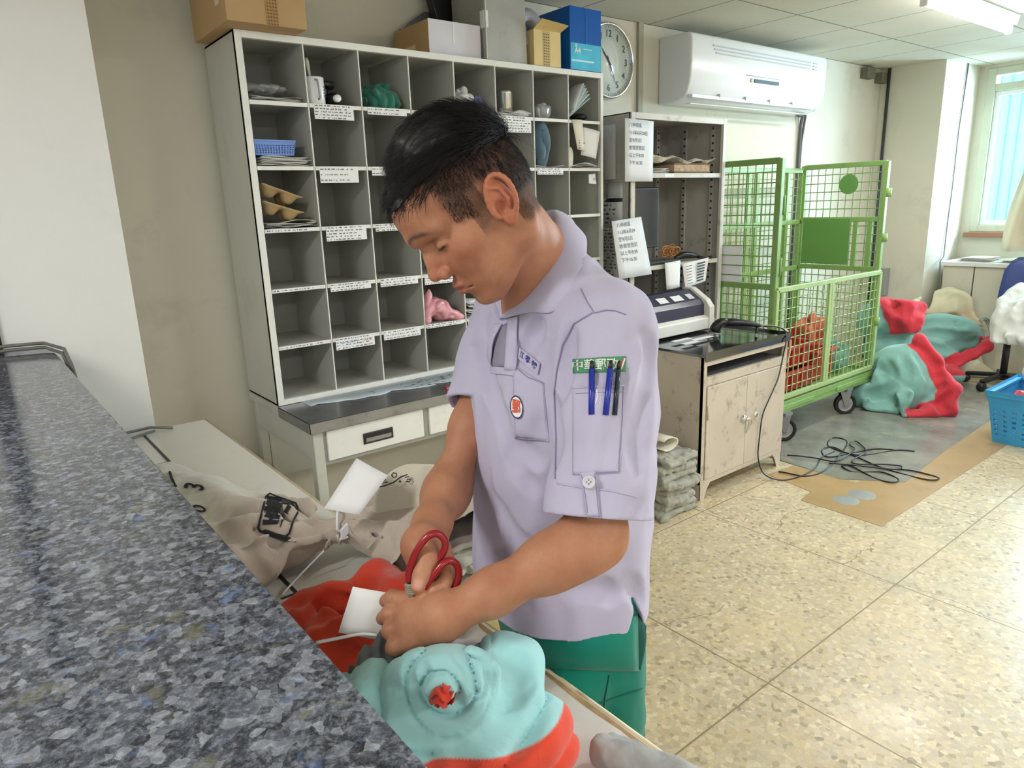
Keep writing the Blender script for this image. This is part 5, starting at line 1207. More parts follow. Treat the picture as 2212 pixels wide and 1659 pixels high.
for body, q in (('3', [(395, 1062), (402, 1036), (450, 1046), (444, 1068)]), ('0', [(412, 1110), (418, 1084), (452, 1094), (448, 1116)])):
    Patch(cst, q, .002).text('stencil_mark', body, MATS['stencil_black'], cso, 1.15, .5, .5, 1.0, .95, .02, squeeze=1.1)
MB().tube([tuple(on(cst, 367, 1021, .002)), tuple(on(cst, 372, 1036, .002)), tuple(on(cst, 380, 1052, .002))], .0035, 6).build('stencil_mark', MATS['stencil_black'], cso)
for q in ([(560, 1150), (575, 1143), (625, 1160), (640, 1172), (622, 1172), (590, 1162)], [(570, 1062), (582, 1058), (592, 1066), (580, 1074)]):
    P = [on(cst, x, y, .003) for x, y in q]
    if max((a-P[0]).length for a in P) < .14: MB().add(P, [tuple(range(len(P)))]).build('stencil_mark', MATS['stencil_black'], cso, fix=False)
# ties, string, cards
M_ZIP = mat('white_tie', 'e8e8ea', rough=.4)
lp = MB(); ax = np.append(m1, 0)
axn = unit(m1[0]*np.array([0, 1, 0])-m1[1]*np.array([1, 0, 0])); up_ = np.array([0, 0, 1.])
lp.tube([tuple(TIE+axn*.036*math.cos(a)+up_*.037*math.sin(a)) for a in np.linspace(0, 2*PI, 24)], .0026, 6)
lp.tube([tuple(TIE+up_*.0-np.array(FWD)*.036), tuple(D(742, 1150, 1.40)), tuple(D(735, 1166, 1.39)), tuple(D(752, 1160, 1.39))], .0022, 6)
lpo = tag(lp.build('cable_tie', M_ZIP), 'white cable tie around the neck of the beige canvas sack', 'cable tie')
pg = D(744, 1148, 1.375); MB().box(-.014, .014, -.002, .002, -.011, .011, M=Matrix.Translation(Vector(pg)) @ Matrix.Rotation(.7, 4, 'Z')).build('tie_tag', M_ZIP, lpo, bevel=.001)
tag(MB().tube([tuple(q) for q in spl([at_z(700, 1190, .81), at_z(668, 1222, .785), at_z(635, 1256, .765), at_z(609, 1285, .757)], 5)], .0022, 6).build('string', M_ZIP), 'thin white string trailing from the tied canvas sack onto the table', 'string')
tag(MB().tube([tuple(q) for q in spl([D(684, 1388, .99), D(725, 1380, .985), D(778, 1370, .978), D(815, 1372, .975)], 4)], .0024, 6).build('cable_tie', M_ZIP), 'white plastic tie sticking out left of the gripping hand', 'cable tie')
tag(flat('paper_card', [D(770, 989, 1.47), D(838, 1027, 1.44), D(776, 1112, 1.40), D(700, 1098, 1.42)], M_PAPER, bend=.004, bdir=-np.array(FWD)), 'blank white card tucked upright behind the tie of the canvas sack', 'card')
tag(flat('paper_card', [D(962, 1376, 1.02), D(1047, 1382, 1.02), D(1034, 1420, 1.0), D(985, 1418, 1.0)], M_PAPER, bend=.004, bdir=-np.array(FWD)), 'small white card lying on the aqua sack under the forearm', 'card')
# upright white canvas behind the tied sack, with hand-lettered marks
P = []
for i in range(9):
    u = i/8; a = D(798+u*0, 1085, 1.52)*(1-u)+D(948, 1062, 1.50)*u; b = D(838, 1022, 1.55)*(1-u)+D(944, 1003, 1.52)*u; b = b+np.array([0, 0, .012*math.sin(PI*u)])
    P.append([tuple(a*(1-v)+b*v+np.array(FWD)*.02*math.sin(PI*u*2)*v+np.array([0, 0, -.05])*(v < .01)) for v in np.linspace(0, 1, 7)])
uo = MB().sheet(P, thick=.004).build('canvas_sack', M_CANW, sub=1, shade=True)
tag(uo, 'off-white canvas sack edge with handwritten marks standing behind the tied sack', 'sack')
def mark(pts, t, r=.0014):
    return MB().tube([tuple(D(x, y, t)) for x, y in pts], r, 5).build('handwriting', MATS['stencil_black'], uo)
mark([(824, 1038), (826, 1031), (833, 1031), (832, 1037), (826, 1044), (837, 1041)], 1.515)
mark([(846, 1026), (850, 1021), (857, 1023), (856, 1030), (849, 1031), (846, 1026)], 1.517)
mark([(800, 1060), (815, 1053), (832, 1049), (850, 1042), (866, 1030), (880, 1025)], 1.50)
mark([(875, 1031), (884, 1029), (879, 1035), (888, 1036), (884, 1041), (877, 1040)], 1.50); mark([(862, 1041), (864, 1038), (867, 1041), (862, 1041)], 1.50)
# stack of crumpled white canvas on a carton beyond the table
bx = thing('carton', 'beige carton on the floor beyond the table edge, under the crumpled canvas', 'box', (.88, 1.36, 0))
MB().box(.72, 1.04, 1.20, 1.54, 0, .55).build('carton_body', M_CARDL, bx, bevel=.004)
def crumple(name, c, r, label, seed, n=7, mt=M_CANW, cat='cloth', floor=0.0, yaw=0, group=None):
    sd = SDF(); rs_ = np.random.RandomState(seed); hz = r[2]*2/n; ca, sa = math.cos(yaw), math.sin(yaw)
    for k in range(n):
        o = rs_.uniform(-.012, .012, 3); cc = np.array([c[0]+o[0], c[1]+o[1], c[2]+hz*(k+.5)]); rx, ry = r[0]*rs_.uniform(.88, 1.05), r[1]*rs_.uniform(.88, 1.05); th = hz*.50; ph = rs_.uniform(0, 6)
        def fn(P, cc=cc, rx=rx, ry=ry, th=th, ph=ph):
            q = P-cc; x = q[:, 0]*ca+q[:, 1]*sa; y = -q[:, 0]*sa+q[:, 1]*ca; w = .012*vnoise(np.column_stack((x*14+ph, y*14, 0*x)))
            e = np.maximum(np.abs(x)-rx+w, np.abs(y)-ry+w*.7); rr = np.sqrt(np.maximum(e+th, 0)**2+np.maximum(np.abs(q[:, 2]-w*.8)-.0, 0)**2); return (np.where(e > -th, rr, np.abs(q[:, 2]-w*.8))-th)*.8
        sd.prim(fn, cc, max(rx, ry)*1.5, .0015)
    sd.post.append(lambda P, d: np.maximum(d-.006*crease(P*np.array([1, 1, 1.6]), 24, 4)-.004*(np.abs(vnoise(P*38))*2-.6), floor-P[:, 2]))
    R_ = max(r[0], r[1])*1.5; cc = np.array(c)
    return sacksdf(sd, cc-np.array([R_, R_, .01]), cc+np.array([R_, R_, r[2]*2+.03]), .0055, name, mt, label, cat, lambda v: .5+.5*vnoise(v*12), group)
crumple('canvas_stack', (.865, 1.36, .552), (.15, .15, .125), 'stack of crumpled white canvas sacks behind the right forearm', 3, 11, cat='canvas stack', floor=.551, mt=band_mat('canvas_bright', 'e4e2da', 'cfcabd'))
crumple('canvas_stack', (2.58, 2.13, 0), (.12, .15, .155), 'low stack of folded canvas sacks on the floor left of the beige cabinet', 5, 8, cat='canvas stack', floor=.001, mt=band_mat('canvas_grey', 'a8a699', '8f9083'))
rl = MB(); c0 = np.array([2.55, 2.10, .36])
rl.sheet([[tuple(c0+np.array([.10*math.cos(a)*.5+.09*u, -.05+.16*u*0+.1*w, .035*math.sin(a)*(1)+.0])) for w in (0, .5, 1)] for a, u in [(q, max(0, math.cos(q))*.25) for q in np.linspace(-2.4, 2.4, 15)]], thick=.006)
tag(rl.build('canvas_fold', M_CANW, shade=True), 'rolled canvas edge poking out beside the beige cabinet, above the floor stack', 'cloth')
# shoe-shaped rag and grey glove
g_ = SDF(); gp_ = at_z(1338, 1650, .765); g_.cone(gp_+np.array([-.01, .02, .012]), gp_+np.array([.03, -.10, .01]), .022, .030, .01); g_.cone(gp_+np.array([.012, .02, .01]), gp_+np.array([.03, -.06, .01]), .015, .02, .006)
g_.post.append(lambda P, d: np.maximum(d-.004*vnoise(P*45)-.002*vnoise(P*100), TZ-P[:, 2]))
sacksdf(g_, gp_-.15, gp_+.1, .003, 'work_glove', band_mat('glove_grey', 'b4b6b4', '8d8f90'), 'crumpled grey work glove on the table at the bottom edge', 'glove', lambda v: .5+.5*vnoise(v*30))
# ================================================================ things in the pigeonholes
def cell(c, r):      # column 1..8, row 1..6 from the top: left x, right x, floor z, top z
    return XS[c-1]+.004, XS[c]-.004, ZS[6-r]+.0008, ZS[7-r]
def crumpled(name, c, r, label, cat, mt, seed=1, amp=.012, fr=30, h=.004, parent=None, band=None, ridge=0.0, floor=None, group=None, lim=None, base=None):
    sd = SDF(); c = np.asarray(c, float); rs_ = np.random.RandomState(seed); off = rs_.uniform(0, 50, 3)
    sd.ell(c, r, k=.01)
    if base is not None:
        for a, b, r1, r2 in base: sd.cone(a, b, r1, r2, .012)
    def post(P, d):
        w = amp*.6*vnoise(P*fr*.6+off)+amp*.4*crease(P, fr*1.3, seed+1)
        if ridge: w = w+ridge*((np.abs(vnoise(P*fr*1.1+off*2+.8*vnoise(P*fr*.5)[:, None])))**.75*1.7-.7)
        d = d-w
        if floor is not None: d = np.maximum(d, floor-P[:, 2])
        if lim is not None:
            for ax, lo, hi in lim: d = np.maximum(d, np.maximum(lo-P[:, ax], P[:, ax]-hi))
        return d
    sd.post.append(post); R_ = np.asarray(r)+amp*2.2+.01
    lo, hi = c-R_, c+R_
    if base is not None:
        for a, b, r1, r2 in base:
            q = max(r1, r2)+.02; lo = np.minimum(lo, np.minimum(a, b)-q); hi = np.maximum(hi, np.maximum(a, b)+q)
    return sacksdf(sd, lo, hi, h, name, mt, label, cat, band, group, parent=parent)[0]
def papers(name, x0, x1, y0, y1, z, n, label, cat, seed=1, mt=None, curl=.006, skew=.02, group=None, dz=.0035):
    """a small pile of loose sheets, one thing"""
    rs_ = np.random.RandomState(seed); root = thing(name, label, cat, ((x0+x1)/2, (y0+y1)/2, z), group)
    for k in range(n):
        a = rs_.uniform(-.06, .06); cx, cy = (x0+x1)/2+rs_.uniform(-skew, skew)*.3, (y0+y1)/2+rs_.uniform(-skew, skew)*.3; hx, hy = (x1-x0)/2*rs_.uniform(.8, .98), (y1-y0)/2*rs_.uniform(.85, 1)
        ph = rs_.uniform(0, 6, 2); P = []
        for i in range(9):
            u = i/4-1; row = []
            for j in range(7):
                v = j/3-1; x = u*hx; y = v*hy; zz = z+.001+k*dz+curl*(.5+.5*math.sin(3*u+ph[0]))*(.5+.5*math.sin(2.4*v+ph[1]))
                row.append((min(max(cx+x*math.cos(a)-y*math.sin(a), x0-.002), x1+.002), cy+x*math.sin(a)+y*math.cos(a), zz))
            P.append(row)
        MB().sheet(P, thick=.0006).build('sheet', (mt or [M_PAPER, M_PAPERW])[k % 2] if not hasattr(mt, 'name') else mt, root, shade=True)
    return root
M_PLASTIC, _t = newmat('clear_film'); _t.b.inputs['Base Color'].default_value = lin('b9bcbf'); _t.b.inputs['Roughness'].default_value = .12; _t.b.inputs['Transmission Weight'].default_value = .45; _t.b.inputs['Specular IOR Level'].default_value = .8
x0, x1, z0, z1 = cell(1, 1)
papers('paper_sheets', x0+.004, x1-.004, 2.72, 2.92, z0, 5, 'creased paper sheets under the plastic packet, top left pigeonhole', 'paper', 3, curl=.012)
pk_ = crumpled('plastic_packet', ((x0+x1)/2-.01, 2.80, z0+.055), (.088, .07, .020), 'grey plastic-wrapped packet lying on papers, top left pigeonhole', 'packet', M_PLASTIC, 4, .006, 22, .0035, floor=z0+.032, ridge=.008, lim=[(0, x0, x1)])
x0, x1, z0, z1 = cell(1, 2)
papers('paper_sheets', x0+.004, x1-.002, 2.705, 2.93, z0, 10, 'thick messy pile of paper under the small blue basket', 'paper', 5, curl=.008)
def perforated_basket(name, label, cat, x0, x1, y0, y1, z0, h, flare, mt, nx, nz, hole=.5, rim=.008, floor_=True):
    root = thing(name, label, cat, ((x0+x1)/2, (y0+y1)/2, z0)); w = MB()
    def wall(a, b, a2, b2):       # bottom edge a-b, top edge a2-b2
        a, b, a2, b2 = map(Vector, (a, b, a2, b2)); n = nx; us = [0]; 
        for i in range(n): us += [(i+.5-hole/2)/n, (i+.5+hole/2)/n]
        us.append(1); vs = [0]
        for j in range(nz): vs += [.12+.62*(j+.5-hole/2)/nz, .12+.62*(j+.5+hole/2)/nz]
        vs.append(1); P = lambda u, v: (a.lerp(b, u)).lerp(a2.lerp(b2, u), v); nn = (b-a).cross(a2-a).normalized()*.0022
        for i in range(len(us)-1):
            for j in range(len(vs)-1):
                if i % 2 == 1 and j % 2 == 1: continue
                q = [P(us[i], vs[j]), P(us[i+1], vs[j]), P(us[i+1], vs[j+1]), P(us[i], vs[j+1])]; w.prism(q, nn)
    f = flare; B = [(x0+f, y0+f, z0), (x1-f, y0+f, z0), (x1-f, y1-f, z0), (x0+f, y1-f, z0)]; T = [(x0, y0, z0+h), (x1, y0, z0+h), (x1, y1, z0+h), (x0, y1, z0+h)]
    for i in range(4): wall(B[i], B[(i+1) % 4], T[i], T[(i+1) % 4])
    w.build('perforated_wall', mt, root)
    MB().box(x0+f, x1-f, y0+f, y1-f, z0, z0+.003).build('bottom', mt, root)
    rb = MB()
    for i in range(4): rb.bar(T[i], T[(i+1) % 4], rim, rim*.8)
    rb.build('rim', mt, root, bevel=.001); return root
perforated_basket('basket', 'small blue perforated plastic basket on a paper pile in the rack', 'basket', x0+.006, x0+.165, 2.73, 2.88, z0+.042, .052, .008, mat('small_blue_basket', '6f93dd', rough=.35), 14, 5, .55)
x0, x1, z0, z1 = cell(1, 3)
papers('paper_sheets', x0+.004, x1, 2.70, 2.92, z0, 6, 'crumpled paper sheets under the two brown pulp trays', 'paper', 8, curl=.014)
M_PULP = mat('brown_pulp', 'b39a70', rough=.9, var=.1, vscale=12, bump=.4, bscale=200)
for k in range(2):
    zz = z0+.028+k*.062; tl = .30+.05*k; c_ = Vector((x0+.085, 2.80, zz+.028)); M = Matrix.Translation(c_) @ Matrix.Rotation(tl, 4, 'Y'); P = []
    for i in range(25):
        u = i/12-1; row = []
        for j in range(19):
            v = j/9-1; rimz = .016*(max(abs(u), abs(v))**6); cup = .030*math.exp(-(((abs(u)-.47)/.30)**4+((abs(v)-.45)/.33)**4)); row.append(M @ Vector((u*.082, v*.075, .016-cup+rimz*.6)))
        P.append(row)
    tag(MB().sheet(P, thick=.003).build('pulp_tray', M_PULP, shade=True), ('lower' if k == 0 else 'upper')+' of two brown moulded pulp trays stacked askew in the rack', 'tray')
x0, x1, z0, z1 = cell(2, 1)
mg = thing('mug', 'tall white mug with a grey handle in the second pigeonhole of the top row', 'mug', (x0+.045, 2.745, z0))
MB().lathe([(0, 0), (.036, 0), (.0385, .004), (.0385, .098), (.0375, .1005), (.0355, .098), (.0350, .006), (0, .005)], (x0+.045, 2.745, z0), n=32).build('cup', mat('mug_white', 'e4e4e6', rough=.2), mg)
MB().tube([(x0+.036, 2.708, z0+.088), (x0+.038, 2.694, z0+.086), (x0+.040, 2.690, z0+.055), (x0+.043, 2.694, z0+.022), (x0+.044, 2.708, z0+.018)], .0042, 8).build('handle', mat('mug_grey', '9fa0a4', rough=.3), mg)
for k in range(4): MB().box(x0+.068, x0+.078, 2.7155, 2.716, z0+.03+k*.011, z0+.034+k*.011).build('printed_mark', M_DGREY, mg)
tag(MB().tube([(x0+.048, 2.755, z0+.02), (x0+.042, 2.765, z0+.10), (x0+.038, 2.772, z0+.16), (x0+.038, 2.774, z0+.175)], [.0035, .0035, .0085, .0055], 10).build('spoon', mat('spoon_cream', 'd9d8cd', rough=.35)), 'cream plastic spoon standing in the white mug', 'spoon')
tag(MB().lathe([(0, 0), (.038, 0), (.044, .01), (.044, .024), (0, .028)], (x0+.108, 2.80, z0+.072), n=28).lathe([(.018, -.071), (.018, 0)], (x0+.108, 2.80, z0+.072), n=16).build('black_canister', M_BLACK), 'dark round lidded canister behind the white mug', 'canister')
bt_ = thing('bottle', 'dark bottle lying on its side with a white cap, second pigeonhole of the top row', 'bottle', (x0+.125, 2.80, z0))
MB().lathe([(0, .16), (.024, .155), (.026, .13), (.026, .03), (.015, .012), (.013, .006)], (x0+.125, 2.715, z0+.027), (0, 1, 0), 20).build('bottle_body', M_BLACK, bt_); MB().lathe([(0, -.004), (.0135, -.004), (.0145, .001), (.0145, .014)], (x0+.125, 2.713, z0+.027), (0, 1, 0), 20).build('cap', M_WHITE, bt_)
x0, x1, z0, z1 = cell(3, 1)
crumpled('green_garment', ((x0+x1)/2+.012, 2.79, z0+.03), (.088, .085, .074), 'dark green garment bundled into the third pigeonhole of the top row', 'garment', mat('dark_green_cloth', '1f6b5c', rough=.8, sheen=.3), 12, .010, 20, .0035, ridge=.020, floor=z0, lim=[(0, x0, x1)])
x0, x1, z0, z1 = cell(5, 1)
papers('paper_sheets', x0, x1-.01, 2.705, 2.90, z0, 5, 'loose papers spilling over the shelf above the worker\'s head', 'paper', 21, curl=.02)
crumpled('plastic_bag', (x0+.085, 2.78, z0+.06), (.05, .05, .055), 'white plastic bag standing in the fifth pigeonhole of the top row', 'bag', mat('white_bag', 'd8d9d8', rough=.4), 22, .008, 22, .0035, ridge=.014, floor=z0+.02, lim=[(0, x0, x1)])
crumpled('snack_packet', (x0+.160, 2.76, z0+.055), (.032, .012, .036), 'small dark blue and silver packet beside the white plastic bag', 'packet', mat('foil_blue', '5a5f8a', rough=.2, var=.4, vscale=60), 23, .004, 30, .003, floor=z0+.02)
x0, x1, z0, z1 = cell(6, 1)
tag(MB().lathe([(0, 0), (.033, 0), (.035, .003), (.035, .096), (.036, .098), (.036, .108), (.03, .112), (0, .112)], (x0+.118, 2.785, z0+.0115), n=32).build('steel_canister', M_CHROME), 'shiny steel canister in the sixth pigeonhole of the top row', 'canister')
papers('paper_sheets', x0, x1, 2.70, 2.93, z0, 7, 'loose white sheets lying round the steel canister', 'paper', 25, curl=.022, dz=.0012)
x0, x1, z0, z1 = cell(7, 2)
hk = MB().tube([(x0+.06, 2.715, z1-.055), (x0+.165, 2.83, z1-.035)], .004, 8); 
hg = crumpled('blue_garment', (x0+.072, 2.745, z0+.115), (.050, .036, .105), 'slate blue garment hanging in the seventh pigeonhole column', 'garment', mat('slate_cloth', '4a6373', rough=.8, sheen=.3), 31, .006, 14, .0035, ridge=.012, floor=z0+.003, lim=[(0, x0, x1)])
tag(hk.build('hanger_rod', M_DGREY), 'dark rod sticking into the seventh column above the slate garment', 'rod')
crumpled('plastic_bag', (x0+.085, 2.735, z1+.035), (.045, .022, .045), 'clear plastic bag above the slate blue garment', 'bag', M_PLASTIC, 33, .006, 26, .0032, ridge=.010, lim=[(0, x0, x1)])
papers('paper_sheets', x0, x1, 2.70, 2.9, z0, 2, 'white sheets under the slate blue garment', 'paper', 34, curl=.008)
x0, x1, z0, z1 = cell(8, 1)
for k in range(6):
    an = math.radians(33+5.5*k); L = .175-.006*k; ox = x0+.012+.006*k; e = Vector((math.cos(an), 0, math.sin(an))); o_ = Vector((ox, 2.708, z0+.016+.007*k)); dp = Vector((.03, .14, 0))
    L = min(L, (x1-.03-ox)/math.cos(an))
    tag(flat('leaflet', [o_+e*L, o_+e*L+dp*.9, o_+dp, o_], M_PAPER if k % 2 else mat('leaflet_teal', 'b3c8c6', rough=.6), thick=.0014, bend=.003+.002*(k % 3), bdir=(-.6, 0, .8)), ('lowest', 'second lowest', 'third lowest', 'third highest', 'second highest', 'steepest')[k]+' of six pale leaflets leaning in the top right pigeonhole', 'leaflet', 'leaflets leaning in the top right pigeonhole')
crumpled('black_case', (x0+.145, 2.79, z0+.024), (.040, .05, .022), 'black soft case under the leaning leaflets, top right pigeonhole', 'case', M_BLACK, 41, .002, 14, .004, floor=z0)
x0, x1, z0, z1 = cell(8, 2)
nt = flat('paper_note', [(x0+.014, 2.697, z1+.002), (x0+.085, 2.696, z1+.002), (x0+.098, 2.688, z1-.150), (x0+.040, 2.686, z1-.140)], M_PAPERW, bend=.010, bdir=(0, -1, 0)); tag(nt, 'cream handwritten note hanging from the top right shelf edge', 'note')
pr = MB(); print_rows(pr, (x0+.044, 2.682, z1-.140), (1, .0, 0), (.0, -.0, 1), .05, .05, 4, ch=.009); pr.build('handwriting', M_INK, nt)
tag(flat('paper_sheet', [(x0+.085, 2.708, z1-.028), (x0+.192, 2.676, z1-.052), (x0+.165, 2.680, z1-.185), (x0+.082, 2.705, z1-.165)], M_PAPER, bend=.01, bdir=(0, -1, 0)), 'white sheet jutting out of the rightmost column, second row', 'paper')
papers('paper_sheets', x0, x1, 2.70, 2.88, z0, 4, 'papers lying at the bottom of the rightmost column, second row', 'paper', 44, curl=.02)
crumpled('folded_paper', (x0+.03, 2.73, z0+.05), (.022, .012, .055), 'cream folded paper upright at the left of the rightmost column', 'paper', M_PAPERW, 46, .004, 20, .003, floor=z0)
x0, x1, z0, z1 = cell(8, 3)
sn = tag(flat('paper_note', [(x0+.128, 2.697, z1-.030), (x0+.175, 2.695, z1-.026), (x0+.178, 2.690, z1-.080), (x0+.122, 2.690, z1-.076)], M_PAPER, bend=.004, bdir=(0, -1, 0)), 'small white tag taped in the rightmost column, third row', 'note')
text_mb(q := MB(), '10', .02, (x0+.158, 2.6875, z1-.055), (1, 0, 0), (0, 0, 1)); q.build('printed_number', M_INK, sn)
x0, x1, z0, z1 = cell(4, 5)
pb = crumpled('pink_bag', (x0+.07, 2.77, z0+.07), (.080, .08, .042), 'pink plastic bag stuffed in the fourth column, fifth row', 'bag', mat('pink_plastic', 'd99aa4', rough=.25, var=.12, vscale=20), 51, .004, 22, .0035, ridge=.010, floor=z0, lim=[(0, x0, x1), (1, 2.66, 3.02)],
    base=[(np.array([x0+.03, 2.76, z0+.06]), np.array([x0+.045, 2.73, z0+.155]), .045, .006), (np.array([x0+.045, 2.73, z0+.150]), np.array([x0+.012, 2.71, z0+.02]), .008, .02), (np.array([x0+.12, 2.74, z0+.04]), np.array([x1-.01, 2.715, z0+.014]), .045, .012)])
x0, x1, z0, z1 = cell(5, 5)
papers('paper_sheets', x0, x1, 2.70, 2.9, z0, 9, 'pile of printed sheets in the fifth column beside the worker\'s chest', 'paper', 55, curl=.02, dz=.008)

# ================================================================ things on top of the rack
Zt = RZ1+.0008
def carton(name, label, x0, x1, y0, y1, z0, z1, mt, parent=None):
    r_ = thing(name, label, 'box', ((x0+x1)/2, (y0+y1)/2, z0)); MB().box(x0, x1, y0, y1, z0, z1).build('box_body', mt, r_, bevel=.003); return r_
cbx = carton('cardboard_box', 'large brown cardboard box with printed tape, top left of the rack', .875, 1.158, 2.60, 2.99, Zt, 2.42, M_CARD)
tp = MB().box(1.012, 1.055, 2.5985, 2.60, Zt+.0, 2.42).build('packing_tape', mat('tape_tan', 'a8834f', rough=.35), cbx); pq = MB()
for i in range(4):
    for j in range(26): pq.prism([(1.016+i*.010, 2.598, Zt+.004+j*.011), (1.021+i*.010, 2.598, Zt+.001+j*.011), (1.022+i*.010, 2.598, Zt+.003+j*.011), (1.017+i*.010, 2.598, Zt+.008+j*.011)], (0, -.0003, 0))
pq.build('tape_print', mat('tape_brown', '5d4322', rough=.6), tp)
MB().box(.8735, .875, 2.66, 2.70, 2.20, 2.25).build('label', mat('label_pale', 'd9c8b8', rough=.7), cbx)
cw = thing('archive_box', 'low brown carton with a glossy white front on top of the rack', 'box', (1.9, 2.84, Zt))
MB().box(1.762, 2.035, 2.742, 3.03, Zt, 2.278).build('box_body', M_CARD, cw, bevel=.002); MB().box(1.7615, 2.0355, 2.739, 2.742, Zt, 2.279).build('white_front', mat('glossy_white', 'd6d4de', rough=.25), cw, bevel=.002)
MB().box(1.7605, 1.762, 2.85, 2.93, 2.17, 2.195).build('hand_hole', mat('hole_cream', 'e2c893', rough=.8), cw, bevel=.004)
MB().box(1.885, 1.893, 2.7375, 2.739, 2.19, 2.278).build('tape_strip', mat('tape_clear', 'e3e3ea', rough=.1), cw)
mb_ = thing('metal_case', 'scuffed grey metal case standing upright on the rack', 'case', (2.17, 2.85, Zt))
MB().prism([(2.045, 2.715, Zt), (2.285, 2.715, Zt), (2.275, 2.715, 2.50), (2.075, 2.715, 2.50), (2.040, 2.715, 2.43)], (0, .25, 0)).build('case_body', mat('scuffed_metal', 'a9a9a6', rough=.45, metal=.2, var=.1, dirt='77776f', dirt_amt=.6, dirt_scale=14), mb_, bevel=.004)
MB().box(2.040, 2.046, 2.716, 2.745, 2.27, 2.34).build('paper_label', M_PAPER, mb_); MB().box(2.045, 2.06, 2.710, 2.715, 2.27, 2.34).build('catch', M_WHITE, mb_, bevel=.002)
MB().tube([(2.046, 2.711, Zt+.005), (2.046, 2.711, 2.42), (2.078, 2.711, 2.49)], .003, 6).build('edge_piping', M_PAPERW, mb_)
tag(MB().prism([(1.80, 3.05, 2.28), (2.10, 3.05, 2.28), (2.10, 3.05, 2.39), (1.94, 3.05, 2.39), (1.85, 3.05, 2.33)], (0, -.006, 0)).prism([(1.80, 3.045, Zt), (2.03, 3.045, Zt), (2.03, 3.045, 2.30), (1.80, 3.045, 2.30)], (0, -.004, 0)).build('dark_sheet', mat('dull_steel', '67676a', rough=.3, metal=.6), bevel=.001), 'dark steel panel leaning on the wall behind the white-fronted carton', 'panel')
tag(MB().prism([(2.00, 3.04, Zt), (2.05, 3.04, Zt), (2.07, 3.04, 2.50), (1.93, 3.04, 2.50), (1.99, 3.04, 2.30)], (0, -.05, 0)).build('black_case', M_BLACK, bevel=.004), 'black case behind the scuffed metal case', 'case')
oc = thing('open_carton', 'small open cardboard carton with printed tape between metal case and blue box', 'box', (2.39, 2.80, Zt))
ob_ = MB().box(2.31, 2.478, 2.695, 2.698, Zt, 2.29).box(2.31, 2.313, 2.698, 2.90, Zt, 2.29).box(2.475, 2.478, 2.698, 2.90, Zt, 2.29).box(2.313, 2.475, 2.897, 2.90, Zt, 2.29).box(2.313, 2.475, 2.698, 2.897, Zt, Zt+.003); ob_.build('box_body', M_CARDL, oc)
MB().prism([(2.31, 2.695, 2.29), (2.478, 2.695, 2.29), (2.498, 2.66, 2.315), (2.330, 2.66, 2.327)], (0, .0, .003)).build('front_flap', mat('flap_shade', 'c6ab6c', rough=.8), oc)
MB().prism([(2.478, 2.70, 2.29), (2.478, 2.89, 2.29), (2.50, 2.87, 2.35), (2.50, 2.73, 2.345)], (.003, 0, 0)).build('side_flap', M_CARDL, oc)
tp = MB().box(2.365, 2.41, 2.6935, 2.695, Zt, 2.288).build('packing_tape', mat('tape_beige', 'cdb684', rough=.2), oc); pq = MB()
for i in range(3):
    for j in range(12): pq.prism([(2.368+i*.013, 2.693, Zt+.004+j*.012), (2.375+i*.013, 2.693, Zt+.001+j*.012), (2.377+i*.013, 2.693, Zt+.004+j*.012), (2.370+i*.013, 2.693, Zt+.009+j*.012)], (0, -.0003, 0))
pq.build('tape_print', MATS['tape_brown'], tp)
tag(MB().lathe([(.03, 0), (.085, 0), (.085, .05), (.03, .05), (.03, 0)], (2.335, 2.80, 2.305), (0, -1, .15), 36).build('tape_roll', mat('roll_grey', 'a7a6ad', rough=.5)), 'grey roll standing in the open carton', 'roll')
bb_ = thing('paper_box', 'tall blue and turquoise copier-paper box at the right end of the rack', 'box', (2.66, 2.86, Zt))
MB().box(2.553, 2.768, 2.71, 3.03, Zt, 2.425).build('box_body', mat('box_blue', '0a5bb5', rough=.25, var=.03), bb_, bevel=.002)
MB().box(2.557, 2.764, 2.7085, 2.71, Zt+.004, 2.262).build('turquoise_panel', mat('box_turquoise', '46b4d6', rough=.3, var=.25, vscale=9), bb_)
text_mb(q := MB(), 'A4', .034, (2.603, 2.708, 2.228), (1, 0, 0), (0, 0, 1), bold=.001); q.build('print_A4', M_WHITE, bb_)
text_mb(q := MB(), 'E', .02, (2.592, 2.708, 2.250), (1, 0, 0), (0, 0, 1), bold=.001); q.build('print_E', M_WHITE, bb_)
MB().box(2.563, 2.715, 2.7075, 2.7085, 2.178, 2.186).build('white_stripe', mat('stripe_pale', 'c8ecf2', rough=.3), bb_); MB().box(2.64, 2.70, 2.7075, 2.7085, 2.236, 2.240).build('white_stripe', MATS['stripe_pale'], bb_)
MB().box(2.66, 2.6615, 2.708, 2.71, 2.262, 2.425).build('tape_line', mat('tape_blue', '5f95d8', rough=.2), bb_)
# papers and drips on the desk below the rack
P = []
for i in range(31):
    u = i/30; x = 1.02+1.05*u; e = 2.60-.10*u**.8+.012*math.sin(u*23)+.008*math.sin(u*61)
    P.append([(x, 2.699, .7545), (x, e+.03, .7548), (x, e, .756+.002*math.sin(u*40))])
pf_ = tag(MB().sheet(P, thick=.0008).build('torn_paper', mat('pale_blue_paper', 'cfdbe6', rough=.6, var=.05), shade=True), 'torn pale blue paper lying along the foot of the rack', 'paper')
random.seed(9); q = MB()
for k in range(46):
    u = random.gauss(.55, .13); x = 1.02+1.05*u; y = random.uniform(2.535, 2.68); L = random.uniform(.006, .03); q.add([(x, y, .7578), (x+L, y+.003, .7578), (x+L*.8, y+.008, .7578), (x+L*.2, y+.006, .7578)], [(0, 1, 2, 3)])
q.build('dark_print', mat('dark_teal', '2d4a52', rough=.7), pf_)
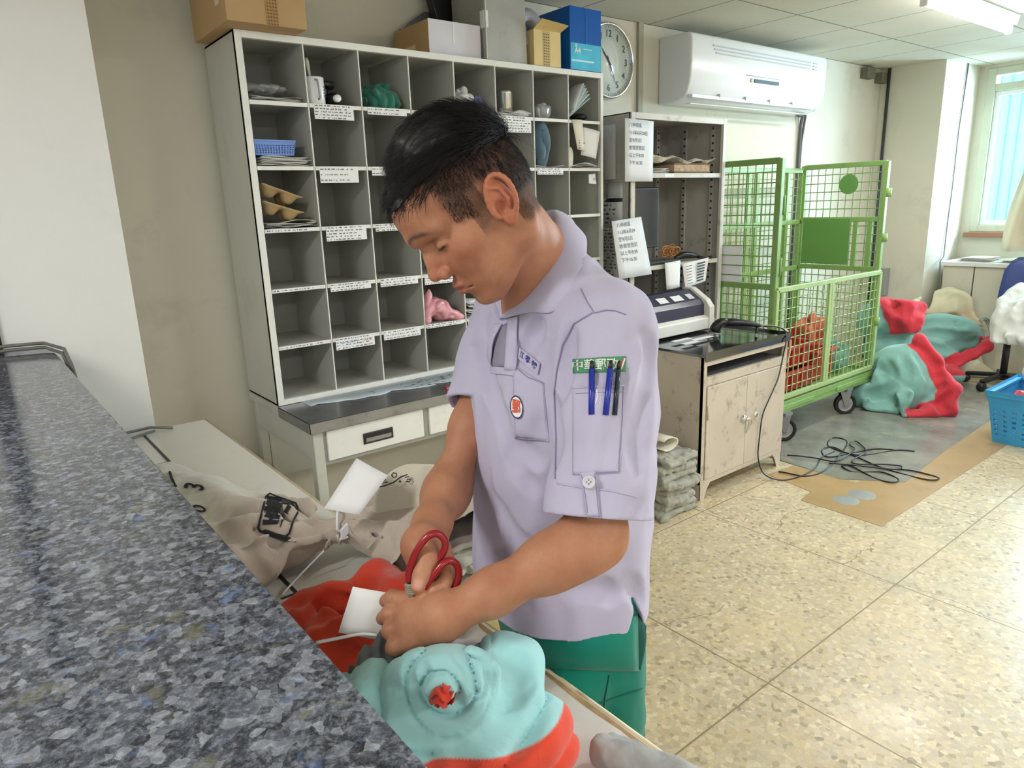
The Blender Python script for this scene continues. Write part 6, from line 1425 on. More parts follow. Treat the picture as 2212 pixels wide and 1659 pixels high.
tag(MB().prism([(1.55, 2.43, .7545), (1.575, 2.44, .7545), (1.57, 2.455, .7545), (1.585, 2.47, .7545), (1.56, 2.46, .7545)], (0, 0, .006)).build('red_clip', mat('clip_red', 'd8343e', rough=.4), bevel=.001), 'tiny red clip on the steel desk top', 'clip')
# ================================================================ things in and on the tall shelf unit
def pt(px, py, y):      # where a sight line of the photo meets the vertical plane Y = y
    d = np.array(Vector(D(px, py, 1.0))-CAM); return np.array(CAM)+d*((y-CAM.y)/d[1])
bk = thing('wicker_tray', 'shallow wicker tray lined with cream paper on the upper shelf', 'tray', (3.42, 2.79, 1.6455))
q = MB(); M_WICK = mat('wicker', 'b39b82', rough=.85, var=.25, vscale=60, dirt='e6dcc8', dirt_amt=.8, dirt_scale=26)
q.box(3.30, 3.63, 2.66, 2.92, 1.646, 1.700); q.build('tray_body', M_WICK, bk, bevel=.004)
for z in (1.650, 1.694): MB().box(3.296, 3.634, 2.656, 2.924, z, z+.007).build('woven_band', mat('wicker_dark', '7d6450', rough=.85, var=.2, vscale=80), bk, bevel=.002)
P = []
for i in range(21):
    u = i/20; x = 3.06+.60*u; P.append([(x, 2.64+.10*v, 1.722+.020*math.sin(u*19)*(.3+abs(math.sin(v*3)))+.012*math.sin(u*7)-.012*v) for v in np.linspace(0, 2.6, 8)])
MB().sheet(P, thick=.001).build('cream_paper', M_PAPERW, bk, shade=False)
papers('paper_sheets', 2.96, 3.26, 2.64, 2.95, 1.646, 8, 'loose paper pile left of the wicker tray', 'paper', 61, curl=.016)
mo = thing('monitor', 'black flat monitor turned sideways on the middle shelf', 'monitor', (3.17, 2.76, 1.146))
MB().box(2.99, 3.275, 2.745, 2.775, 1.235, 1.575).build('casing', M_BLACK, mo, bevel=.005); MB().box(2.985, 3.262, 2.743, 2.745, 1.25, 1.562).build('screen', mat('dark_screen', '3c3d40', rough=.15), mo)
MB().box(3.10, 3.16, 2.775, 2.795, 1.16, 1.30).build('neck', M_BLACK, mo); MB().lathe([(0, .012), (.09, .008), (.095, 0)], (3.13, 2.79, 1.147), n=28).build('foot', M_BLACK, mo)
kb_ = thing('keyboard', 'black keyboard lying on the middle shelf below the monitor', 'keyboard', (3.24, 2.68, 1.146)); MB().box(2.96, 3.36, 2.64, 2.74, 1.147, 1.160).build('key_tray', M_BLACK, kb_, bevel=.003)
q = MB()
for i in range(20):
    for j in range(5): q.box(2.968+i*.0193, 2.984+i*.0193, 2.646+j*.0175, 2.660+j*.0175, 1.160, 1.165)
q.build('keys', M_DGREY, kb_)
sb_ = thing('string_bundle', 'bundle of orange twine on the middle shelf', 'string', (3.40, 2.78, 1.146)); q = MB(); random.seed(6)
for k in range(16):
    c_ = Vector((3.42+random.uniform(-.05, .05), 2.78, 1.195+random.uniform(-.01, .015))); rx, rz = random.uniform(.03, .065), random.uniform(.015, .034); a0 = random.uniform(-.5, .5); yy = random.uniform(-.03, .03)
    q.tube([c_+Vector((rx*math.cos(a)*math.cos(a0)-rz*math.sin(a)*math.sin(a0), yy+.012*math.sin(2*a+k), rx*math.cos(a)*math.sin(a0)*.4+rz*math.sin(a))) for a in np.linspace(0, 2*PI, 16)], .0026, 5)
q.build('twine', mat('orange_twine', 'c98f55', rough=.8), sb_)
ms = MB(); ms.tube([(3.36, 2.70, 1.158), (3.42, 2.69, 1.180), (3.49, 2.68, 1.178), (3.56, 2.67, 1.160)], [.010, .024, .022, .010], 12); tag(ms.build('telephone_handset', M_BLACK, sub=1), 'black curved handset lying on the right of the middle shelf', 'handset')
tag(MB().tube([(3.55, 2.665, 1.160), (3.61, 2.65, 1.152), (3.655, 2.645, 1.156)], .009, 8).build('black_strap', M_BLACK), 'black flat cord end at the right of the middle shelf', 'cord')
# printed sheets hanging from the middle shelf
h1 = flat('hanging_paper', [pt(1436, 568, 2.605), pt(1470, 562, 2.605), pt(1468, 620, 2.595), pt(1440, 626, 2.600)], M_PAPER, bend=.010, bdir=(0, -1, 0)); tag(h1, 'narrow blank paper hanging from the middle shelf edge', 'paper')
h2 = flat('hanging_paper', [pt(1474, 570, 2.605), pt(1531, 556, 2.605), pt(1524, 607, 2.590), pt(1480, 622, 2.590)], M_PAPER, bend=.004, bdir=(0, -1, 0)); tag(h2, 'printed form with dark bar codes hanging from the middle shelf edge', 'paper')
a_, b_, c_, d_ = [pt(x, y, 2.585) for x, y in ((1474, 570), (1531, 556), (1524, 607), (1480, 622))]
def inq(a, b, c, d, u, v): return (1-v)*((1-u)*a+u*b)+v*((1-u)*d+u*c)
q = MB()
for k in range(7):
    v0 = .12+k*.12; q.add([tuple(inq(a_, b_, c_, d_, *w)) for w in ((.56, v0), (.88, v0), (.88, v0+.07), (.56, v0+.07))], [(3, 2, 1, 0)]); q.add([tuple(inq(a_, b_, c_, d_, *w)) for w in ((.14, v0+.02), (.36, v0+.02), (.36, v0+.045), (.14, v0+.045))], [(3, 2, 1, 0)])
q.build('bar_print', M_DGREY, h2)
# hand-written notices taped to the left front edge
def notice(quad, lines, label, size, plane=2.60, bendx=.006):
    c4 = [pt(x, y, p) for (x, y), p in zip(quad, plane if hasattr(plane, '__len__') else [plane]*4)]
    o = flat('notice_sheet', c4, mat('notice_paper', 'e3e8ee', rough=.8, var=.01), bend=bendx, bdir=(0, -1, 0), thick=.0005); tag(o, label, 'notice'); a, b, c, d = c4; q = MB(); w = np.linalg.norm(b-a); h = np.linalg.norm(d-a)
    for v, txt in lines:
        text_mb(q, txt, size, (0, 0, 0), (1, 0, 0), (0, 1, 0), align='LEFT', fn=lambda x, y: tuple(inq(a, b, c, d, .12+x/w, v-y/h)+np.array([0, -1, 0])*(.0015+bendx*math.sin(PI*min(max(.12+x/w, 0), 1))*math.sin(PI*(.25+.5*v)))))
    q.build('handwriting', mat('pen_grey', '55565f', rough=.8), o); return o
notice([(1350, 255), (1412, 262), (1410, 392), (1350, 392)], [(.10, '八甲校區'), (.22, '111年6月28日'), (.34, '至9月5日'), (.46, '收發室登記'), (.58, '以上午8:30'), (.70, '下午16:30')], 'handwritten notice taped at the top left corner of the shelf unit', .024)
notice([(1321, 478), (1385, 468), (1408, 592), (1338, 603)], [(.09, '八甲校區'), (.21, '113年6月24'), (.33, '至9月5日'), (.45, '收發室登記'), (.57, '以上午8:30'), (.69, '下午16:30')], 'handwritten notice hanging askew below the first one, beside the monitor', .026, (2.60, 2.60, 2.575, 2.575))
# sheets taped on the shelf unit's left side
def side_sheet(y0, y1, z0, z1, label, rows, curl=0.0):
    x = 2.8985; P = [[(x-.0012-curl*math.sin(PI*u), y0+(y1-y0)*u, z0+(z1-z0)*v) for v in (0, .5, 1)] for u in np.linspace(0, 1, 7)]
    o = MB().sheet(P, thick=.0006).build('side_sheet', mat('sheet_grey', 'c9cacd', rough=.8, var=.03), shade=True); tag(o, label, 'paper'); q = MB()
    if rows: print_rows(q, (x-.0022-curl, y1, z0), (0, -1, 0), (0, 0, 1), y1-y0, z1-z0, rows, ch=.012); q.build('print', M_INK, o)
side_sheet(2.86, 2.97, 1.60, 1.86, 'grey printed sheet on the side of the shelf unit, partly behind the rack', 8)
side_sheet(2.73, 2.84, 1.62, 1.90, 'blank curled sheet on the shelf unit side, left of the upper notice', 0, .014)
side_sheet(2.68, 2.80, 1.50, 1.60, 'small blank slip below the curled sheet on the shelf unit side', 0)
side_sheet(2.68, 2.98, 1.38, 1.52, 'printed form on the shelf unit side above the lower notice', 6)
side_sheet(2.70, 2.98, 1.06, 1.36, 'densely printed sheet on the shelf unit side, left of the lower notice', 16)
# printer and scanner on the cabinet
pr_ = thing('printer', 'white and dark dot-matrix printer at the back of the beige cabinet', 'printer', (3.15, 2.522, .775)); PZ = .7785
M_PRW = mat('printer_white', 'd9d8d2', rough=.35)
q = MB().prism([(2.86, 2.417, PZ), (2.86, 2.417, PZ+.062), (2.86, 2.442, PZ+.078), (2.86, 2.602, PZ+.078), (2.86, 2.602, PZ)], (.49, 0, 0)); q.build('base', M_PRW, pr_, bevel=.005)
MB().prism([(2.86, 2.447, PZ+.078), (2.86, 2.45, PZ+.14), (2.86, 2.472, PZ+.165), (2.86, 2.552, PZ+.215), (2.86, 2.602, PZ+.215), (2.86, 2.602, PZ+.078)], (.475, 0, 0)).build('dark_cover', mat('printer_navy', '34344a', rough=.3), pr_, bevel=.004)
MB().prism([(3.335, 2.412, PZ), (3.335, 2.41, PZ+.125), (3.335, 2.442, PZ+.165), (3.335, 2.547, PZ+.228), (3.335, 2.604, PZ+.228), (3.335, 2.604, PZ)], (.045, 0, 0)).build('end_cap', M_PRW, pr_, bevel=.005)
for x, w in ((2.99, .075), (3.11, .085), (3.24, .05)): MB().prism([(x, 2.482, PZ+.1735), (x+w, 2.482, PZ+.1735), (x+w, 2.52, PZ+.1975), (x, 2.52, PZ+.1975)], (0, -.0006, .001)).build('label', M_PAPER if w > .06 else MATS['sheet_grey'], pr_)
MB().lathe([(0, .012), (.010, .012), (.013, .004), (.013, 0)], (2.88, 2.472, PZ+.185), (0, -1, .4), 14).build('paper_knob', M_WHITE, pr_)
scn = thing('barcode_scanner', 'black handheld scanner with a trailing cord on the cabinet top', 'scanner', (3.40, 2.24, .778))
SA = np.array([3.20, 2.30, .82])
MB().tube([(3.425, 2.13, .812), (3.39, 2.165, .825), (3.345, 2.215, .835), (3.30, 2.26, .838), (3.272, 2.29, .83)], [.010, .017, .019, .026, .018], 14).build('grip', M_BLACK, scn, sub=1)
MB().tube([(3.30, 2.255, .842), (3.265, 2.283, .842), (3.245, 2.30, .82), (3.235, 2.31, .782)], [.018, .028, .030, .034], 14).build('scan_head', M_BLACK, scn, sub=1)
MB().lathe([(.035, 0), (.039, .003), (.035, .006)], (3.236, 2.306, .779), (0.1, -.1, 1), 20).build('head_bumper', mat('bumper_grey', '8a8b90', rough=.4), scn)
MB().tube([(3.405, 2.15, .81), (3.395, 2.145, .79), (3.39, 2.142, .779)], [.008, .006, .008], 8).build('trigger_stand', M_BLACK, scn)
cdp = [(3.43, 2.125, .812), (3.47, 2.08, .81), (3.50, 2.04, .79), (3.47, 2.010, .74), (3.45, 2.012, .65), (3.42, 2.014, .54), (3.35, 2.012, .45), (3.29, 2.014, .36), (3.27, 2.013, .25), (3.265, 2.012, .12), (3.28, 1.98, .03), (3.32, 1.90, .006), (3.45, 1.86, .006), (3.62, 1.87, .006), (3.80, 1.93, .006), (3.95, 1.93, .006)]
tag(MB().tube([tuple(p) for p in spl(cdp, 5)], .0035, 7).build('scanner_cord', M_BLACK), 'black cord hanging down the cabinet front onto the floor', 'cord')
wc = [(3.36, 2.56, .79), (3.45, 2.55, .80), (3.54, 2.50, .79), (3.56, 2.3, .79), (3.55, 2.08, .785), (3.545, 2.03, .74), (3.55, 2.03, .66), (3.545, 2.04, .60)]
tag(MB().tube([tuple(p) for p in spl(wc, 4)], .004, 7).tube([tuple(np.array(p)+[.012, .01, .004]) for p in spl(wc, 4)], .003, 7).build('loose_cords', mat('cream_cord', 'cfcbb2', rough=.5)), 'cream cords hanging over the right edge of the cabinet top', 'cord')
for k, (x, y, l) in enumerate(((2.90, 2.30, .14), (3.00, 2.25, .16), (2.88, 2.22, .12))): tag(MB().box(x, x+l, y, y+.035, .7782, .7788).build('paper_strip', M_PAPER), ('rear left', 'middle', 'front left')[k]+' white paper strip taped on the cabinet top', 'paper')

# ================================================================ green roll cage
CX0, CX1, CY0, CY1, CZ0, CZG, CZT = 3.758, 5.05, 2.275, 2.86, .25, .965, 1.695
cg = thing('roll_cage', 'green wire mesh roll cage trolley against the back wall', 'trolley', (4.38, 2.56, 0))
def panel(name, a, b, z0, z1, nx, nz, fr=.034, extra=(), mt=None, bars=(), y_off=0):
    """framed wire mesh between two corners a and b (x, y)"""
    a = Vector((a[0], a[1], 0)); b = Vector((b[0], b[1], 0)); d = (b-a).normalized(); L = (b-a).length; n = Vector((-d.y, d.x, 0))
    P = lambda s, z: a+d*s+Vector((0, 0, z)); f = MB()
    f.bar(P(0, z0), P(0, z1), fr, fr*.8, up=n); f.bar(P(L, z0), P(L, z1), fr, fr*.8, up=n); f.bar(P(0, z0), P(L, z0), fr*.8, fr, up=(0, 0, 1)); f.bar(P(0, z1), P(L, z1), fr*.8, fr, up=(0, 0, 1))
    for k in bars:
        if k[0] == 'h': f.bar(P(k[2]*L, z0+(z1-z0)*k[1]), P(k[3]*L, z0+(z1-z0)*k[1]), fr*.8, fr)
        else: f.bar(P(k[1]*L, z0+(z1-z0)*k[2]), P(k[1]*L, z0+(z1-z0)*k[3]), fr, fr*.7, up=n)
    fo = f.build(name, mt or M_GREEN, cg, bevel=.003); w = MB()
    for i in range(1, nx): w.tube([P(L*i/nx, z0), P(L*i/nx, z1)], .0034, 5, caps=False)
    for j in range(1, nz): w.tube([P(0, z0+(z1-z0)*j/nz)+n*.005, P(L, z0+(z1-z0)*j/nz)+n*.005], .0034, 5, caps=False)
    w.build('wire_mesh', mt or M_GREEN, fo); return fo, P, L, n
f_, P_, L_, n_ = panel('left_side', (CX0, CY0), (CX0, CY1), CZ0+.02, CZT, 11, 24, bars=[('h', .28, 0, 1), ('h', .50, 0, 1), ('v', .62, .30, .50)])
MB().box(CX0-.004, CX0-.001, CY0+.22, CY1-.02, .98, 1.22).build('notice_plate', M_PAPER, f_); text_mb(q := MB(), '公物\n送公物', .055, (CX0-.0005, CY0+.42, 1.10), (0, 1, 0), (0, 0, 1)); q.build('handwriting', M_INK, f_)
f_, P_, L_, n_ = panel('right_side', (CX1, CY0), (CX1, CY1), CZ0+.02, CZT, 11, 24, bars=[('h', .50, 0, 1), ('h', .74, 0, 1), ('v', .30, .50, .74), ('v', .13, .50, .74)])
MB().box(CX1-.016, CX1-.012, CY0+.21, CY1-.02, 1.005, 1.33).build('solid_plate', M_GREEND, f_, bevel=.002)
MB().lathe([(0, 0), (.068, 0), (.068, .003), (0, .003)], (CX1-.012, CY0+.245, 1.565), (-1, 0, 0), 32, smooth=False).build('round_plate', M_GREEND, f_)
panel('back_side', (CX0+.02, CY1+.01), (CX1-.02, CY1+.01), CZ0+.02, CZT-.02, 22, 24, bars=[('h', .50, 0, 1), ('h', .74, 0, 1), ('v', .46, 0, 1), ('v', .54, 0, 1), ('v', .85, 0, 1)])
f_, P_, L_, n_ = panel('front_gate', (CX0, CY0-.02), (CX1, CY0-.02), CZ0+.04, CZG, 22, 11, fr=.030, bars=[('v', .5, 0, 1), ('v', .475, 0, 1)], mt=mat('pale_green_enamel', '9db87c', rough=.4, var=.06, dirt='6f7f50', dirt_amt=.5, dirt_scale=14))
for x in (CX0, CX1):
    for y in (CY0, CY1): MB().bar((x, y, .16), (x, y, CZT+.012), .036, .036, up=(0, 1, 0)).build('corner_post', M_GREEN, cg, bevel=.004)
for z in (.62, 1.2, 1.5): MB().lathe([(.018, -.03), (.022, -.028), (.022, .028), (.018, .03)], (CX1+.005, CY0-.022, z), n=12).build('hinge', M_GREEN, cg)
for z in (.70, 1.10, 1.45): MB().tube([(CX0, CY0-.035, z+.05), (CX0-.02, CY0-.045, z+.04), (CX0-.02, CY0-.045, z-.03), (CX0, CY0-.03, z-.05)], .007, 8).build('latch_hook', M_GREEN, cg)
MB().box(CX0-.01, CX1+.01, CY0-.03, CY1+.02, CZ0-.03, CZ0+.012).box(CX0-.005, CX1+.005, CY0-.026, CY0-.01, CZ0-.065, CZ0-.03).box(CX0+.10, CX0+.5, CY0-.034, CY0-.024, CZ0-.045, CZ0-.015).box(CX1-.5, CX1-.10, CY0-.034, CY0-.024, CZ0-.045, CZ0-.015).build('deck', M_GREEN, cg, bevel=.003)
for x, y, s in ((4.735, 2.27, 1), (3.925, 2.25, -1), (4.75, 2.78, 1), (3.87, 2.78, -1)):
    wa = Vector((-.62, -.78, 0)); wp = Vector((-wa.y, wa.x, 0)); o_ = Vector((x, y, .0755))
    c = MB().lathe([(.052, -.014), (.072, -.016), (.075, -.012), (.075, .012), (.072, .016), (.052, .014), (.052, -.014)], o_, wa, 36).build('caster_tyre', M_RUBBER, cg)
    MB().lathe([(0, -.006), (.05, -.009), (.056, -.013), (.056, .013), (.05, .009), (.015, .011), (.012, .018), (0, .018)], o_, wa, 36).build('hub', mat('hub_grey', '9fa0a0', rough=.3, metal=.5), c)
    fk = MB()
    for k in (.022, -.026): q_ = o_+wa*k; fk.prism([q_-wp*.050+Vector((0, 0, .100)), q_+wp*.030+Vector((0, 0, .100)), q_+wp*.012-Vector((0, 0, .01)), q_-wp*.012-Vector((0, 0, .01))], wa*.004)
    fk.box(x-.04, x+.04, y-.03, y+.03, .172, .19).build('fork', mat('fork_grey', '8e8f8f', rough=.35, metal=.5), c)
# red crates and bags in the cage
M_REDC = mat('red_crate', 'b8382e', rough=.4, var=.06)
def crate(x0, x1, y0, y1, z0, h, label, mt):
    r_ = thing('crate', label, 'crate', ((x0+x1)/2, (y0+y1)/2, z0), 'red crates in the roll cage'); f = .02; w = MB()
    w.box(x0+f, x1-f, y0+f, y0+f+.004, z0, z0+h).box(x0+f, x1-f, y1-f-.004, y1-f, z0, z0+h).box(x0+f, x0+f+.004, y0+f, y1-f, z0, z0+h).box(x1-f-.004, x1-f, y0+f, y1-f, z0, z0+h).box(x0+f, x1-f, y0+f, y1-f, z0, z0+.004); w.build('crate_wall', mt, r_)
    q = MB()
    for a, b in (((x0, y0), (x1, y0)), ((x1, y0), (x1, y1)), ((x1, y1), (x0, y1)), ((x0, y1), (x0, y0))): q.bar((a[0], a[1], z0+h), (b[0], b[1], z0+h), .03, .022)
    q.build('rim', mt, r_, bevel=.003); q = MB()
    for k in range(4): MB().box(x0+f+.05+k*(x1-x0)*.21, x0+f+.06+k*(x1-x0)*.21, y0+.005, y0+f, z0+.02, z0+h-.01).build('rib', mt, r_)
crate(3.80, 4.42, 2.33, 2.78, .264, .13, 'red plastic crate at the bottom left inside the roll cage', M_REDC)
crate(3.82, 4.40, 2.34, 2.77, .415, .14, 'red plastic crate stacked on the lower one inside the roll cage', M_REDC)
crate(4.42+.03, 4.72, 2.36, 2.74, .264, .20, 'small red crate in the middle of the roll cage', mat('red_crate_b', 'c8503f', rough=.45))
crumpled('net_bag', (4.80, 2.60, .50), (.13, .13, .15), 'orange-red mesh bag piled at the right inside the roll cage', 'bag', mat('salmon_cloth', 'cc6a55', rough=.8, var=.15, vscale=8), 71, .03, 9, .008, ridge=.05, lim=[(0, 4.5, 5.0), (1, 2.31, 2.83), (2, .45, .82)])
crumpled('mail_sack', (4.86, 2.50, .37), (.12, .16, .13), 'teal sack in the right corner of the roll cage', 'sack', mat('teal_cloth', '6fa394', rough=.8, var=.1), 72, .02, 10, .008, ridge=.03, floor=.264, lim=[(0, 4.735, 5.0), (1, 2.31, 2.83)])

# ================================================================ sacks piled on the floor at the right
def gsack(A, B, ra, rb, bulge, label, name='mail_sack', seed=1, band=None, mt=None, pleat=.012, npl=9, floor=.002, extra=None, h=.009, flat_=.8, group=None, shape=None):
    """a filled sack: neck at A, bottom at B; pleats run out from the neck"""
    A = np.array(A, float); B = np.array(B, float); ax = unit(B-A); L = np.linalg.norm(B-A); x = unit(np.cross(ax, [0, 0, 1.])); y = np.cross(x, ax); rs_ = np.random.RandomState(seed); of = rs_.uniform(0, 40, 3)
    def fn(P):
        q = P-A; s = q@ax; u = q@x; v = q@y; g = np.clip(s/L, 0, 1); rad = np.interp(g, [0, .12, .4, .75, .93, 1], [ra, ra*.9+bulge*.25, bulge*.95, bulge, bulge*.8+rb*.2, rb])
        th = np.arctan2(v, u); rr = np.hypot(u, v/flat_); pl = np.sin(th*npl+of[0]+2.5*vnoise(P*4+of))*pleat*(np.exp(-(g/.35)**2)+.35)
        return np.maximum((rr-rad-pl)*.75, np.maximum(-s, s-L))
    sd = SDF(); sd.prim(fn, (A+B)/2, L/2+bulge*1.2, .02)
    if extra: extra(sd)
    def post(P, d):
        d = d-.012*vnoise(P*7+of)-.006*vnoise(P*19+of)-.012*(np.abs(vnoise(P*10+of*2))*2-.5)*.6; return np.maximum(smax(d, floor-P[:, 2], .01), floor-P[:, 2])
    sd.post.append(post); R_ = bulge*1.3+.08
    return sacksdf(sd, np.minimum(A, B)-R_, np.maximum(A, B)+R_, h, name, mt or M_TEAL, label, 'sack', band, group, it=2)
F0 = lambda px, py, z=0: at_z(px, py, z)
def seg_d(v, a, b):
    ba = b-a; h_ = np.clip(((v-a)@ba)/(ba@ba), 0, 1); return np.linalg.norm(v-a-h_[:, None]*ba, axis=1)
def chain_d(v, pts): return np.min([seg_d(v, a, b) for a, b in zip(pts, pts[1:])], axis=0)
def cloth_sack(label, ells, cones, folds, band, lines=(), cr=.022, name='mail_sack', mt=None, seed=1, floor=.002, h=.008, group=None, clip=None):
    """ells: (px, py, t, (right, up, deep), tilt); cones: (p, q, r1, r2); folds: (centre, wave number, depth)"""
    sd = SDF(); lo = np.full(3, 9.); hi = -lo
    for px, py, t, r, tl in ells:
        camell(sd, px, py, t, r, .06, tl); c = D(px, py, t); lo = np.minimum(lo, c-max(r)); hi = np.maximum(hi, c+max(r))
    for p, q, r1, r2 in cones:
        sd.cone(p, q, r1, r2, .035); m_ = max(r1, r2); lo = np.minimum(lo, np.minimum(p, q)-m_); hi = np.maximum(hi, np.maximum(p, q)+m_)
    creases(sd, lines, cr, cr*2.2)
    rs_ = np.random.RandomState(seed); of = rs_.uniform(0, 40, 3)
    def post(P, d):
        wv = vnoise(P*3.5+of)
        for c, k, a in folds:
            ph = np.linalg.norm(P-c, axis=1)*k+2.6*wv+.8*vnoise(P*9+of); d = d-a*.8*(np.abs(np.sin(ph*.5))**.7-.6)*(.35+.65*np.clip(vnoise(P*4+of*2)+.6, 0, 1))
        d = d-.010*vnoise(P*5+of)-.014*crease(P*np.array([1, 1, .8]), 4.2, seed)-.006*crease(P, 11, seed+50); d = np.maximum(d, np.maximum(P[:, 0]-6.76, np.where(P[:, 0] > 6.58, P[:, 1]-2.50, P[:, 1]-3.07))); cb_ = np.minimum(np.minimum(5.08-P[:, 0], P[:, 2]-.18), np.minimum(P[:, 1]-2.22, 2.9-P[:, 1])); d = np.maximum(d, cb_)
        if clip: d = np.maximum(d, clip(P))
        return np.maximum(smax(d, floor-P[:, 2], .006), floor-P[:, 2])
    sd.post.append(post); return sacksdf(sd, lo-.05, hi+.05, h, name, mt or M_TEAL, label, 'sack', band, group, it=1)
sm01 = lambda x, w=.008: np.clip(x/w+.5, 0, 1)
RIM = [D(*p) for p in [(1985, 735, 4.95), (2020, 782, 4.9), (2042, 822, 4.85), (2060, 842, 4.82), (2048, 862, 4.82), (2052, 885, 4.80), (2010, 893, 4.82), (1975, 896, 4.82)]]
cloth_sack('large teal sack with a red rim slumped on the floor in front of the pile', [(1950, 820, 5.05, (.26, .27, .22), -12), (1885, 850, 5.15, (.20, .16, .20), 0), (2010, 850, 4.98, (.15, .16, .16), 0)],
    [(a, b, .05, .045) for a, b in zip(RIM, RIM[1:])]+[(D(1955, 850, 4.82), D(1956, 893, 4.80), .06, .035), (D(1880, 870, 4.95), D(1935, 885, 4.9), .06, .05)],
    [(D(1850, 930, 5.0), 26, .012)], lambda v: sm01(.085-chain_d(v, RIM)+.008*vnoise(v*9)), seed=3, cr=.020, lines=[[(1896, 737), (1915, 781), (1933, 817), (1955, 843)], [(1924, 735), (1955, 772), (1960, 808), (1951, 870)], [(1960, 737), (1995, 755), (2022, 790), (2028, 825)], [(1889, 750), (1898, 790), (1915, 821)], [(2033, 834), (2004, 861), (1969, 887)], [(1982, 768), (2004, 799), (2013, 825), (2004, 848)], [(1924, 830), (1948, 850), (1945, 890)], [(1870, 852), (1900, 850), (1925, 834)], [(1870, 880), (1910, 868), (1935, 872)], [(2050, 850), (2030, 870), (2040, 888)]])
q0 = D(1912, 690, 5.5)
cloth_sack('teal sack with a red gathered top leaning behind the roll cage', [(1905, 690, 5.65, (.19, .17, .2), 0), (1950, 690, 5.5, (.15, .13, .16), -20), (1925, 760, 5.7, (.22, .22, .18), 0)],
    [(D(1935, 655, 5.45), D(1990, 665, 5.45), .035, .04), (D(1990, 665, 5.45), D(1970, 700, 5.4), .04, .08)], [(D(1995, 640, 5.4), 24, .010)],
    lambda v: sm01((v-q0)@unit(IR+IU*.25)+.02*vnoise(v*7))*sm01((v-D(1950, 722, 5.5))@IU), seed=5, lines=[[(1924, 648), (1951, 688), (1955, 716)], [(1960, 658), (1968, 693), (1977, 714)], [(2000, 662), (1985, 680), (1985, 705)], [(1890, 660), (1905, 700), (1900, 735)], [(1930, 690), (1940, 720)]])
LB = [D(*p) for p in [(2030, 800, 5.65), (2065, 782, 5.6), (2100, 765, 5.6), (2132, 748, 5.6), (2134, 735, 5.65)]]
cloth_sack('long teal sack with a red hem and looped string neck lying across the pile', [(2045, 722, 5.85, (.29, .165, .2), -10), (2010, 770, 5.8, (.20, .19, .2), -20)],
    [(a, b, .045, .045) for a, b in zip(LB, LB[1:])], [(D(2300, 860, 5.8), 21, .008)], lambda v: sm01(.07-chain_d(v, LB)), seed=7, lines=[[(2128, 710), (2092, 688), (2048, 679), (2004, 680)], [(2128, 715), (2083, 701), (2026, 693), (1977, 705)], [(2130, 724), (2088, 730), (2039, 722), (1986, 718)], [(2115, 737), (2075, 746), (2048, 742)], [(1985, 735), (2017, 750), (2057, 757)], [(2120, 745), (2080, 770), (2040, 785)]])
cloth_sack('small red and teal sack end at the bottom of the pile', [(2040, 805, 5.62, (.12, .07, .10), 10)], [(D(2010, 800, 5.6), D(2068, 812, 5.5), .06, .045)], [(D(2000, 700, 5.5), 30, .016)], lambda v: sm01((v-D(2045, 812, 5.55))@IU), seed=8)
cloth_sack('cream canvas sack heap standing behind the teal sacks', [(2040, 665, 6.15, (.25, .10, .18), 5), (2060, 650, 6.1, (.19, .10, .16), -10), (2060, 720, 6.2, (.28, .26, .2), 0)],
    [(D(1978, 652, 6.1), D(2060, 622, 6.1), .02, .035), (D(2060, 622, 6.1), D(2085, 650, 6.1), .03, .05), (D(2085, 640, 6.05), D(2100, 690, 6.0), .05, .05), (D(2095, 690, 5.95), D(2120, 700, 5.9), .05, .03)],
    [(D(1960, 720, 6.1), 20, .010)], lambda v: sm01(-(v-D(2040, 670, 6.1))@IU+.03*vnoise(v*9), .08)*.6, name='canvas_sack', mt=band_mat('canvas_cream', 'd9d2b4', 'c9a98a'), seed=9, lines=[[(1985, 648), (2013, 642), (2048, 630)], [(1985, 657), (2026, 653), (2080, 638)], [(1995, 671), (2048, 666), (2083, 650)], [(2080, 640), (2085, 680), (2105, 695)], [(2020, 700), (2060, 690), (2095, 700)]])
cs2 = cloth_sack('cream canvas sack with a stencilled number lying beside the chair wheels', [(2118, 785, 6.1, (.22, .13, .13), -12)], [(D(2100, 800, 5.85), D(2165, 822, 5.75), .09, .03)], [(D(2200, 700, 5.9), 24, .02)], lambda v: v[:, 0]*0, name='canvas_sack', mt=MATS['canvas_cream'], seed=11)
Patch(cs2[1], [(2138, 764), (2172, 762), (2172, 777), (2138, 778)], .006).text('stencil_mark', '(10', MATS['stencil_black'], cs2[0], 1.3, .5, .5, 1.9, .95, .03)
q = MB(); cc = D(2126, 715, 5.70)
for k in range(3): q.tube([tuple(cc+IR*(.045+.01*k)*math.cos(a)+IU*(.085+.012*k)*math.sin(a)+IFW*.01*math.sin(2*a+k)) for a in np.linspace(-2.0, 2.3, 18)], .007, 6)
tag(q.build('neck_string', mat('grey_string', '9aa39a', rough=.8)), 'looped grey string at the neck of the long teal sack', 'string')
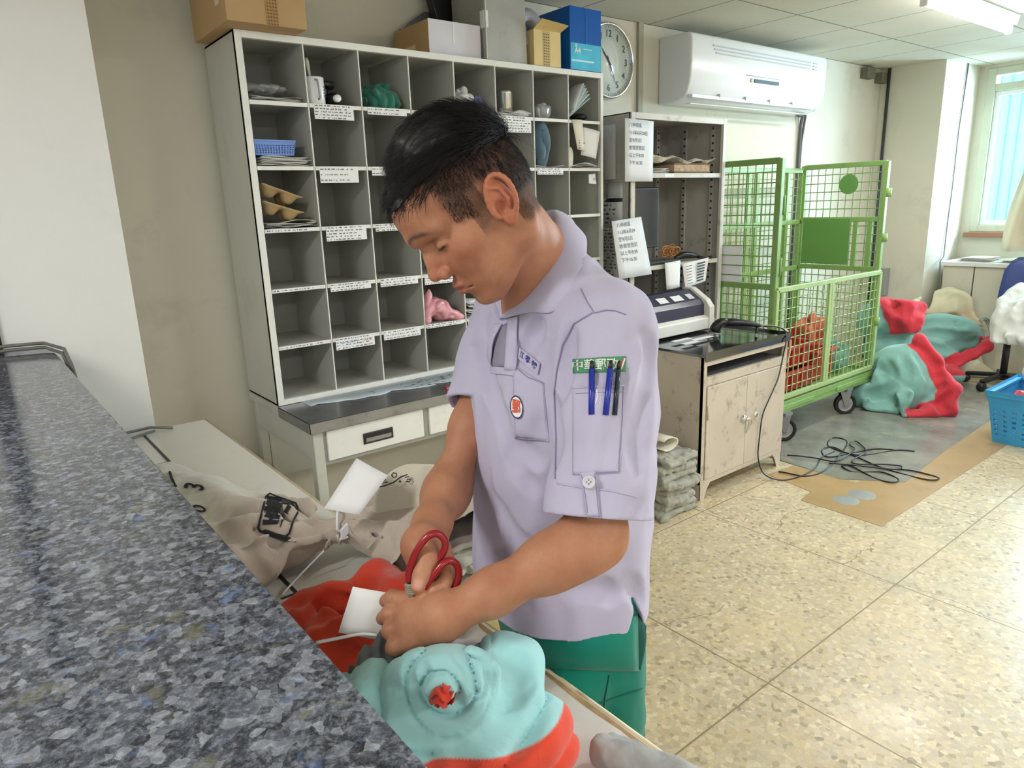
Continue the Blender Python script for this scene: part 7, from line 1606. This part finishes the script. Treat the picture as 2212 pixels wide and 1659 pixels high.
# ---- cords tangled on the floor
q = MB(); random.seed(12)
pix = [(1682, 1021), (1740, 1030), (1790, 1012), (1830, 958), (1800, 948), (1790, 965), (1850, 985), (1930, 975), (1975, 977), (1900, 972), (1840, 980), (1790, 990), (1775, 975), (1800, 968), (1840, 985), (1900, 1010), (1960, 1018), (2025, 1032), (2010, 1040), (1950, 1025), (1880, 1010), (1820, 1008), (1840, 1020), (1900, 1022), (1940, 1036), (1925, 1045), (1880, 1030), (1830, 1005)]
tag(q.tube([tuple(np.append(p[:2], .0055+.003*math.sin(i*.45))) for i, p in enumerate(spl([F0(x, y) for x, y in pix], 8))], .0042, 7).build('floor_cord', M_BLACK), 'tangled black cord lying on the grey floor patch', 'cord')
pix = [(1700, 988), (1760, 994), (1810, 1000), (1845, 975), (1835, 965), (1850, 958), (1870, 980), (1840, 1000), (1860, 1008), (1920, 1008), (1945, 1012), (1940, 1018), (1880, 1014), (1790, 1005)]
tag(MB().tube([tuple(np.append(p[:2], .0135+.002*math.sin(i*.4))) for i, p in enumerate(spl([F0(x, y) for x, y in pix], 8))], .0042, 7).build('floor_cord', M_BLACK), 'second black cord looped over the tangled one near the cabinet', 'cord')

# ================================================================ blue basket, chair and clothes at the right edge
bq = perforated_basket('basket', 'large bright blue perforated plastic basket on the floor at the right edge', 'basket', 4.75, 5.30, .93, 1.42, 0.002, .30, .045, M_BLUE, 9, 6, .42, rim=.022)
q = MB(); T = [(4.735, .915), (5.315, .915), (5.315, 1.435), (4.735, 1.435)]; Bq = [(4.765, .945), (5.285, .945), (5.285, 1.405), (4.765, 1.405)]
for i in range(4): a, b, c, d = T[i], T[(i+1) % 4], Bq[(i+1) % 4], Bq[i]; q.prism([(a[0], a[1], .325), (b[0], b[1], .325), (c[0], c[1], .215), (d[0], d[1], .215)], (.0, .0, .004))
q.build('collar_band', M_BLUE, bq)
crumpled('red_bag', (5.02, 1.18, .255), (.21, .18, .06), 'red plastic bag lining the large blue basket', 'bag', mat('red_bag', 'b02a44', rough=.3), 81, .012, 12, .007, ridge=.02, lim=[(0, 4.81, 5.25), (1, .99, 1.365)])
wb = crumpled('white_bag', (5.06, 1.24, .45), (.12, .10, .16), 'white plastic bag standing in the large blue basket', 'bag', mat('white_sack_plastic', 'd5d8da', rough=.35), 82, .012, 9, .007, ridge=.02)
text_mb(q := MB(), 'J', .09, (4.915, 1.20, .37), (.75, -.66, 0), (0, 0, 1)); q.build('printed_letter', MATS['stencil_black'], wb)
chx, chy = 6.50, 1.785
ch = thing('office_chair', 'office chair with a blue curved backrest and black base under draped clothes', 'chair', (chx, chy, 0))
P = [[(chx-.02+.06*math.cos(a)+.05*t*t, chy-.24+.43*(a+1.2)/2.4, .60+.37*t-.10*t*(max(abs(a)-.7, 0)/.5)**2) for t in np.linspace(0, 1, 8)] for a in np.linspace(-1.2, 1.2, 12)]
MB().sheet(P, thick=.035).build('backrest', mat('chair_blue', '33427f', rough=.45, var=.04), ch, sub=1, shade=True)
MB().sheet([[(x+.03, y, z) for x, y, z in r_] for r_ in P], thick=.02).build('back_shell', M_BLACK, ch, shade=True)
MB().box(chx-.30, chx-.03, chy-.20, chy+.09, .42, .47).build('seat', MATS['chair_blue'], ch, bevel=.02, seg=3); MB().tube([(chx-.26, chy, .06), (chx-.26, chy, .42)], .025, 12).build('gas_post', M_BLACK, ch)
MB().bar((chx-.06, chy, .44), (chx+.05, chy, .66), .05, .015).build('back_bracket', M_BLACK, ch)
for k in range(5):
    a = k*2*PI/5+2.9; e = Vector((chx-.26+.25*math.cos(a), chy+.25*math.sin(a), .075)); g = MB().bar((chx-.26, chy, .10), e, .045, .03); lg_ = g.build('base_leg', M_BLACK, ch, bevel=.008)
    MB().lathe([(0, -.022), (.03, -.022), (.034, -.016), (.034, .016), (.03, .022), (0, .022)], (e.x, e.y, .036), (math.sin(a), -math.cos(a), 0), 16).build('caster', M_BLACK, lg_)
cl_ = cloth_sack('pile of pale grey clothes heaped on the office chair seat', [(2215, 700, 5.25, (.22, .19, .22), 8), (2205, 735, 5.2, (.19, .10, .18), -5), (2225, 655, 5.35, (.15, .11, .14), 20)],
    [(D(2168, 655, 5.35), D(2166, 735, 5.25), .05, .07), (D(2168, 650, 5.35), D(2205, 625, 5.4), .05, .05), (D(2170, 752, 5.3), D(2230, 758, 5.3), .035, .04)], [(D(2100, 620, 5.4), 30, .010)], lambda v: vnoise(v*6)*1.2-.1, [[(2195, 630), (2177, 669), (2168, 693)], [(2153, 687), (2171, 693), (2212, 708)], [(2165, 700), (2190, 712), (2210, 718)], [(2156, 717), (2170, 750)], [(2180, 640), (2162, 680), (2155, 720)], [(2185, 720), (2188, 752)], [(2205, 650), (2200, 690)]], .018, name='draped_clothes', mt=band_mat('pale_clothes', 'd3d3cd', 'bcaea0'), seed=15, clip=lambda P: np.maximum(P[:, 0]-6.44, np.minimum(.476-P[:, 2], P[:, 0]-6.18)), floor=.38, h=.007)
cl_[0]['category'] = 'clothes'
crumpled('white_bag', (5.95, 1.42, .16), (.12, .10, .16), 'white plastic bag on the floor between chair and blue basket', 'bag', MATS['white_sack_plastic'], 92, .012, 9, .008, ridge=.02, floor=.002)
# curtain pushed to the right of the window, papers on the ledge
P = []
for i in range(26):
    u = i/25; row = []
    for j in range(18):
        v = j/17; z = 2.42-1.44*v; yy = 2.02-.48*u+(.16*(1-u)*math.sin(min(v*1.1, 1)*PI*.5)**3); xx = 7.16+.035*math.sin(u*24+v*1.5)-.10*v*v; row.append((xx, yy, z))
    P.append(row)
tag(MB().sheet(P, thick=.004).build('curtain', mat('curtain_cream', 'cbbfa6', rough=.85, var=.08), shade=True), 'cream curtain drawn aside at the right of the window', 'curtain')
ls = papers('paper_sheets', 6.84, 7.16, 2.18, 2.42, .9008, 6, 'stack of cream papers on the window ledge beside the pillar', 'paper', 95, curl=.004, dz=.005)
papers('paper_sheets', 6.82, 7.2, 1.7, 2.12, .9008, 5, 'loose white papers on the window ledge under the curtain', 'paper', 96, curl=.012, dz=.004)
